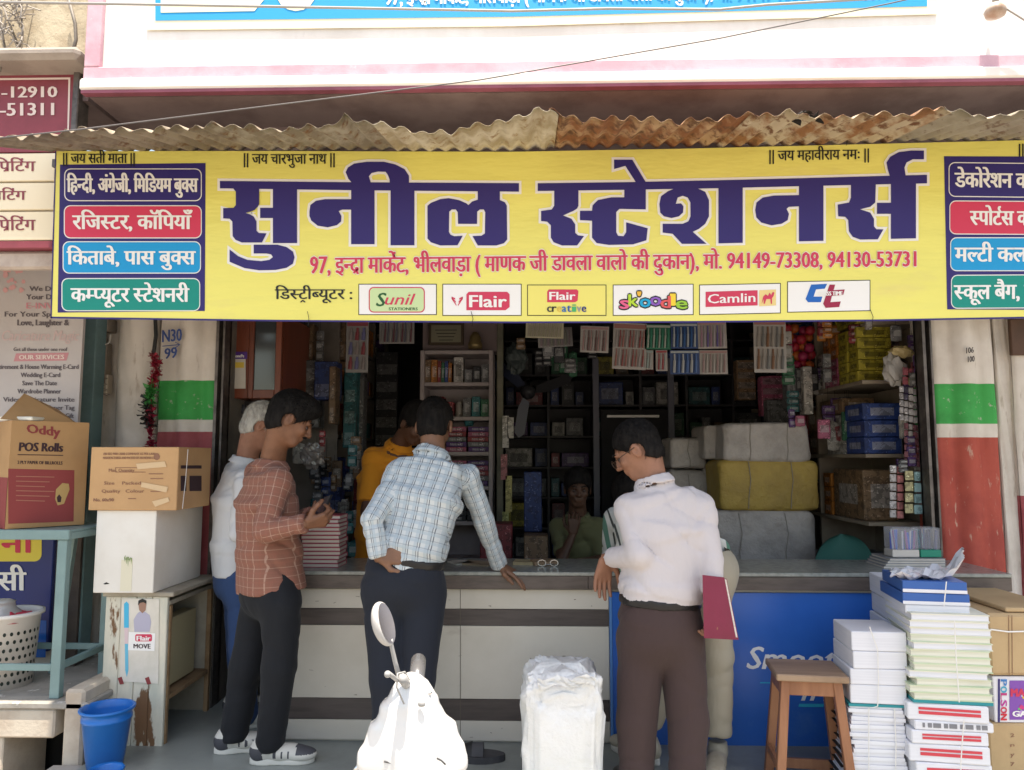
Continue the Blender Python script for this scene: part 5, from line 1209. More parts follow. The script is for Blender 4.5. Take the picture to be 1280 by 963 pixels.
# right (receding) face lettering and string
fx=lambda x,y,e=0: UX(x,y,b1.x+.002+e)
mb=MB()
for (x0_,y0_,x1_,y1_) in ((226,582,252,586),(226,595,233,614),(237,595,252,614)): mpoly(mb,rect(x0_,y0_,x1_,y1_),fx)
part('ink_patch',mb,m_cink,bcn)
mb=MB().tube([UX(235,562,b1.x+.003),UX(232,600,b1.x+.003),UX(228,636,b1.x+.003)],.002,5); part('string',mb,m_wht,bcn)
# blue bucket
m_bkt=mat('blue_bucket_plastic',(.012,.15,.50),(.010,.13,.45),rough=.28,scale=4)
bu=U(131,953,3.34)
bkt=thing('bucket','bright blue plastic bucket standing in front of the peeling cabinet','bucket',(bu.x,3.34,.0))
H=U(131,884,3.34).z-ZF; bkt.location.z=ZF
ro=.103; ri=.072
mb=MB().lathe((0,0,0),[(0,.006),(ri-.012,.006),(ri-.004,0),(ri,.004),(ri+.003,.03),(ri+.0045,.032),(ro-.006,H-.05),(ro-.002,H-.048),(ro-.002,H-.036),(ro-.005,H-.034),(ro-.003,H-.008),(ro+.008,H-.008),(ro+.010,H),(ro+.004,H+.004),(ro-.004,H),(ro-.009,H-.03),(ri-.002,.02),(0,.015)],40); part('shell',mb,m_bkt,bkt,world=False,smooth=True)
mb=MB().tube([(ro*math.cos(t)*1.04,-abs(math.sin(t))*.03-.02-.085*math.sin(t),H-.0+(.004)) for t in [math.pi*k/16 for k in range(17)]],.003,6)
mg=thing('mug','blue mug rim poking up in front of the bucket','mug',(U(133,958,3.15).x,3.15,-.19))
mb=MB().lathe((0,0,0),[(0,.0),(.055,0),(.065,.16),(.07,.165),(.066,.17),(.058,.162),(.05,.01),(0,.01)],28); part('shell',mb,m_bkt,mg,world=False,smooth=True)
mg.location.z=U(131,962,3.15).z-.165
# ================================================================ FRONT RIGHT GROUP
m_stool=mat('stool_wood',(.34,.15,.075),(.26,.11,.055),scale=6,rough=.45,stretch=(3,3,.4)); m_stoolt=mat('stool_top_wood',(.34,.23,.15),(.25,.16,.10),scale=6,rough=.5,stretch=(.5,4,1),c3=(.16,.1,.07),lo3=.64,hi3=.7)
p=U(1008,835,3.17); 
sl=thing('stool','small brown wooden stool in front of the blue counter panel','stool',(p.x,3.18,0)); hz=U(1008,845,3.06).z
mb=MB().box((-.136,-.12,hz-.026),(.136,.125,hz),c=.004); part('seat',mb,m_stoolt,sl,world=False)
for sx in (-1,1):
    for sy in (-1,1):
        mb=MB().beam((sx*.145,sy*.12+.005,0),(sx*.097,sy*.085+.005,hz-.027),.034,.034,(0,1,0),.002); part('leg',mb,m_stool,sl,world=False)
for sy in (-1,1):
    mb=MB().box((-.098,sy*.087-.006,hz-.085),(.098,sy*.087+.012,hz-.03),c=.002); part('apron',mb,m_stool,sl,world=False)
    mb=MB().box((-.118,sy*.108-.006,.115),(.118,sy*.108+.012,.155),c=.002); part('rail',mb,m_stool,sl,world=False)
for sx in (-1,1):
    mb=MB().box((sx*.110-.008,-.08,hz-.085),(sx*.110+.008,.09,hz-.03),c=.002); part('apron',mb,m_stool,sl,world=False)
    mb=MB().box((sx*.135-.008,-.10,.18),(sx*.135+.008,.11,.215),c=.002); part('rail',mb,m_stool,sl,world=False)
sl.rotation_euler=(0,0,math.radians(-7))
# paper stacks
m_pw=mat('paper_white',(.72,.72,.76),(.64,.64,.68),scale=60,rough=.7,stretch=(.05,.05,2),lo=.4,hi=.7); m_pside=mat('paper_side_grey',(.50,.50,.54),(.36,.36,.40),scale=50,rough=.6,stretch=(.1,.1,2))
m_pgn=mat('paper_green',(.62,.66,.50),(.45,.55,.36),scale=60,rough=.7,stretch=(.05,.05,2)); m_prd=flatm('stripe_red',(.60,.06,.08)); m_pbl=mat('cover_blue',(.03,.11,.36),rough=.4)
m_pcr=mat('paper_cream',(.72,.70,.60),(.6,.6,.48),scale=60,rough=.7,stretch=(.05,.05,2)); m_teal2=flatm('cover_teal',(.02,.25,.28))
def pile(x0,x1,Y,dep,items,rz,side=m_pside):
    """items from the bottom: (py_bottom, py_top, materials kind, label, group)"""
    for (yb,yt_,kind,label,group) in items:
        a=U(x0,yb,Y); b=U(x1,yt_,Y); j=random.uniform(-.008,.008); w=b.x-a.x+random.uniform(-.010,.006); cx=(a.x+b.x)/2+j
        h=b.z-a.z; z=a.z
        if z+h<0: continue
        R=Matrix.Rotation(rz+random.uniform(-.05,.05),3,'Z'); o=(cx,Y+dep/2,z); mb=MB()
        def bxx(p,q,mi,c=0): mb.mi=mi; mb.box((cx+p[0],Y+p[1],z+p[2]),(cx+q[0],Y+q[1],z+q[2]),R,c,o)
        if kind=='ream': bxx((-w/2,0,0),(w/2,dep,h*.985),0,.003); ms_=[m_pw]
        elif kind=='thin':
            n=2
            bxx((-w/2,0,0),(w/2,dep,h*.5),0,.001); bxx((-w/2+.006,.004,h*.52),(w/2-.002,dep,h*.97),0,.001); bxx((-w/2-.014,dep*.25,h*.3),(-w/2,dep*.9,h*.36),1); ms_=[m_pw,m_blk]
        elif kind=='green':
            bxx((-w/2,0,0),(w/2,dep,h*.14),1); bxx((-w/2+.003,.003,h*.14),(w/2-.003,dep,h*.84),0); bxx((-w/2,0,h*.84),(w/2,dep,h*.97),1); ms_=[m_pcr,m_pgn]
        elif kind=='cream':
            bxx((-w/2,0,0),(w/2,dep,h*.14),0); bxx((-w/2+.003,.003,h*.14),(w/2-.003,dep,h*.84),1); bxx((-w/2,0,h*.84),(w/2,dep,h*.97),0); ms_=[m_pcr,m_pw]
        elif kind=='red':
            bxx((-w/2,0,0),(w/2,dep,h*.96),0,.004); bxx((-w*.36,-.002,h*.35),(w*.40,-.0005,h*.52),1); bxx((-w*.36,-.002,h*.60),(w*.40,-.0005,h*.74),1); ms_=[m_pw,m_prd]
        elif kind=='grey':
            bxx((-w/2,0,0),(w/2,dep,h*.96),0,.004); 
            for q in range(12): bxx((-w*.4+q*w*.068,-.002,h*.3),(-w*.4+q*w*.068+w*(.03+.02*(q%3)),-.0005,h*.75),1)
            ms_=[m_pw,flatm('print_grey',(.2,.2,.22))]
        elif kind=='blue':
            bxx((-w/2,0,0),(w/2,dep,h*.96),1,.002); bxx((-w/2-.0,-.0015,0),(w/2,-.0004,h*.28),0); ms_=[m_pw,m_pbl]
        elif kind=='teal': bxx((-w/2,0,0),(w/2,dep,h*.9),0); ms_=[m_teal2]
        single({'ream':'paper_ream','thin':'notebook','green':'exercise_book','cream':'exercise_book','red':'envelope_pack','grey':'envelope_pack','blue':'register','teal':'folder'}[kind],mb,ms_,label,{'ream':'paper','thin':'notebook','green':'notebook','cream':'notebook','red':'envelopes','grey':'envelopes','blue':'register','teal':'folder'}[kind],group)
# short stack
Y1=3.06
its=[]
y=1032
while y>884:
    its.append((y,y-9.6,'thin','white paged notebook, %s from the bottom of the short stack beside the stool'%ORD[len(its)],'tied notebooks at the bottom of the short stack')); y-=10
its.append((884,881,'teal','thin blue sheet between notebooks and reams of the short stack',None))
its+= [(880.5,857,'ream','lowest white ream in the short stack beside the stool',None),(856.5,837,'ream','third white ream from the top of the short stack',None),(836.5,815,'ream','second white ream from the top of the short stack',None),(814.5,790,'ream','white ream topmost on the short stack',None)]
pile(1068,1135,Y1,.23,its,math.radians(-6))
Y2=2.98
its=[]
y=1040
kk=0
for (yb,yt_,kd,lb) in ((1043,1012,'red','lowest red striped envelope pack of the tall stack'),(1011.5,981,'grey','plain printed pack second from the bottom of the tall stack'),(980.5,955,'red','red striped pack at the bottom edge of the picture'),(954.5,932,'red','red striped envelope pack just above the bottom edge'),(931.5,915,'red','wide red striped pack under the grey printed one'),(914.5,903,'grey','grey lettered pack in the middle of the tall stack'),(902.5,881,'red','red striped envelope pack directly under the green books')):
    its.append((yb,yt_,kd,lb,None))
its.append((880.5,877,'teal','teal sheet under the green edged books of the tall stack',None))
y=876.5
for k in range(12):
    h=(876.5-768)/12; its.append((y,y-h+.3,'green' if k%4!=3 and k<9 else 'cream','%s edged exercise book, %s above the envelope packs of the tall stack'%('green' if k%4!=3 and k<9 else 'cream',ORD[k]),'%s exercise books in the tall stack'%('green' if k%4!=3 and k<9 else 'cream'))); y-=h
pile(1150,1243,Y2,.30,its,math.radians(-8))
Y3=3.02
pile(1140,1217,Y3,.30,[(768,757,'ream','white register under the two blue ones on the tall stack',None),(756.5,742,'blue','lower blue register on the tall stack',None),(741.5,727,'blue','upper blue register on top of the tall stack',None)],math.radians(-8))
# second column behind/left of tall stack
its=[]; 
for k in range(9): its.append((960-k*26,960-(k+1)*26+1,'ream','pale wrapped ream, %s from the bottom of the column behind the tall stack'%ORD[k],'wrapped reams behind the tall stack'))
pile(1120,1165,3.26,.26,its,math.radians(-6))
# strings round the stacks
def cord(pts,label,Y):
    mb=MB().tube([U(x,y,Y) for x,y in pts],.0022,5); single('string',mb,flatm('string_white',(.75,.73,.7)),label,'string')
cord([(1087,784),(1097,812),(1098,850),(1097,883),(1086,886),(1086,963),(1086,1000)],'white string tied down the front of the short stack',Y1-.012)
cord([(1118,886),(1120,930),(1119,1000)],'white string down the right of the tied notebooks',Y1-.012)
cord([(1193,775),(1195,820),(1199,878)],'white string down the green edged books',Y2-.03)
cord([(1205,900),(1203,925),(1201,955),(1201,1000)],'white string down the red striped packs',Y2-.03)
cord([(1183,727),(1180,758)],'broad white strap over the blue registers',Y3-.03)
# crumpled plastic on top
mb=MB(); g=[]
rr=random.Random(5)
for i in range(9):
    row=[]
    for j in range(13):
        px=1112+7.6*j+(3 if i%2 else 0); u=j/12
        base=U(px,724-(18*max(0,u-.8)/.2)-3*i*.3,Y3+.02+.035*i)
        row.append((base.x,base.y,max(base.z,U(1180,727,Y3).z+.004)+.02*math.sin(i*1.3+j*.9)*math.sin(j*.7)+rr.uniform(0,.012)+ (.03*(u-.75)/.25 if u>.75 else 0)))
    g.append(row)
mb.sheet(g); single('plastic_sheet',mb,mat('milky_film',(.72,.72,.75),rough=.25,spec=.7),'crumpled milky plastic sheet on top of the tall stack','plastic sheet')
# cartons at right edge
m_c3=mat('tan_carton',(.50,.35,.19),(.44,.30,.16),scale=3,rough=.75,bump=.15)
Y5=3.12
a=U(1238,845,Y5); b=U(1340,768,Y5)
c5=thing('strapped_carton','tan carton with a white strap at the right edge above the firecracker like box','carton',((a.x+b.x)/2,Y5,a.z)); c5['label']='tan carton with a white strap at the right edge of the paper stacks'
mb=MB().box((a.x,Y5,a.z),(b.x,Y5+.4,b.z),c=.012); part('box_body',mb,m_c3,c5)
mb=MB().tube([U(1238,787,Y5-.004),U(1260,790,Y5-.004),U(1300,789,Y5-.004)],.003,5); part('strap',mb,m_wht,c5)
for x in (1261,1265): mb=MB().tube([U(x,769,Y5-.002),U(x+.5,844,Y5-.002)],.0012,4); part('seam',mb,m_cink2,c5)
zf=b.z; mb=MB().box((U(1195,757,3.5).x,Y5+.02,zf+.002),(b.x,Y5+.6,zf+.02),c=.004); single('cardboard_sheet',mb,m_c3,'flat cardboard lying over the strapped carton against the red pillar','cardboard')
a=U(1246,905,Y5); b=U(1340,847,Y5)
c6=thing('game_box','colourful purple and white game box with letters down its end','box',((a.x+b.x)/2,Y5,a.z))
mb=MB().box((a.x,Y5+.01,a.z+.001),(b.x,Y5+.4,b.z-.001),c=.003); part('box_body',mb,flatm('box_white',(.72,.70,.74)),c6)
mb=MB(); fpoly(mb,rect(1262,851,1340,900),Y5+.008); part('picture_field',mb,flatm('box_violet',(.22,.08,.38)),c6)
mb=MB(); fpoly(mb,rect(1247.5,849,1250,903),Y5+.008); part('edge_print',mb,m_ind,c6)
for k,(chh,cc) in enumerate(zip('POLSON',[(.05,.2,.5),(.05,.35,.5),(.5,.05,.2),(.5,.05,.3),(.6,.05,.1),(.6,.03,.05)])):
    part('lettering',lettering(chh,lambda x,y,e=0: U(1256-(y-0)+0,  850+8.6*k+x,Y5+.0075-e),(0,7.2,5,5,-3,-3),.7,bold(.6)),flatm('polson%d'%k,cc),c6)
for k in range(10):
    cx,cy=random.uniform(1265,1300),random.uniform(853,897); r=random.uniform(2,4.5); mb=MB(); fpoly(mb,[(cx+r*math.cos(t)*random.uniform(.5,1.2),cy+r*math.sin(t)*random.uniform(.5,1)) for t in [q*.9 for q in range(7)]],Y5+.0075-.0001*k); part('picture_print',mb,flatm('toy%d'%(k%5),[(.6,.05,.2),(.7,.65,.7),(.1,.5,.15),(.75,.45,.05),(.5,.3,.6)][k%5]),c6)
part('lettering',lettering('MACHI',onY(Y5+.006),(1264,1300,871,871,861,861),.7,bold(.8,.2)),m_red,c6)
part('lettering',lettering('GAME',onY(Y5+.006),(1266,1300,896,896,889,889),.7,bold(.7,.2)),m_wht,c6)
a=U(1243,1035,Y5); b=U(1340,906,Y5)
c7=thing('lower_carton','tan carton with faded script at the bottom right corner','carton',((a.x+b.x)/2,Y5,0)); mb=MB().box((a.x,Y5,.001),(b.x,Y5+.4,b.z),c=.006); part('box_body',mb,m_c3,c7)
for k in range(4): part('lettering',lettering('2ny7'[k],onY(Y5-.002),(1263,1268,922+12*k,921+12*k,917+12*k,917+12*k),.7,bold(.2)),m_cink2,c7)
# white wrapped bale in front
bl_=thing('wrapped_bale','white plastic wrapped bale standing before the counter','bale',(U(703,900,3.12).x,3.12,0))
m_bale=mat('white_wrap',(.80,.79,.77),(.74,.73,.71),scale=4,rough=.35,bump=.55,bscale=16,bdist=.02,spec=.6)
zt_=U(703,845,3.0).z
def balegrid():
    L=44; vs=[];fs=[]
    x0=U(655,900,3.0).x; x1=U(753,900,3.0).x; w=x1-x0
    sg=lambda v,p: math.copysign(abs(v)**p,v)
    rr=random.Random(3)
    for i in range(L+1):
        th=-math.pi/2+math.pi*i/L
        for j in range(2*L):
            ph=math.pi*j/L
            x=sg(math.cos(th),.30)*sg(math.cos(ph),.34); y=sg(math.cos(th),.30)*sg(math.sin(ph),.34); z=sg(math.sin(th),.34)
            qq=(x*3+1,y*3,z*4); d=.022*mnoise(qq)+.016*(.5-abs(mnoise((x*6,y*6,z*8))))+.009*mnoise((x*15,y*15,z*20))
            vs.append(((x0+x1)/2+x*(w/2+d),3.15+y*(.16+d),zt_/2+.0+z*(zt_/2+d)+(.012*math.sin(7*x+2)*math.sin(5*y) if z>.6 else 0)))
    for i in range(L):
        for j in range(2*L): fs.append((i*2*L+j,i*2*L+(j+1)%(2*L),(i+1)*2*L+(j+1)%(2*L),(i+1)*2*L+j))
    return MB().add(vs,fs)
part('wrapping',balegrid(),m_bale,bl_,smooth=True)
mb=MB()
rr=random.Random(11)
def fold(path,wd,n=4):
    g=[[Vector(p)+Vector((rr.uniform(-.004,.004),(-.004-.018*abs(math.sin(k*1.4+q)))*1,(q-n/2)*wd/n+rr.uniform(-.004,.004))) for q in range(n+1)] for k,p in enumerate(path)]
    mb.sheet(g)
fp=[U(672+6*k,852+3*math.sin(k*1.1)-(k*.2),2.985) for k in range(13)]
fold(fp,.03)
part('folded_seam',mb,m_bale,bl_,smooth=True)
# sandal
sn=thing('sandal','grey rubber sandal on the floor beside the scooter','sandal',(U(596,948,3.44).x,3.44,ZF))
def sole(L,W,h,z0=0):
    o=[]; n=20
    for k in range(n):
        t=2*math.pi*k/n; x=L/2*math.cos(t); y=W/2*math.sin(t)*(1+.15*math.cos(t))*(1-.12*math.cos(2*t)); o.append((x,y))
    v=[(x,y,z0) for x,y in o]+[(x,y,z0+h) for x,y in o]
    return MB().add(v,[tuple(range(n-1,-1,-1)),tuple(range(n,2*n))]+[(i,(i+1)%n,(i+1)%n+n,i+n) for i in range(n)])
m_rub=mat('dark_rubber',(.06,.06,.065),(.04,.04,.045),rough=.7)
part('sole',sole(.25,.095,.028),m_rub,sn,world=False)
mb=MB().sheet([[(-.02+.05*i/3,-.045+.09*j/8,.03+.045*math.sin(math.pi*j/8)) for j in range(9)] for i in range(4)]); mb.sheet([[(-.02+.05*i/3,-.043+.086*j/8,.027+.043*math.sin(math.pi*j/8)) for j in range(9)] for i in range(4)]); part('strap',mb,m_rub,sn,world=False)
mb=MB().sheet([[(-.09+.07*i/3,-.045+.05*j/8*2*.9,.03+.05*math.sin(math.pi*j/8)*(.5+.5*i/3)) for j in range(9)] for i in range(4)]); part('strap',mb,m_blk,sn,world=False)
# ================================================================ PEOPLE : distance-field bodies
f32=np.float32
def V3(p): return np.array(p,dtype=f32)
def smin(a,b,k):
    h=np.clip(.5+.5*(b-a)/k,0,1); return b+(a-b)*h-k*h*(1-h)
def cap(P,a,b,ra,rb):
    a=V3(a);b=V3(b);ba=b-a; pa=P-a; t=np.clip(pa@ba/max(1e-9,float(ba@ba)),0,1)[...,None]
    return np.linalg.norm(pa-t*ba,axis=-1)-(ra+(rb-ra)*t[...,0])
def ell(P,c,r,R=None):
    q=P-V3(c)
    if R is not None: q=q@np.array(R,dtype=f32)
    r=V3(r); k0=np.linalg.norm(q/r,axis=-1); k1=np.linalg.norm(q/(r*r),axis=-1)
    return k0*(k0-1)/np.maximum(k1,1e-6)
def loft(P,secs,side,pw=2.4):
    """secs: (centre, halfwidth, halfdepth) along a spine; side: unit side vector"""
    best=None
    side=V3(side)
    for (c0,a0,b0),(c1,a1,b1) in zip(secs,secs[1:]):
        c0=V3(c0);c1=V3(c1);ax=c1-c0;L=float(np.linalg.norm(ax)); ax=ax/L
        s=side-ax*float(side@ax); s/=np.linalg.norm(s); f=np.cross(ax,s)
        q=P-c0; t=q@ax; tc=np.clip(t/L,0,1); a=a0+(a1-a0)*tc; b=b0+(b1-b0)*tc
        q=q-tc[...,None]*L*ax*0
        u=np.abs(q@s)/a; v=np.abs(q@f)/b
        r=(u**pw+v**pw)**(1/pw); d=(r-1)*np.minimum(a,b)
        e=np.maximum(-t-.02,t-L-.02)
        dd=np.where(e>0,np.sqrt(np.maximum(d,0)**2+e*e),d)
        best=dd if best is None else smin(best,dd,.03)
    return best
def wrinkle(P,amp,s=1.0,seed=0):
    """soft swells plus narrow creases running in a few directions"""
    x,y,z=P[...,0]*s,P[...,1]*s,P[...,2]*s
    w=.22*np.sin(z*17+x*23+4*np.sin(y*11+z*7+seed))+.15*np.sin((x+y)*31+5*np.sin(z*9+seed))
    for k,(dx,dy,dz,fr) in enumerate(((.55,.3,1,34),(-.7,.2,1,29),(.15,.4,1,47),(1,.5,.25,30))):
        q=(x*dx+y*dy+z*dz)*fr+2.2*np.sin((x*dz-z*dx)*9+seed*1.7+k)+1.3*np.sin(y*21+z*13+k*2)
        m=np.clip(np.sin(x*(7+k)+seed*2.1+k*1.9)*np.sin(z*(6+k*1.5)+y*8+seed+k)*2.2,0,1)
        w=w+m*((1-np.abs(np.sin(q*.5)))**4*1.9-.25)
    return amp*w
def nets(fn,lo,hi,h):
    lo=V3(lo);hi=V3(hi); n=np.maximum(4,np.ceil((hi-lo)/h).astype(int)+1)
    ax=[lo[i]+h*np.arange(n[i],dtype=f32) for i in range(3)]
    P=np.stack(np.meshgrid(*ax,indexing='ij'),-1); V=fn(P).astype(f32)
    c={}
    for i in (0,1):
        for j in (0,1):
            for k in (0,1): c[(i,j,k)]=V[i:n[0]-1+i,j:n[1]-1+j,k:n[2]-1+k]
    pos=np.zeros(c[(0,0,0)].shape+(3,),f32); cnt=np.zeros(c[(0,0,0)].shape,f32)
    for A in c:
        for d in range(3):
            if A[d]==0:
                B=list(A);B[d]=1;B=tuple(B); va,vb=c[A],c[B]; m=(va<0)!=(vb<0)
                t=np.where(m,va/np.where(m,va-vb,1),0)
                for q in range(3): pos[...,q]+=m*(A[q]+(t if q==d else 0))
                cnt+=m
    mk=cnt>0; idx=-np.ones(mk.shape,int); idx[mk]=np.arange(mk.sum())
    ijk=np.argwhere(mk); verts=lo+h*(ijk+pos[mk]/cnt[mk][:,None])
    F=[]
    for d in range(3):
        sl=[slice(None)]*3; sl2=[slice(None)]*3; sl[d]=slice(0,n[d]-1); sl2[d]=slice(1,n[d])
        a=V[tuple(sl)];b=V[tuple(sl2)]; m=(a<0)!=(b<0); e=np.argwhere(m)
        o1,o2=[(1,2),(2,0),(0,1)][d]
        e=e[(e[:,o1]>0)&(e[:,o2]>0)&(e[:,o1]<n[o1]-1)&(e[:,o2]<n[o2]-1)]
        if len(e)==0: continue
        inside=a[tuple(e.T)]<0
        def g(x,y):
            q=e.copy(); q[:,o1]-=x; q[:,o2]-=y; return idx[tuple(q.T)]
        q=np.stack([g(1,1),g(0,1),g(0,0),g(1,0)],1); q[~inside]=q[~inside][:,::-1]; F.append(q)
    F=np.concatenate(F) if F else np.zeros((0,4),int)
    F=F[(F>=0).all(1)]
    return verts,F
def npart(name,pieces,mats,parent,uvf=None,label=None):
    vs=[];fs=[];mi=[];b=0
    for k,(v,f,m) in enumerate(pieces): vs.append(v);fs.append(f+b);mi+= [m]*len(f);b+=len(v)
    v=np.concatenate(vs);f=np.concatenate(fs)
    me=bpy.data.meshes.new(name); me.vertices.add(len(v)); r=parent
    while r.parent: r=r.parent
    loc=np.array(r.location); me.vertices.foreach_set('co',(v-loc).astype(f32).ravel())
    me.loops.add(len(f)*4); me.loops.foreach_set('vertex_index',f.ravel().astype(np.int32))
    me.polygons.add(len(f)); me.polygons.foreach_set('loop_start',(np.arange(len(f))*4).astype(np.int32)); 
    for m in (mats if isinstance(mats,(list,tuple)) else [mats]): me.materials.append(m)
    me.polygons.foreach_set('material_index',np.array(mi,dtype=np.int32)); me.polygons.foreach_set('use_smooth',[True]*len(f))
    if uvf is not None:
        uv=me.uv_layers.new(name='pat'); cen=v[f].mean(1); U_=uvf(v[f.ravel()],np.repeat(cen,4,0)); uv.data.foreach_set('uv',U_.astype(f32).ravel())
    me.update(); me.validate(); o=bpy.data.objects.new(name,me); C.objects.link(o); o.parent=parent
    if label:o['label']=label
    return o
def nrm(v): v=V3(v); return v/np.linalg.norm(v)
def frame(fwd,up=(0,0,1)):
    f=nrm(fwd); s=nrm(np.cross(f,V3(up))); u=np.cross(s,f); return f,s,u    # s: the person's right
# ---- head
def head_fn(c,f,s,u,neck,kw):
    T=lambda x,y,z: V3(c)+s*x+f*y+u*z
    R=np.stack([s,f,u],1)
    def fn(P):
        d=ell(P,T(0,-.012,.035),(.074,.094,.088),R)
        d=smin(d,ell(P,T(0,.030,-.035),(.056,.060,.068),R),.035)
        d=smin(d,cap(P,T(-.018,.064,-.085),T(.018,.064,-.085),.018,.018),.03)     # chin
        d=smin(d,cap(P,T(-.03,.082,.022),T(.03,.082,.022),.010,.010),.02)       # brow
        d=smin(d,ell(P,T(.036,.068,-.02),(.02,.016,.018),R),.02); d=smin(d,ell(P,T(-.036,.068,-.02),(.02,.016,.018),R),.02)
        d=smin(d,cap(P,T(0,.092,.012),T(0,.110,-.022),.008,.0125),.012)
        d=smin(d,cap(P,T(-.012,.098,-.028),T(.012,.098,-.028),.008,.008),.008)
        d=smin(d,cap(P,T(-.018,.086,-.050),T(.018,.086,-.050),.008,.008),.010)
        d=smin(d,cap(P,T(-.014,.084,-.062),T(.014,.084,-.062),.008,.008),.008)
        for q in (1,-1):
            hole=ell(P,T(q*.031,.090,.002),(.015,.012,.010),R); d=-smin(-d,hole,.012)
            e=ell(P,T(q*.079,-.008,-.008),(.009,.020,.032),R); e=np.maximum(e,-ell(P,T(q*.088,-.004,-.004),(.006,.010,.017),R)); d=smin(d,e,.008)
        nb=neck
        d=smin(d,cap(P,T(0,-.025,-.055),nb,.052,.058),.03)
        return d
    return fn,T,R
def hair_fn(T,R,f,s,u,kw):
    vol=kw.get('vol',.012); top=kw.get('quiff',0); line=kw.get('line',-.03); back=kw.get('back',-.088)
    c=T(0,0,0)
    def fn(P):
        q=P-c; x=q@s;y=q@f;z=q@u
        d=ell(P,T(0,-.014,.037),(.075+vol,.095+vol,.090+vol*1.1),R)
        d=smin(d,ell(P,T(0,-.036,-.030),(.066+vol*.4,.062+vol*.5,.066),R),.02)
        if top: d=smin(d,ell(P,T(0.01,.045,.095),(.062,.062,.030+top),R),.03)
        keep=np.maximum(back-z,(line+.95*y-z)*.72)
        keep=smin(keep,keep+0*keep,.001)
        # keep the ear free
        ear=.030-np.sqrt((y+.008)**2+((z+.012)*.85)**2)
        d=np.maximum(d,keep); d=np.where(z<.02,np.maximum(d,ear),d)
        d=d+.0012*np.sin(x*210+3*np.sin(y*60))*np.sin(y*150+z*120)
        return d
    return fn
# ---- hand : wrist, direction of fingers, palm normal (towards the palm side), which thumb side (+1: along d x n)
def hand_fn(w,d,n,side,curl=(.3,.35,.25),spread=.1,thumb=(.5,.3),sc=1.0):
    d=nrm(d); n=V3(n); n=nrm(n-d*float(n@d)); t=np.cross(d,n)*side
    w=V3(w); caps=[]
    B=[(t*.030+d*.082),(t*.010+d*.090),(t*-.010+d*.087),(t*-.028+d*.078)]
    for q in B: caps.append((w+(q*.15+t*float(q@t)*.3)*sc,w+q*sc,.0155*sc,.0115*sc))
    palm=list(caps); fing=[]
    for k,(q,L) in enumerate(zip(B,(.072,.080,.074,.058))):
        a=w+q*sc; ang=0; sp=(1.5-k)*spread
        cl=curl if not isinstance(curl[0],(tuple,list)) else curl[k]
        for seg,(fr,r0,r1) in enumerate(((.45,.0095,.0088),(.31,.0088,.0080),(.24,.0080,.0068))):
            ang+=cl[seg]; dd=d*math.cos(ang)+n*math.sin(ang)+t*math.sin(sp); dd=nrm(dd)
            b=a+dd*L*fr*sc; fing.append((a,b,r0*sc,r1*sc)); a=b
    a=w+(t*.020+d*.022)*sc; dd=nrm(d*.55+t*.8+n*thumb[0]); b=a+dd*.042*sc; th=[(a,b,.015*sc,.011*sc)]
    dd=nrm(d*.85+t*.35+n*thumb[1]); c_=b+dd*.032*sc; th.append((b,c_,.0105*sc,.0095*sc)); dd=nrm(d*.9+t*.1+n*(thumb[1]+.2)); th.append((c_,c_+dd*.026*sc,.0095*sc,.0075*sc))
    def fn(P):
        r=None
        for a,b,ra,rb in palm: x=cap(P,a,b,ra,rb); r=x if r is None else smin(r,x,.012)
        for a,b,ra,rb in th: r=smin(r,cap(P,a,b,ra,rb),.007)
        for i in range(0,len(fing),3):
            g=None
            for a,b,ra,rb in fing[i:i+3]: x=cap(P,a,b,ra,rb); g=x if g is None else smin(g,x,.002)
            r=smin(r,g,.003)
        return r
    pts=np.array([x for q in palm+fing+th for x in q[:2]])
    return fn,pts.min(0)-.025,pts.max(0)+.025
m_skin=lambda n,c: mat('skin_'+n,c,sh(c,.82),scale=18,rough=.5,bump=.12,bscale=220,spec=.35,bdist=.002)
m_hairb=mat('hair_black',(.006,.005,.005),(.014,.012,.011),scale=60,rough=.8,spec=.15,bump=.5,bscale=160,stretch=(1,1,.3),bdist=.004)
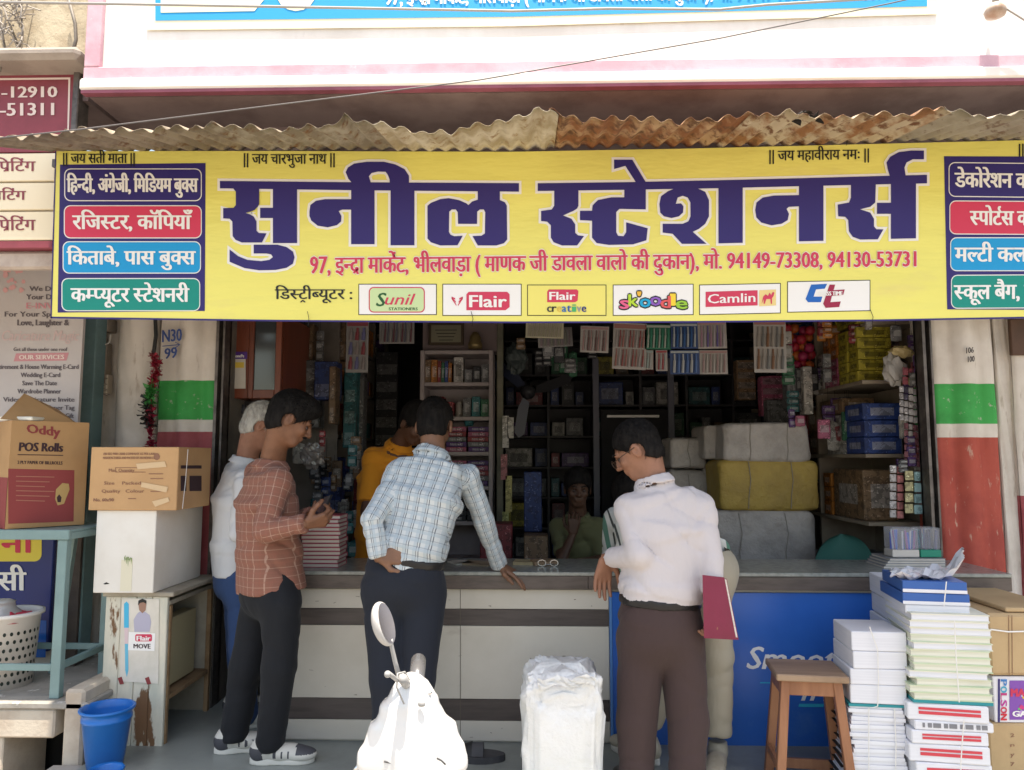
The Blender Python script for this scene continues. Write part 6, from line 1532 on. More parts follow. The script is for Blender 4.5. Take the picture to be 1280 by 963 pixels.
def cloth(name,base,stripes_u=(),stripes_v=(),rough=.85,gap=None,wrk=.25):
    """woven cloth; stripes: (period, width, offset, colour, mix)"""
    if name in MATS: return MATS[name]
    m=bpy.data.materials.new(name); m.use_nodes=True; n=m.node_tree.nodes; l=m.node_tree.links; b=n['Principled BSDF']
    b.inputs['Roughness'].default_value=rough; b.inputs['Specular IOR Level'].default_value=.2; b.inputs['Sheen Weight'].default_value=.06
    m.diffuse_color=tuple(base)+(1,)
    uv=n.new('ShaderNodeUVMap'); uv.uv_map='pat'; sx=n.new('ShaderNodeSeparateXYZ'); l.new(uv.outputs[0],sx.inputs[0])
    rgb=n.new('ShaderNodeRGB'); rgb.outputs[0].default_value=tuple(base)+(1,); out=rgb.outputs[0]
    def M(op,a,b_=None):
        q=n.new('ShaderNodeMath'); q.operation=op
        for i,v in enumerate((a,b_)):
            if v is None: continue
            if isinstance(v,(int,float)): q.inputs[i].default_value=v
            else: l.new(v,q.inputs[i])
        return q.outputs[0]
    for ax,st in ((0,stripes_u),(1,stripes_v)):
        for per,wd,off,col,mx in st:
            t=M('FRACT',M('ADD',M('DIVIDE',sx.outputs[ax],per),off+20.0)); k=M('MULTIPLY',M('LESS_THAN',t,wd),mx)
            q=n.new('ShaderNodeMix'); q.data_type='RGBA'; q.inputs[7].default_value=tuple(col)+(1,); l.new(out,q.inputs[6]); l.new(k,q.inputs[0]); out=q.outputs[2]
    l.new(out,b.inputs['Base Color'])
    tc=n.new('ShaderNodeTexCoord'); ns=n.new('ShaderNodeTexNoise'); ns.inputs['Scale'].default_value=14; ns.inputs['Detail'].default_value=4; ns.inputs['Distortion'].default_value=.8
    mp=n.new('ShaderNodeMapping'); mp.inputs['Scale'].default_value=(1.3,1.3,.55); l.new(tc.outputs['Object'],mp.inputs[0]); l.new(mp.outputs[0],ns.inputs['Vector'])
    n2=n.new('ShaderNodeTexNoise'); n2.noise_type='RIDGED_MULTIFRACTAL'; n2.inputs['Scale'].default_value=4.5; n2.inputs['Detail'].default_value=2; n2.inputs['Distortion'].default_value=.5; m2=n.new('ShaderNodeMapping'); m2.inputs['Scale'].default_value=(1.2,1.2,.8); m2.inputs['Rotation'].default_value=(.5,.3,.4); l.new(tc.outputs['Object'],m2.inputs[0]); l.new(m2.outputs[0],n2.inputs['Vector'])
    b2=n.new('ShaderNodeBump'); b2.inputs['Strength'].default_value=.55; b2.inputs['Distance'].default_value=.012; l.new(n2.outputs[0],b2.inputs['Height'])
    bp=n.new('ShaderNodeBump'); l.new(b2.outputs[0],bp.inputs['Normal']); bp.inputs['Strength'].default_value=wrk; bp.inputs['Distance'].default_value=.014; l.new(ns.outputs[0],bp.inputs['Height']); l.new(bp.outputs[0],b.inputs['Normal'])
    MATS[name]=m; return m
def shoe(parent,an,toe,mu,ms,name='shoe',L=.27,z0=0):
    """an: ankle, toe: direction on the floor"""
    f=nrm((toe[0],toe[1],0)); s=np.cross(f,V3((0,0,1))); c=V3((an[0],an[1],z0)); 
    T=lambda x,y,z: c+s*x+f*y+V3((0,0,z))
    R=np.stack([s,f,V3((0,0,1))],1); hl=-.07
    def up(P):
        d=ell(P,T(0,hl+.03,.055),(.038,.048,.050),R); d=smin(d,ell(P,T(0,hl+.13,.045),(.043,.085,.038),R),.03); d=smin(d,ell(P,T(.004,hl+L-.06,.036),(.046,.062,.030),R),.03)
        d=smin(d,cap(P,T(0,hl+.05,.07),T(0,hl+.045,.115),.040,.040),.02); q=(P-c)[...,2]; return np.maximum(np.maximum(d,.018-q),q-.105)
    v,f_=nets(up,c+V3((-.24,-.24,.0)),c+V3((.24,.24,.13)),.007)
    cen=v[f_].mean(1)-c; yy=cen@f; zz=cen[:,2]; dk=((yy<hl+.045)&(zz<.075))|((yy>hl+L-.085)&(zz>.045))|(np.abs((yy-hl-.12)%.03)<.009)&(zz<.06)&(zz>.03)&(yy>hl+.09)&(yy<hl+.16)
    o=npart(name,[(v,f_[~dk],0),(v,f_[dk],1)],[mu,m_shoed if mu is m_shoew else mu],parent)
    def so(P):
        q=P-c; d=loft(P,[(T(0,0,.0),.1,.1),(T(0,0,.024),.1,.1)],s,2) if False else None
        x=q@s;y=q@f;z=q[...,2]; u=(y-hl-L/2+.012)/(L/2+.004); wd=.042+.010*np.clip(u,-1,1)-.012*np.exp(-((u+.1)/.35)**2)
        d=(np.sqrt((x/wd)**2+np.abs(u)**2.6)-1)*.04; return np.maximum(d,np.abs(z-.015)-.015)
    v,f_=nets(so,c+V3((-.24,-.24,-.01)),c+V3((.24,.24,.045)),.006); npart('sole',[(v,f_,0)],ms,o)
    return o
def uv_for(torso_c,S_,F_,arms):
    """pattern coordinates: around and along torso or arm, whichever the face lies on"""
    c0,c1=V3(torso_c[0]),V3(torso_c[1]); ax=nrm(c1-c0)
    s=nrm(S_-ax*float(S_@ax)); f=np.cross(ax,s)
    def fn(P,Cn):
        dist=[np.abs(np.linalg.norm((Cn-c0)-((Cn-c0)@ax)[:,None]*ax,axis=1))/.20]
        for (a,b,e) in arms:
            dd=np.minimum(np.abs(cap(Cn,a,b,0,0)),np.abs(cap(Cn,b,e,0,0))); dist.append(dd/.070)
        k=np.argmin(np.stack(dist),0); out=np.zeros((len(P),2),f32)
        def polar(P_,C_,o,a_,s_,f_,r):
            q=P_-o; x=q@s_;y=q@f_; qc=C_-o; tc=np.arctan2(qc@f_,qc@s_); t=np.arctan2(y,x); t=tc+((t-tc+np.pi)%(2*np.pi)-np.pi)
            return np.stack([t*r,q@a_],1)
        m=k==0; out[m]=polar(P[m],Cn[m],c0,ax,s,f,.165)
        # torso back and front: flat projection reads straighter
        out[m,0]=((P[m]-c0)@s)
        sidem=m & (np.abs((Cn-c0)@s)>.17) & (len(arms)>0); out[sidem,0]=.17*np.sign((Cn[sidem]-c0)@s)+((P[sidem]-c0)@f)
        for i,(a,b,e) in enumerate(arms):
            a_,b_,e_=V3(a),V3(b),V3(e); m=k==i+1
            d1=cap(Cn,a,b,0,0);d2=cap(Cn,b,e,0,0)
            for mm,o,g in ((m&(d1<=d2),a_,nrm(b_-a_)),(m&(d1>d2),b_,nrm(e_-b_))):
                ss=nrm(np.cross(g,V3((0.1,1,0.1)))); ff=np.cross(g,ss)
                out[mm]=polar(P[mm],Cn[mm],o,g,ss,ff,.055)
        return out
    return fn
def person(label,J,K):
    """J: joints by photo pixel and depth; K: look"""
    W={k:(np.array(U(*v),dtype=f32) if not isinstance(v,np.ndarray) else v) for k,v in J.items()}
    for k,v in list(W.items()):
        if k[:2]=='ft': pass
    hip=W['hip']; t=thing('person',label,'person',(float(hip[0]),float(hip[1]),0),K.get('group'))
    psi=math.radians(K['psi']); Fv=V3((math.cos(psi),math.sin(psi),0)); Sv=V3((math.sin(psi),-math.cos(psi),0))
    if 'shR' not in W:
        sw=K.get('sw',.165); W['shR']=W['neck']+Sv*sw+V3((0,0,-.055)); W['shL']=W['neck']-Sv*sw+V3((0,0,-.055))
    k_=K.get('scale',1.0)
    chest=W.get('chest',W['neck']*.68+hip*.32-Fv*0.02); waist=W.get('waist',W['neck']*.28+hip*.72)
    if 'hipR' not in W: W['hipR']=hip+Sv*.09; W['hipL']=hip-Sv*.09
    # head
    hy=math.radians(K.get('hpsi',K['psi'])); hp=math.radians(K.get('tilt',20))
    fh=V3((math.cos(hy)*math.cos(hp),math.sin(hy)*math.cos(hp),-math.sin(hp))); f,s,u=frame(fh)
    hs=K.get('hs',1.0)
    skin=m_skin(K.get('sk','brown'),K.get('skin',(.24,.12,.07)))
    fn,T,R=head_fn(W['head'],f,s,u,W['neck'],K)
    c=W['head']; v,fc=nets(fn,np.minimum(c-.15,W['neck']-.07),np.maximum(c+.16,W['neck']+.07),.0055)
    body=[(v,fc,0)]
    # core body (under the clothes)
    def core(P):
        d=loft(P,[(hip,.12,.085),(waist,.11,.075),(chest,.13,.08),(W['neck']-V3((0,0,.06)),.10,.055)],Sv)
        for a,b,c_ in (('shR','elR','wrR'),('shL','elL','wrL')):
            if b in W:
                d=smin(d,cap(P,W[a],W[b],.040,.034),.02); d=smin(d,cap(P,W[b],W[c_],.034,.024),.01)
        if 'knR' in W:
            for a,b,c_ in (('hipR','knR','anR'),('hipL','knL','anL')): d=smin(d,cap(P,W[a],W[b],.065,.048),.03); d=smin(d,cap(P,W[b],W[c_],.045,.034),.01)
        d=smin(d,cap(P,W['neck'],W['neck']-V3((0,0,.08)),.05,.05),.02); return d
    pts=np.array([W[k] for k in W if k not in('toeR','toeL','head')])
    v,fc=nets(core,pts.min(0)-.16,pts.max(0)+.12,.016); body.append((v,fc,0))
    for h in ('R','L'):
        if 'hand'+h in K:
            kw=K['hand'+h]; fn_,lo,hi=hand_fn(W['wr'+h],kw['d'],kw['n'],kw['side'],kw.get('curl',(.3,.35,.25)),kw.get('spread',.08),kw.get('thumb',(.4,.3)))
            v,fc=nets(fn_,lo,hi,.0042); body.append((v,fc,0))
    npart('body',body,skin,t)
    # hair
    hf=hair_fn(T,R,f,s,u,K); v,fc=nets(hf,c-.17,c+.18,.0055)
    rg=np.random.RandomState(K.get('seed',0)+5); q4=v[fc[rg.randint(0,len(fc),3200)]].mean(1); nr=(q4-T(0,-.01,.03)); nr/=np.linalg.norm(nr,axis=1)[:,None]
    dr=-u*.8-f*.55*np.sign(K.get('comb',1))+rg.normal(0,.35,(3200,3)).astype(f32)+(f*1.6+u*.8)*np.clip((q4-T(0,.03,.10))@u*30,0,1)[:,None]*(1 if K.get('quiff') else 0)
    dr=dr-nr*(dr*nr).sum(1)[:,None]; dr/=np.linalg.norm(dr,axis=1)[:,None]; sdv=np.cross(dr,nr); Ls=rg.uniform(.008,.020,(3200,1)); tip=q4+dr*Ls+nr*rg.uniform(.0,.0045,(3200,1))
    sv=np.stack([q4-sdv*.0009-nr*.001,q4+sdv*.0009-nr*.001,tip+sdv*.0004,tip-sdv*.0004],1).reshape(-1,3).astype(f32); sf=np.arange(len(sv)).reshape(-1,4)
    npart('hair',[(v,fc,0),(sv,sf,0)],K.get('hairm',m_hairb),t)
    for q in (1,-1):
        mb=MB().lathe((0,0,0),[(.0105*math.sin(math.pi*i/6)+1e-5,-.0105*math.cos(math.pi*i/6)) for i in range(7)],8); p0=T(q*.031,.078,.0); mb.shift(tuple(float(x) for x in p0)); part('eye',mb,mat('eye_dark',(.05,.03,.025),rough=.15),t,smooth=True)
        mb=MB().tube([T(q*.014,.097,.026),T(q*.030,.098,.032),T(q*.046,.082,.027)],[.004,.0045,.002],6); mb.v=[tuple(float(x) for x in p) for p in mb.v]; part('eyebrow',mb,K.get('hairm',m_hairb),t,smooth=True)
    if K.get('moustache'):
        mb=MB().tube([T(-.028,.088,-.044),T(-.012,.102,-.037),T(.012,.102,-.037),T(.028,.088,-.044)],[.003,.006,.006,.003],7); part('moustache',mb,m_hairb,t,smooth=True)
    if K.get('glasses'):
        mb=MB()
        for q in (1,-1): mb.tube([T(q*.034+.023*math.cos(a),.112,-.004+.018*math.sin(a)) for a in [j*math.pi/7 for j in range(15)]],.0018,5)
        mb.tube([T(-.011,.113,.0),T(.011,.113,.0)],.0018,5)
        for q in (1,-1): mb.tube([T(q*.057,.110,.002),T(q*.082,.05,.004),T(q*.086,-.01,.006)],.0018,5)
        part('glasses',mb,flatm('glasses_frame',(.05,.03,.02),.3),t,smooth=True)
    # shirt
    cw,cdp=K.get('chest',(.195,.125)); ww=K.get('waistw',(.175,.125)); hw_=K.get('hemw',(.185,.13)); hem=W.get('hem',hip)
    ru=K.get('ru',.062)
    arms=[(W[a],W[b],W[e]) for a,b,e in (('shR','elR','wrR'),('shL','elL','wrL')) if b in W]
    slv=K.get('sleeve',{})
    cuts=[]
    upn=nrm(W['neck']-chest)
    def shirt(P):
        nk=W['neck']
        d=loft(P,[(hem,hw_[0],hw_[1]),(waist,ww[0],ww[1]),(chest,cw,cdp),(nk-upn*.085,.15,.095),(nk-upn*.045,.080,.072)],Sv)
        d=smin(d,cap(P,W['shR'],W['shL'],ru*.95,ru*.95),.05)
        for i,(a,b,e) in enumerate(arms):
            k='R' if i==0 and 'elR' in W else 'L'; fr=slv.get(k,1.0)
            if fr<=.5:
                e2=a+(b-a)*fr*2; g=cap(P,a,e2,ru,ru*.98); g=np.maximum(g,((P-e2)@nrm(b-a)))
                d=smin(d,g,.03)
            else:
                d=smin(d,cap(P,a,b,ru,ru*.86),.02); e2=b+(e-b)*(fr-.5)*2; g=cap(P,b,e2,ru*.86,ru*.66); g=np.maximum(g,((P-e2)@nrm(e-b))-.0)
                d=smin(d,g,.008)
                d=np.minimum(d,np.maximum(np.abs(((P-e2)@nrm(e-b))+.022)-.024,cap(P,b,e2,ru*.80,ru*.70)))
        # collar
        cc=nk-upn*.002-Fv*.004
        q=P-cc; h_=q@upn; rad=np.linalg.norm(q-h_[...,None]*upn,axis=-1)
        d=np.minimum(d,np.maximum(np.abs(rad-.064-.7*np.maximum(0,.010-h_))-.0085,np.abs(h_)-.018))
        # hem cut
        d=np.maximum(d,-((P-hem)@nrm(waist-hem))-K.get('drop',.0)+.0)
        near=1.0
        return d+wrinkle(P,K.get('wr',.004),1.0,K.get('seed',0))
    apts=np.array([hem,W['neck'],W['shR'],W['shL']]+[x for a in arms for x in a])
    v,fc=nets(shirt,apts.min(0)-V3((.22,.22,.1)),apts.max(0)+V3((.22,.22,.07)),.009)
    npart(K.get('top','shirt'),[(v,fc,0)],K['shirtm'],t,(lambda P_,C_: np.stack([P_[:,0]+.22*P_[:,2],P_[:,2]],1)) if K.get('uvt') else uv_for((hip,W['neck']),Sv,Fv,arms))
    # trousers
    if 'knR' in W:
        pw=K.get('pel',(.17,.125)); wz=K.get('wz',.06); tu=nrm(waist-hip)
        th,kn_,an_=K.get('leg',(.092,.070,.058))
        def tr(P):
            d=loft(P,[(hip+tu*.02,pw[0]*.99,pw[1]),(hip+tu*wz,pw[0]*.95,pw[1]*.95)],Sv,2.3)
            d=smin(d,ell(P,hip-tu*.05+Fv*-.012,(1,1,1)) if False else ell(P,hip-tu*.045-Fv*.010,(pw[0],pw[1]*1.04,.125),np.stack([Sv,Fv,V3((0,0,1))],1)),.04)
            L=None
            for h in ('R','L'):
                g=cap(P,W['hip'+h]-V3((0,0,.03)),W['kn'+h],th,kn_); g=smin(g,cap(P,W['kn'+h],W['an'+h],kn_,an_),.02); L=g if L is None else np.minimum(L,g) if K.get('split',1) else smin(L,g,.02)
            d=smin(d,L,.045)
            zz=np.minimum(W['anR'][2],W['anL'][2])
            d=np.maximum(d,((P-(hip+tu*wz))@tu))
            for h in ('R','L'): pass
            d=np.maximum(d,(W['anR'][2]-K.get('hemz',.045))-P[...,2])
            x=P[...,2]; low=np.exp(-((x-W['anR'][2]-.05)/.12)**2)
            return d+wrinkle(P,.003,.9,K.get('seed',0)+3)+low*.0013*np.sin(x*80+3*np.sin(P[...,0]*30))
        pt=np.array([hip+tu*wz]+[W[q] for q in ('hipR','hipL','knR','knL','anR','anL')])
        v,fc=nets(tr,pt.min(0)-V3((.2,.2,.12)),pt.max(0)+V3((.2,.2,.05)),.011); npart('trousers',[(v,fc,0)],K['trm'],t)
        if K.get('belt'):
            def bl(P):
                d=loft(P,[(hip+tu*(wz-.028),pw[0]*.96+.007,pw[1]*.96+.007),(hip+tu*(wz+.006),pw[0]*.96+.007,pw[1]*.96+.007)],Sv,2.3); h=(P-(hip+tu*(wz-.012)))@tu; return np.maximum(d,np.abs(h)-.018)
            v,fc=nets(bl,hip-V3((.24,.24,.1)),hip+V3((.24,.24,.16)),.009); npart('belt',[(v,fc,0)],flatm('belt_black',(.02,.018,.018),.35),t)
        if 'shoe' in K:
            for h in ('R','L'):
                a=W['an'+h]; td=K.get('toe'+h,(math.cos(psi),math.sin(psi))); shoe(t,a,td,K['shoe'][0],K['shoe'][1],z0=K.get('fz',ZF))
    return t,W,T
def px(x,y,Y): return np.array(U(x,y,Y),dtype=f32)
def dirpx(a,b): return px(*b)-px(*a)
m_shoew=mat('shoe_white',(.55,.53,.48),rough=.5); m_shoed=mat('shoe_charcoal',(.06,.06,.07),rough=.6); m_solew=mat('sole_white',(.62,.60,.54),rough=.6)
m_shoeb=mat('shoe_dark',(.05,.045,.045),rough=.4); m_soled=mat('sole_dark',(.03,.03,.03),rough=.6); m_shoebe=mat('shoe_beige',(.42,.38,.30),(.33,.29,.22),scale=10,rough=.6)
c_plaid=cloth('rust_plaid',(.235,.105,.075),[(.036,.10,0,(.50,.36,.28),.75),(.036,.08,.35,(.24,.09,.06),.6),(.012,.3,0,(.27,.11,.08),.4)],[(.040,.07,0,(.44,.30,.23),.5),(.040,.2,.5,(.27,.11,.08),.45)])
c_blue=cloth('blue_check',(.54,.57,.58),[(.044,.09,0,(.05,.06,.08),.8),(.044,.08,.20,(.05,.06,.08),.65),(.044,.30,.50,(.34,.42,.48),.55)],[(.036,.12,0,(.16,.20,.25),.45),(.036,.34,.4,(.36,.44,.50),.6)])
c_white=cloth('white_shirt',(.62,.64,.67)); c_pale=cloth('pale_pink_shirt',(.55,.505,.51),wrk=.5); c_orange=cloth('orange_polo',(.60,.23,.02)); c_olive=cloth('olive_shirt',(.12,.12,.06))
c_stripe=cloth('green_striped',(.62,.62,.58),[(.085,.26,.1,(.08,.22,.16),.95),(.085,.10,.62,(.03,.04,.04),.95)])
t_black=cloth('black_trousers',(.012,.013,.016),rough=.8); t_navy=cloth('charcoal_trousers',(.016,.019,.028),rough=.8); t_brown=cloth('brown_trousers',(.060,.038,.036),rough=.8); t_jean=cloth('blue_jeans',(.035,.07,.17),rough=.85); t_beige=cloth('beige_trousers',(.36,.32,.25),rough=.8)
FR=.055
# A : man in rust plaid shirt with phone
wrA=px(381,655,3.28); 
personA,WA,TA=person('young man in rust plaid shirt and black trousers looking down at a phone',
 dict(head=(363,525,3.42),neck=(340,580,3.47),hip=(339,728,3.47),waist=(336,690,3.47),chest=(333,630,3.46),shR=(347,602,3.33),shL=(322,592,3.62),elR=(331,664,3.25),wrR=(381,655,3.24),elL=(352,655,3.76),wrL=(388,645,3.50),
      hipR=(352,750,3.38),hipL=(326,748,3.56),knR=(349,835,3.37),knL=(307,835,3.52),anR=(338,926,3.38),anL=(293,918,3.50),hem=(339,733,3.47)),
 dict(psi=38,hpsi=22,tilt=30,shirtm=c_plaid,trm=t_black,shoe=(m_shoew,m_solew),toeR=(1,.12),toeL=(1,.3),quiff=.012,vol=.013,moustache=True,chest=(.172,.125),waistw=(.155,.135),hemw=(.165,.145),ru=.060,pel=(.160,.125),leg=(.088,.072,.062),hemz=.04,wr=.004,seed=1,drop=.02,
   skin=(.20,.09,.05),sk='a',handR=dict(d=(.93,.30,.18),n=(-.15,.75,.65),side=1,curl=(.75,.9,.5),thumb=(.5,.6),spread=.02),handL=dict(d=(.55,-.75,.15),n=(.3,.2,.9),side=-1,curl=(.7,.8,.5),spread=.02)))
ph=thing('phone','black phone held in both hands of the man in rust plaid','phone',tuple(float(x) for x in px(402,634,3.33)))
mb=MB().box((-.038,-.075,-.004),(.038,.075,.004),Matrix.Rotation(.5,3,'X')@Matrix.Rotation(-.5,3,'Y'),c=.003,o=(0,0,0)); part('casing',mb,m_blk,ph,world=False)
mb=MB().box((-.034,-.070,.0042),(.034,.070,.0055),Matrix.Rotation(.5,3,'X')@Matrix.Rotation(-.5,3,'Y'),o=(0,0,0)); part('screen',mb,mat('phone_screen',(.02,.02,.03),rough=.08,spec=.7),ph,world=False)
# B : old man behind
m_hairg=mat('hair_grey',(.50,.48,.44),(.28,.26,.24),scale=50,rough=.5,bump=.7,bscale=160,stretch=(1,1,.3),bdist=.004)
person('grey haired man in white shirt and blue jeans standing behind the man in plaid',
 dict(head=(327,533,3.93),neck=(309,575,3.93),hip=(302,716,3.93),waist=(300,680,3.93),chest=(299,625,3.93),shR=(310,602,3.75),shL=(296,590,4.08),elR=(300,665,3.72),wrR=(345,675,3.75),elL=(330,660,4.05),wrL=(365,650,3.85),
      knR=(303,810,3.82),knL=(300,805,4.0),anR=(308,893,3.80),anL=(300,885,4.0),hem=(302,717,3.93)),
 dict(psi=30,hpsi=25,tilt=32,shirtm=c_white,trm=t_jean,hairm=m_hairg,shoe=(m_shoew,m_solew),chest=(.170,.13),waistw=(.165,.14),hemw=(.165,.14),vol=.008,skin=(.36,.17,.11),sk='b',seed=2,pel=(.155,.125),leg=(.085,.066,.056),handR=dict(d=(1,.1,.1),n=(0,.2,.9),side=-1)))
# C : man in blue checks
personC,WC,TC=person('man in blue checked shirt leaning on the counter with one hand on his hip',
 dict(head=(543,533,3.47),neck=(541,565,3.40),hip=(505,716,3.30),waist=(512,680,3.30),chest=(528,625,3.33),shR=(585,596,3.42),shL=(497,596,3.34),elR=(604,650,3.50),wrR=(624,707,3.64),elL=(466,650,3.18),wrL=(473,697,3.17),
      hipR=(531,735,3.30),hipL=(481,735,3.30),knR=(522,850,3.22),knL=(484,850,3.22),anR=(512,935,3.18),anL=(486,935,3.20),hem=(507,704,3.30)),
 dict(psi=80,hpsi=85,tilt=28,shirtm=c_blue,trm=t_navy,shoe=(m_shoeb,m_soled),chest=(.172,.125),waistw=(.160,.13),hemw=(.155,.128),ru=.056,pel=(.168,.13),leg=(.096,.072,.060),wz=.075,belt=True,wr=.0045,seed=5,vol=.009,drop=.02,skin=(.22,.11,.065),sk='c',line=-.04,
   handR=dict(d=(.80,-.10,-.42),n=(-.3,.2,-.9),side=-1,curl=((.15,.2,.1),(.25,.3,.2),(.3,.35,.2),(.35,.4,.2)),spread=.22,thumb=(.15,.1)),handL=dict(d=(.93,.1,.10),n=(.05,.95,-.2),side=-1,curl=(.25,.2,.1),spread=.04,thumb=(.1,.1))))
# D : shopkeeper in orange
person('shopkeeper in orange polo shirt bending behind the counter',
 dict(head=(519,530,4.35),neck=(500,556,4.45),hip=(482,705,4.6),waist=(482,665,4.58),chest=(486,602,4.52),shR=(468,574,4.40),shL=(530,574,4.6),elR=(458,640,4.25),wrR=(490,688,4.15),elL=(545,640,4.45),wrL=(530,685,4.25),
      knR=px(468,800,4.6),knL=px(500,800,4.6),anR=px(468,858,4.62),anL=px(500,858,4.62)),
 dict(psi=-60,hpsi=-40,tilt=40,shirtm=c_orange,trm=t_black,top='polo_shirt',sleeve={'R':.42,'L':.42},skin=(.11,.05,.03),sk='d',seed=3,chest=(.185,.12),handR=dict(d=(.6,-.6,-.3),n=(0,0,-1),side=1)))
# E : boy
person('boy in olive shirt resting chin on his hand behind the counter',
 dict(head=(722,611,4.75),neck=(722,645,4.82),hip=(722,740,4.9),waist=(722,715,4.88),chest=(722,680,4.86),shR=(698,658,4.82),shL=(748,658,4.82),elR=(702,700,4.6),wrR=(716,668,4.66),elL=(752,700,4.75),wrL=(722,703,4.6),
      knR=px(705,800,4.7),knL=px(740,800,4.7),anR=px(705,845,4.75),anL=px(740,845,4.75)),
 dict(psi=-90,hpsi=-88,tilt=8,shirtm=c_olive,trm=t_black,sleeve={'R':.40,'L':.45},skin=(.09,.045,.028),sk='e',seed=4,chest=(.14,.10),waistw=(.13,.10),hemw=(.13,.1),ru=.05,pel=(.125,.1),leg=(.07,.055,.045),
   handR=dict(d=(.1,-.1,.95),n=(.1,.9,0),side=1,curl=(.6,.8,.5)),handL=dict(d=(-.8,-.2,.1),n=(0,0,-1),side=1)))
# F : man in pale shirt with glasses
personF,WF,TF=person('man in pale pink shirt and brown trousers with glasses, holding a maroon folder',
 dict(head=(797,563,3.16),neck=(816,600,3.14),hip=(824,775,3.10),waist=(826,735,3.10),chest=(834,665,3.12),shR=(876,636,3.12),shL=(787,636,3.10),elR=(888,700,3.06),wrR=(893,758,3.00),elL=(800,694,3.00),wrL=(757,698,3.17),
      hipR=(850,795,3.10),hipL=(802,795,3.10),knR=(860,900,3.08),knL=(796,900,3.10),anR=(859,1000,3.02),anL=(796,1000,3.08),hem=(825,752,3.10)),
 dict(psi=105,hpsi=160,tilt=32,shirtm=c_pale,trm=t_brown,shoe=(m_shoeb,m_soled),glasses=True,chest=(.168,.125),waistw=(.160,.128),hemw=(.160,.128),ru=.058,pel=(.165,.128),leg=(.098,.078,.066),wz=.09,belt=True,wr=.004,seed=8,vol=.006,skin=(.30,.14,.085),sk='f',line=-.02,back=-.075,
   sleeve={'R':.86,'L':.92},handL=dict(d=(-.15,.1,-.95),n=(.3,-.9,0),side=-1,curl=(.2,.25,.2),spread=.06,thumb=(.2,.1)),handR=dict(d=(.05,.1,-.95),n=(-.9,.2,0),side=1,curl=(.9,.8,.5))))
fo=thing('folder','maroon folder held under the arm of the man in the pale shirt','folder',tuple(float(x) for x in px(900,800,3.02)))
mf=mat('maroon_folder_cover',(.20,.014,.05),(.17,.012,.04),scale=4,rough=.35)
def fold_poly(pts,Y,dy,m,name):
    v=[U(x,y,Y+e) for x,y,e in pts]; w_=[p+Vector((.002,dy,0)) for p in v]; n=len(v)
    mb=MB().add(v+w_,[tuple(range(n)),tuple(range(2*n-1,n-1,-1))]+[(i,i+n,(i+1)%n+n,(i+1)%n) for i in range(n)]); part(name,mb,m,fo)
fold_poly([(878,719,0),(905,722,.04),(920,800,.05),(880,798,0)],2.95,.003,mf,'cover'); fold_poly([(881,722,0),(908,725,.04),(922,797,.05),(882,795,0)],2.958,.012,m_page,'paper'); fold_poly([(878,719,0),(908,724,.04),(923,800,.05),(880,798,0)],2.974,.003,mf,'cover')
# G : striped shirt, hidden behind F
person('man in green striped shirt and beige trousers bending over the counter, mostly hidden',
 dict(head=(792,622,3.92),neck=(790,648,3.80),hip=(878,706,3.42),waist=(862,690,3.50),chest=(815,662,3.68),shR=(792,668,3.62),shL=(770,650,3.86),elR=(776,705,3.66),wrR=(765,715,3.76),elL=(765,690,3.95),wrL=(760,708,3.9),
      hipR=(888,712,3.36),hipL=(872,706,3.52),knR=(896,820,3.36),knL=(840,820,3.48),anR=(896,912,3.38),anL=(805,915,3.46),hem=(880,700,3.42)),
 dict(uvt=True,psi=140,hpsi=140,tilt=50,shirtm=c_stripe,trm=t_beige,shoe=(m_shoebe,m_solew),toeR=(-.3,-.9),toeL=(-.6,.7),chest=(.16,.11),waistw=(.15,.12),hemw=(.155,.12),pel=(.13,.115),leg=(.082,.070,.064),wz=.05,seed=9,skin=(.24,.12,.07),sk='g',hemz=.02,
   handR=dict(d=(-.3,.4,-.6),n=(0,.2,-1),side=1)))
# ================================================================ SCOOTER
m_sc=mat('scooter_white',(.66,.66,.655),rough=.18,coat=.6,spec=.5); m_scd=mat('scooter_dark',(.03,.03,.032),rough=.5); m_chr=mat('chrome',(.75,.75,.75),rough=.12,metal=1); m_scg=mat('scooter_grey',(.30,.30,.30),rough=.35)
YSc=2.0; gz=-.18
so=U(515,960,YSc); sct=thing('scooter','white scooter parked before the shop, sunlit front with one round mirror','scooter',(so.x,YSc,gz))
O=V3((so.x,YSc,0))
def spx(x,y,Y=YSc): return px(x,y,Y)
def apron(P):
    d=loft(P,[(spx(517,985),.136,.05),(spx(515,945),.124,.055),(spx(515,915),.103,.055),(spx(513,885),.070,.055),(spx(514,864),.036,.045),(spx(515,854),.020,.03)],(1,0,0),2.3)
    d=smin(d,cap(P,spx(505,868),spx(528,868),.028,.026),.03)
    d=smin(d,ell(P,spx(514,938),(.088,.065,.09)),.04)
    return d
a=spx(516,910); v,fc=nets(apron,a-V3((.26,.16,.22)),a+V3((.26,.16,.2)),.008); npart('front_cowl',[(v,fc,0)],m_sc,sct)
zb_=float(spx(519,985)[2])
def shield(P):
    b0=V3((so.x,YSc+.02,zb_+.03)); b1=V3((so.x,YSc+.05,gz+.26)); 
    d=loft(P,[(b1,.14,.02),(b0,.128,.03)],(1,0,0),3)
    d=smin(d,loft(P,[(V3((so.x,YSc+.02,gz+.25)),.13,.016),(V3((so.x,YSc-.45,gz+.25)),.14,.03)],(1,0,0),3),.04)
    return d
v,fc=nets(shield,V3((so.x-.25,YSc-.6,gz+.1)),V3((so.x+.25,YSc+.2,zb_+.12)),.014); npart('leg_shield',[(v,fc,0)],m_sc,sct)
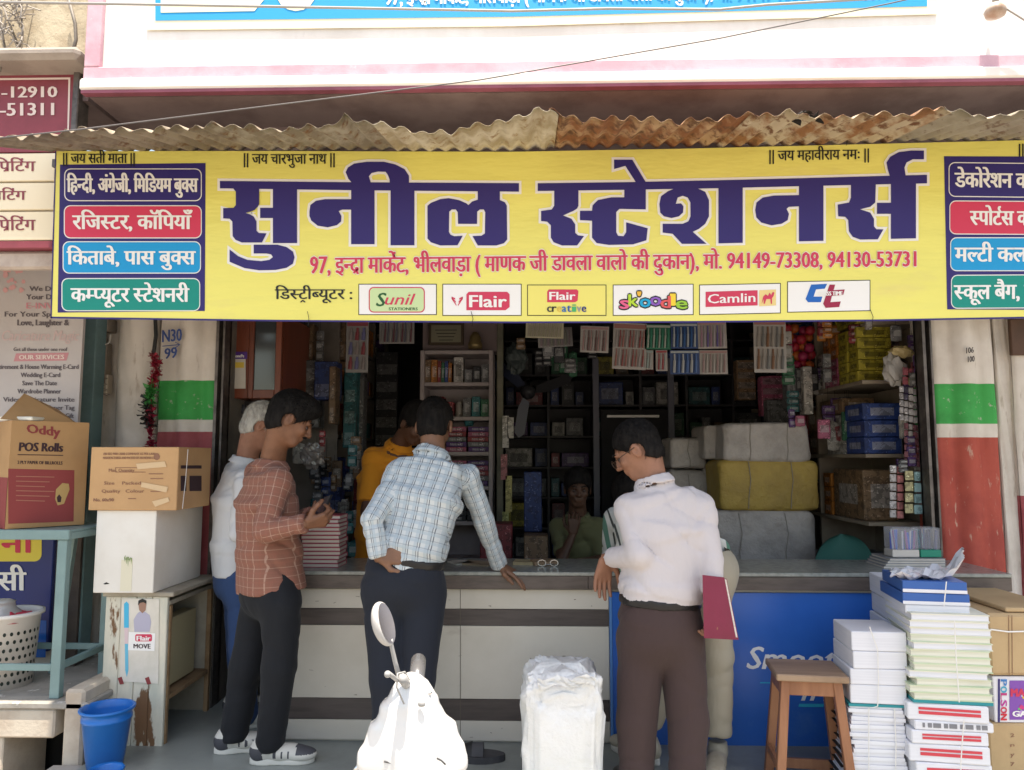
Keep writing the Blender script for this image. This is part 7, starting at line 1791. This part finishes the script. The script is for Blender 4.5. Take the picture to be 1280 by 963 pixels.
def rearb(P):
    d=ell(P,V3((so.x,YSc-.95,gz+.50)),(.16,.50,.17)); d=smin(d,ell(P,V3((so.x,YSc-.62,gz+.40)),(.14,.16,.20)),.06); return np.maximum(d,P[...,2]-(gz+.66))
v,fc=nets(rearb,V3((so.x-.25,YSc-1.55,gz+.1)),V3((so.x+.25,YSc-.3,gz+.8)),.016); npart('rear_body',[(v,fc,0)],m_sc,sct)
def seatf(P): return smin(ell(P,V3((so.x,YSc-.78,gz+.69)),(.13,.26,.05)),ell(P,V3((so.x,YSc-1.15,gz+.71)),(.12,.24,.05)),.05)
v,fc=nets(seatf,V3((so.x-.2,YSc-1.5,gz+.55)),V3((so.x+.2,YSc-.4,gz+.82)),.014); npart('seat',[(v,fc,0)],m_scd,sct)
for yy,nm in ((.40,'front'),(-1.02,'rear')):
    mb=MB(); R_=.215
    prof=[(.0,0)]
    n=28; vs=[];fs=[]
    for k in range(n):
        t_=2*math.pi*k/n
        for (rr,xx) in ((R_-.07,.035),(R_-.02,.048),(R_,.02),(R_,-.02),(R_-.02,-.048),(R_-.07,-.035)): vs.append((so.x+xx,YSc+yy+rr*math.cos(t_),gz+.215+rr*math.sin(t_)))
    for k in range(n):
        for q in range(6): fs.append((k*6+q,k*6+(q+1)%6,((k+1)%n)*6+(q+1)%6,((k+1)%n)*6+q))
    wh=part('wheel',MB().tube([(so.x-.05,YSc+yy,gz+.215),(so.x+.05,YSc+yy,gz+.215)],.05,14),m_scg,sct); part('tyre',MB().add(vs,fs),m_scd,wh,smooth=True)
    m_=MB()
    for k in range(5): t_=2*math.pi*k/5; m_.beam((so.x,YSc+yy,gz+.215),(so.x,YSc+yy+.15*math.cos(t_),gz+.215+.15*math.sin(t_)),.03,.03)
    part('rim',m_,m_scg,wh)
def fend(P):
    q=P-V3((so.x,YSc+.40,gz+.215)); r=np.sqrt(q[...,1]**2+q[...,2]**2); d=np.maximum(np.abs(r-.25)-.012,np.abs(q[...,0])-.065); return np.maximum(d,-q[...,2]+.02)
v,fc=nets(fend,V3((so.x-.1,YSc+.1,gz+.2)),V3((so.x+.1,YSc+.7,gz+.52)),.009); npart('fender',[(v,fc,0)],m_sc,sct)
mb=MB().tube([(so.x-.03,YSc+.38,gz+.22),(so.x,YSc+.12,gz+.62)],.025,8); part('fork',mb,m_scg,sct)
# handlebar turned, seen almost end on
g0=spx(521,852,2.02); g1=spx(523,826,2.16); 
mb=MB().tube([g0,g0*.4+g1*.6,g1,g1+(g1-g0)*.02],[.019,.021,.021,.012],14); part('grip',mb,mat('grip_white',(.13,.13,.135),rough=.25,metal=.3),sct,smooth=True)
mb=MB().tube([spx(519,858,2.02),spx(508,856,1.96),spx(503,848,1.9)],.012,8); part('handlebar',mb,m_scg,sct,smooth=True)
mb=MB().tube([spx(503,850,1.94),spx(496,850,1.90),spx(491,846,1.87),spx(486,842,1.85)],.0055,8).lathe(tuple(float(q) for q in spx(484.5,843,1.85)),[(.0085*math.sin(math.pi*i/6)+1e-5,-.0085*math.cos(math.pi*i/6)) for i in range(7)],10); part('brake_lever',mb,m_scg,sct,smooth=True)
mb=MB().tube([spx(527,870,2.0),spx(534,868,1.98),spx(538,866,1.97)],.005,6); part('brake_lever',mb,m_chr,sct,smooth=True)
mi=part('mirror_stem',MB().tube([spx(500,850,1.95),spx(494,828,1.94),spx(489,806,1.93),spx(487,800,1.93)],[.007,.006,.0055,.009],8),m_scg,sct,smooth=True)
def mshell(P):
    c=spx(480,780,1.93); ax=nrm(spx(473,756,1.93)-spx(487,803,1.93)); nn=nrm(V3((.93,-.24,.10))); nn=nrm(nn-ax*float(nn@ax)); ss=np.cross(ax,nn)
    q=P-c; d=ell(q@np.stack([ss,nn,ax],1).astype(f32)+0,(0,0,0),(.040,.026,.056)); return np.maximum(d,(q@nn)-.008)
c=spx(480,780,1.93); v,fc=nets(mshell,c-V3((.09,.09,.09)),c+V3((.09,.09,.09)),.0035); npart('mirror_shell',[(v,fc,0)],mat('mirror_grey_shell',(.42,.41,.40),rough=.3),mi)
ax=nrm(spx(473,756,1.93)-spx(487,803,1.93)); nn=nrm(V3((.93,-.24,.10))); nn=nrm(nn-ax*float(nn@ax)); ss=np.cross(ax,nn)
vs=[c+nn*.0088+ss*.036*math.cos(t_)+ax*.051*math.sin(t_) for t_ in [k*math.pi/14 for k in range(28)]]
m_=MB().add([tuple(float(q) for q in p_) for p_ in vs],[tuple(range(28))]); part('mirror_glass',m_,m_chr,mi)
# small dark seams on the cowl
for pts_ in ([(480,952),(492,955),(505,958),(505,966)],[(546,948),(552,951),(557,956)]):
    part('panel_seam',MB().tube([spx(x_,y_,1.932) for x_,y_ in pts_],.0022,5),m_scd,sct)
for pts_ in ([(512,850,1.97),(506,840,1.93),(497,842,1.9),(496,860,1.9),(505,880,1.93)],):
    part('control_cable',MB().tube([spx(*q_) for q_ in pts_],.0022,6),m_scg,sct,smooth=True)
mb=MB().lathe(tuple(float(q) for q in spx(527,880,1.935)),[(0,-.008),(.008,-.006),(.01,.0),(.008,.006),(0,.008)],10,1,.6); part('key_cover',mb,m_scg,sct,smooth=True)
mb=MB().tube([spx(452,952,2.0),spx(444,963,2.0),spx(436,985,2.02)],.006,6); part('footrest_bar',mb,m_chr,sct,smooth=True)
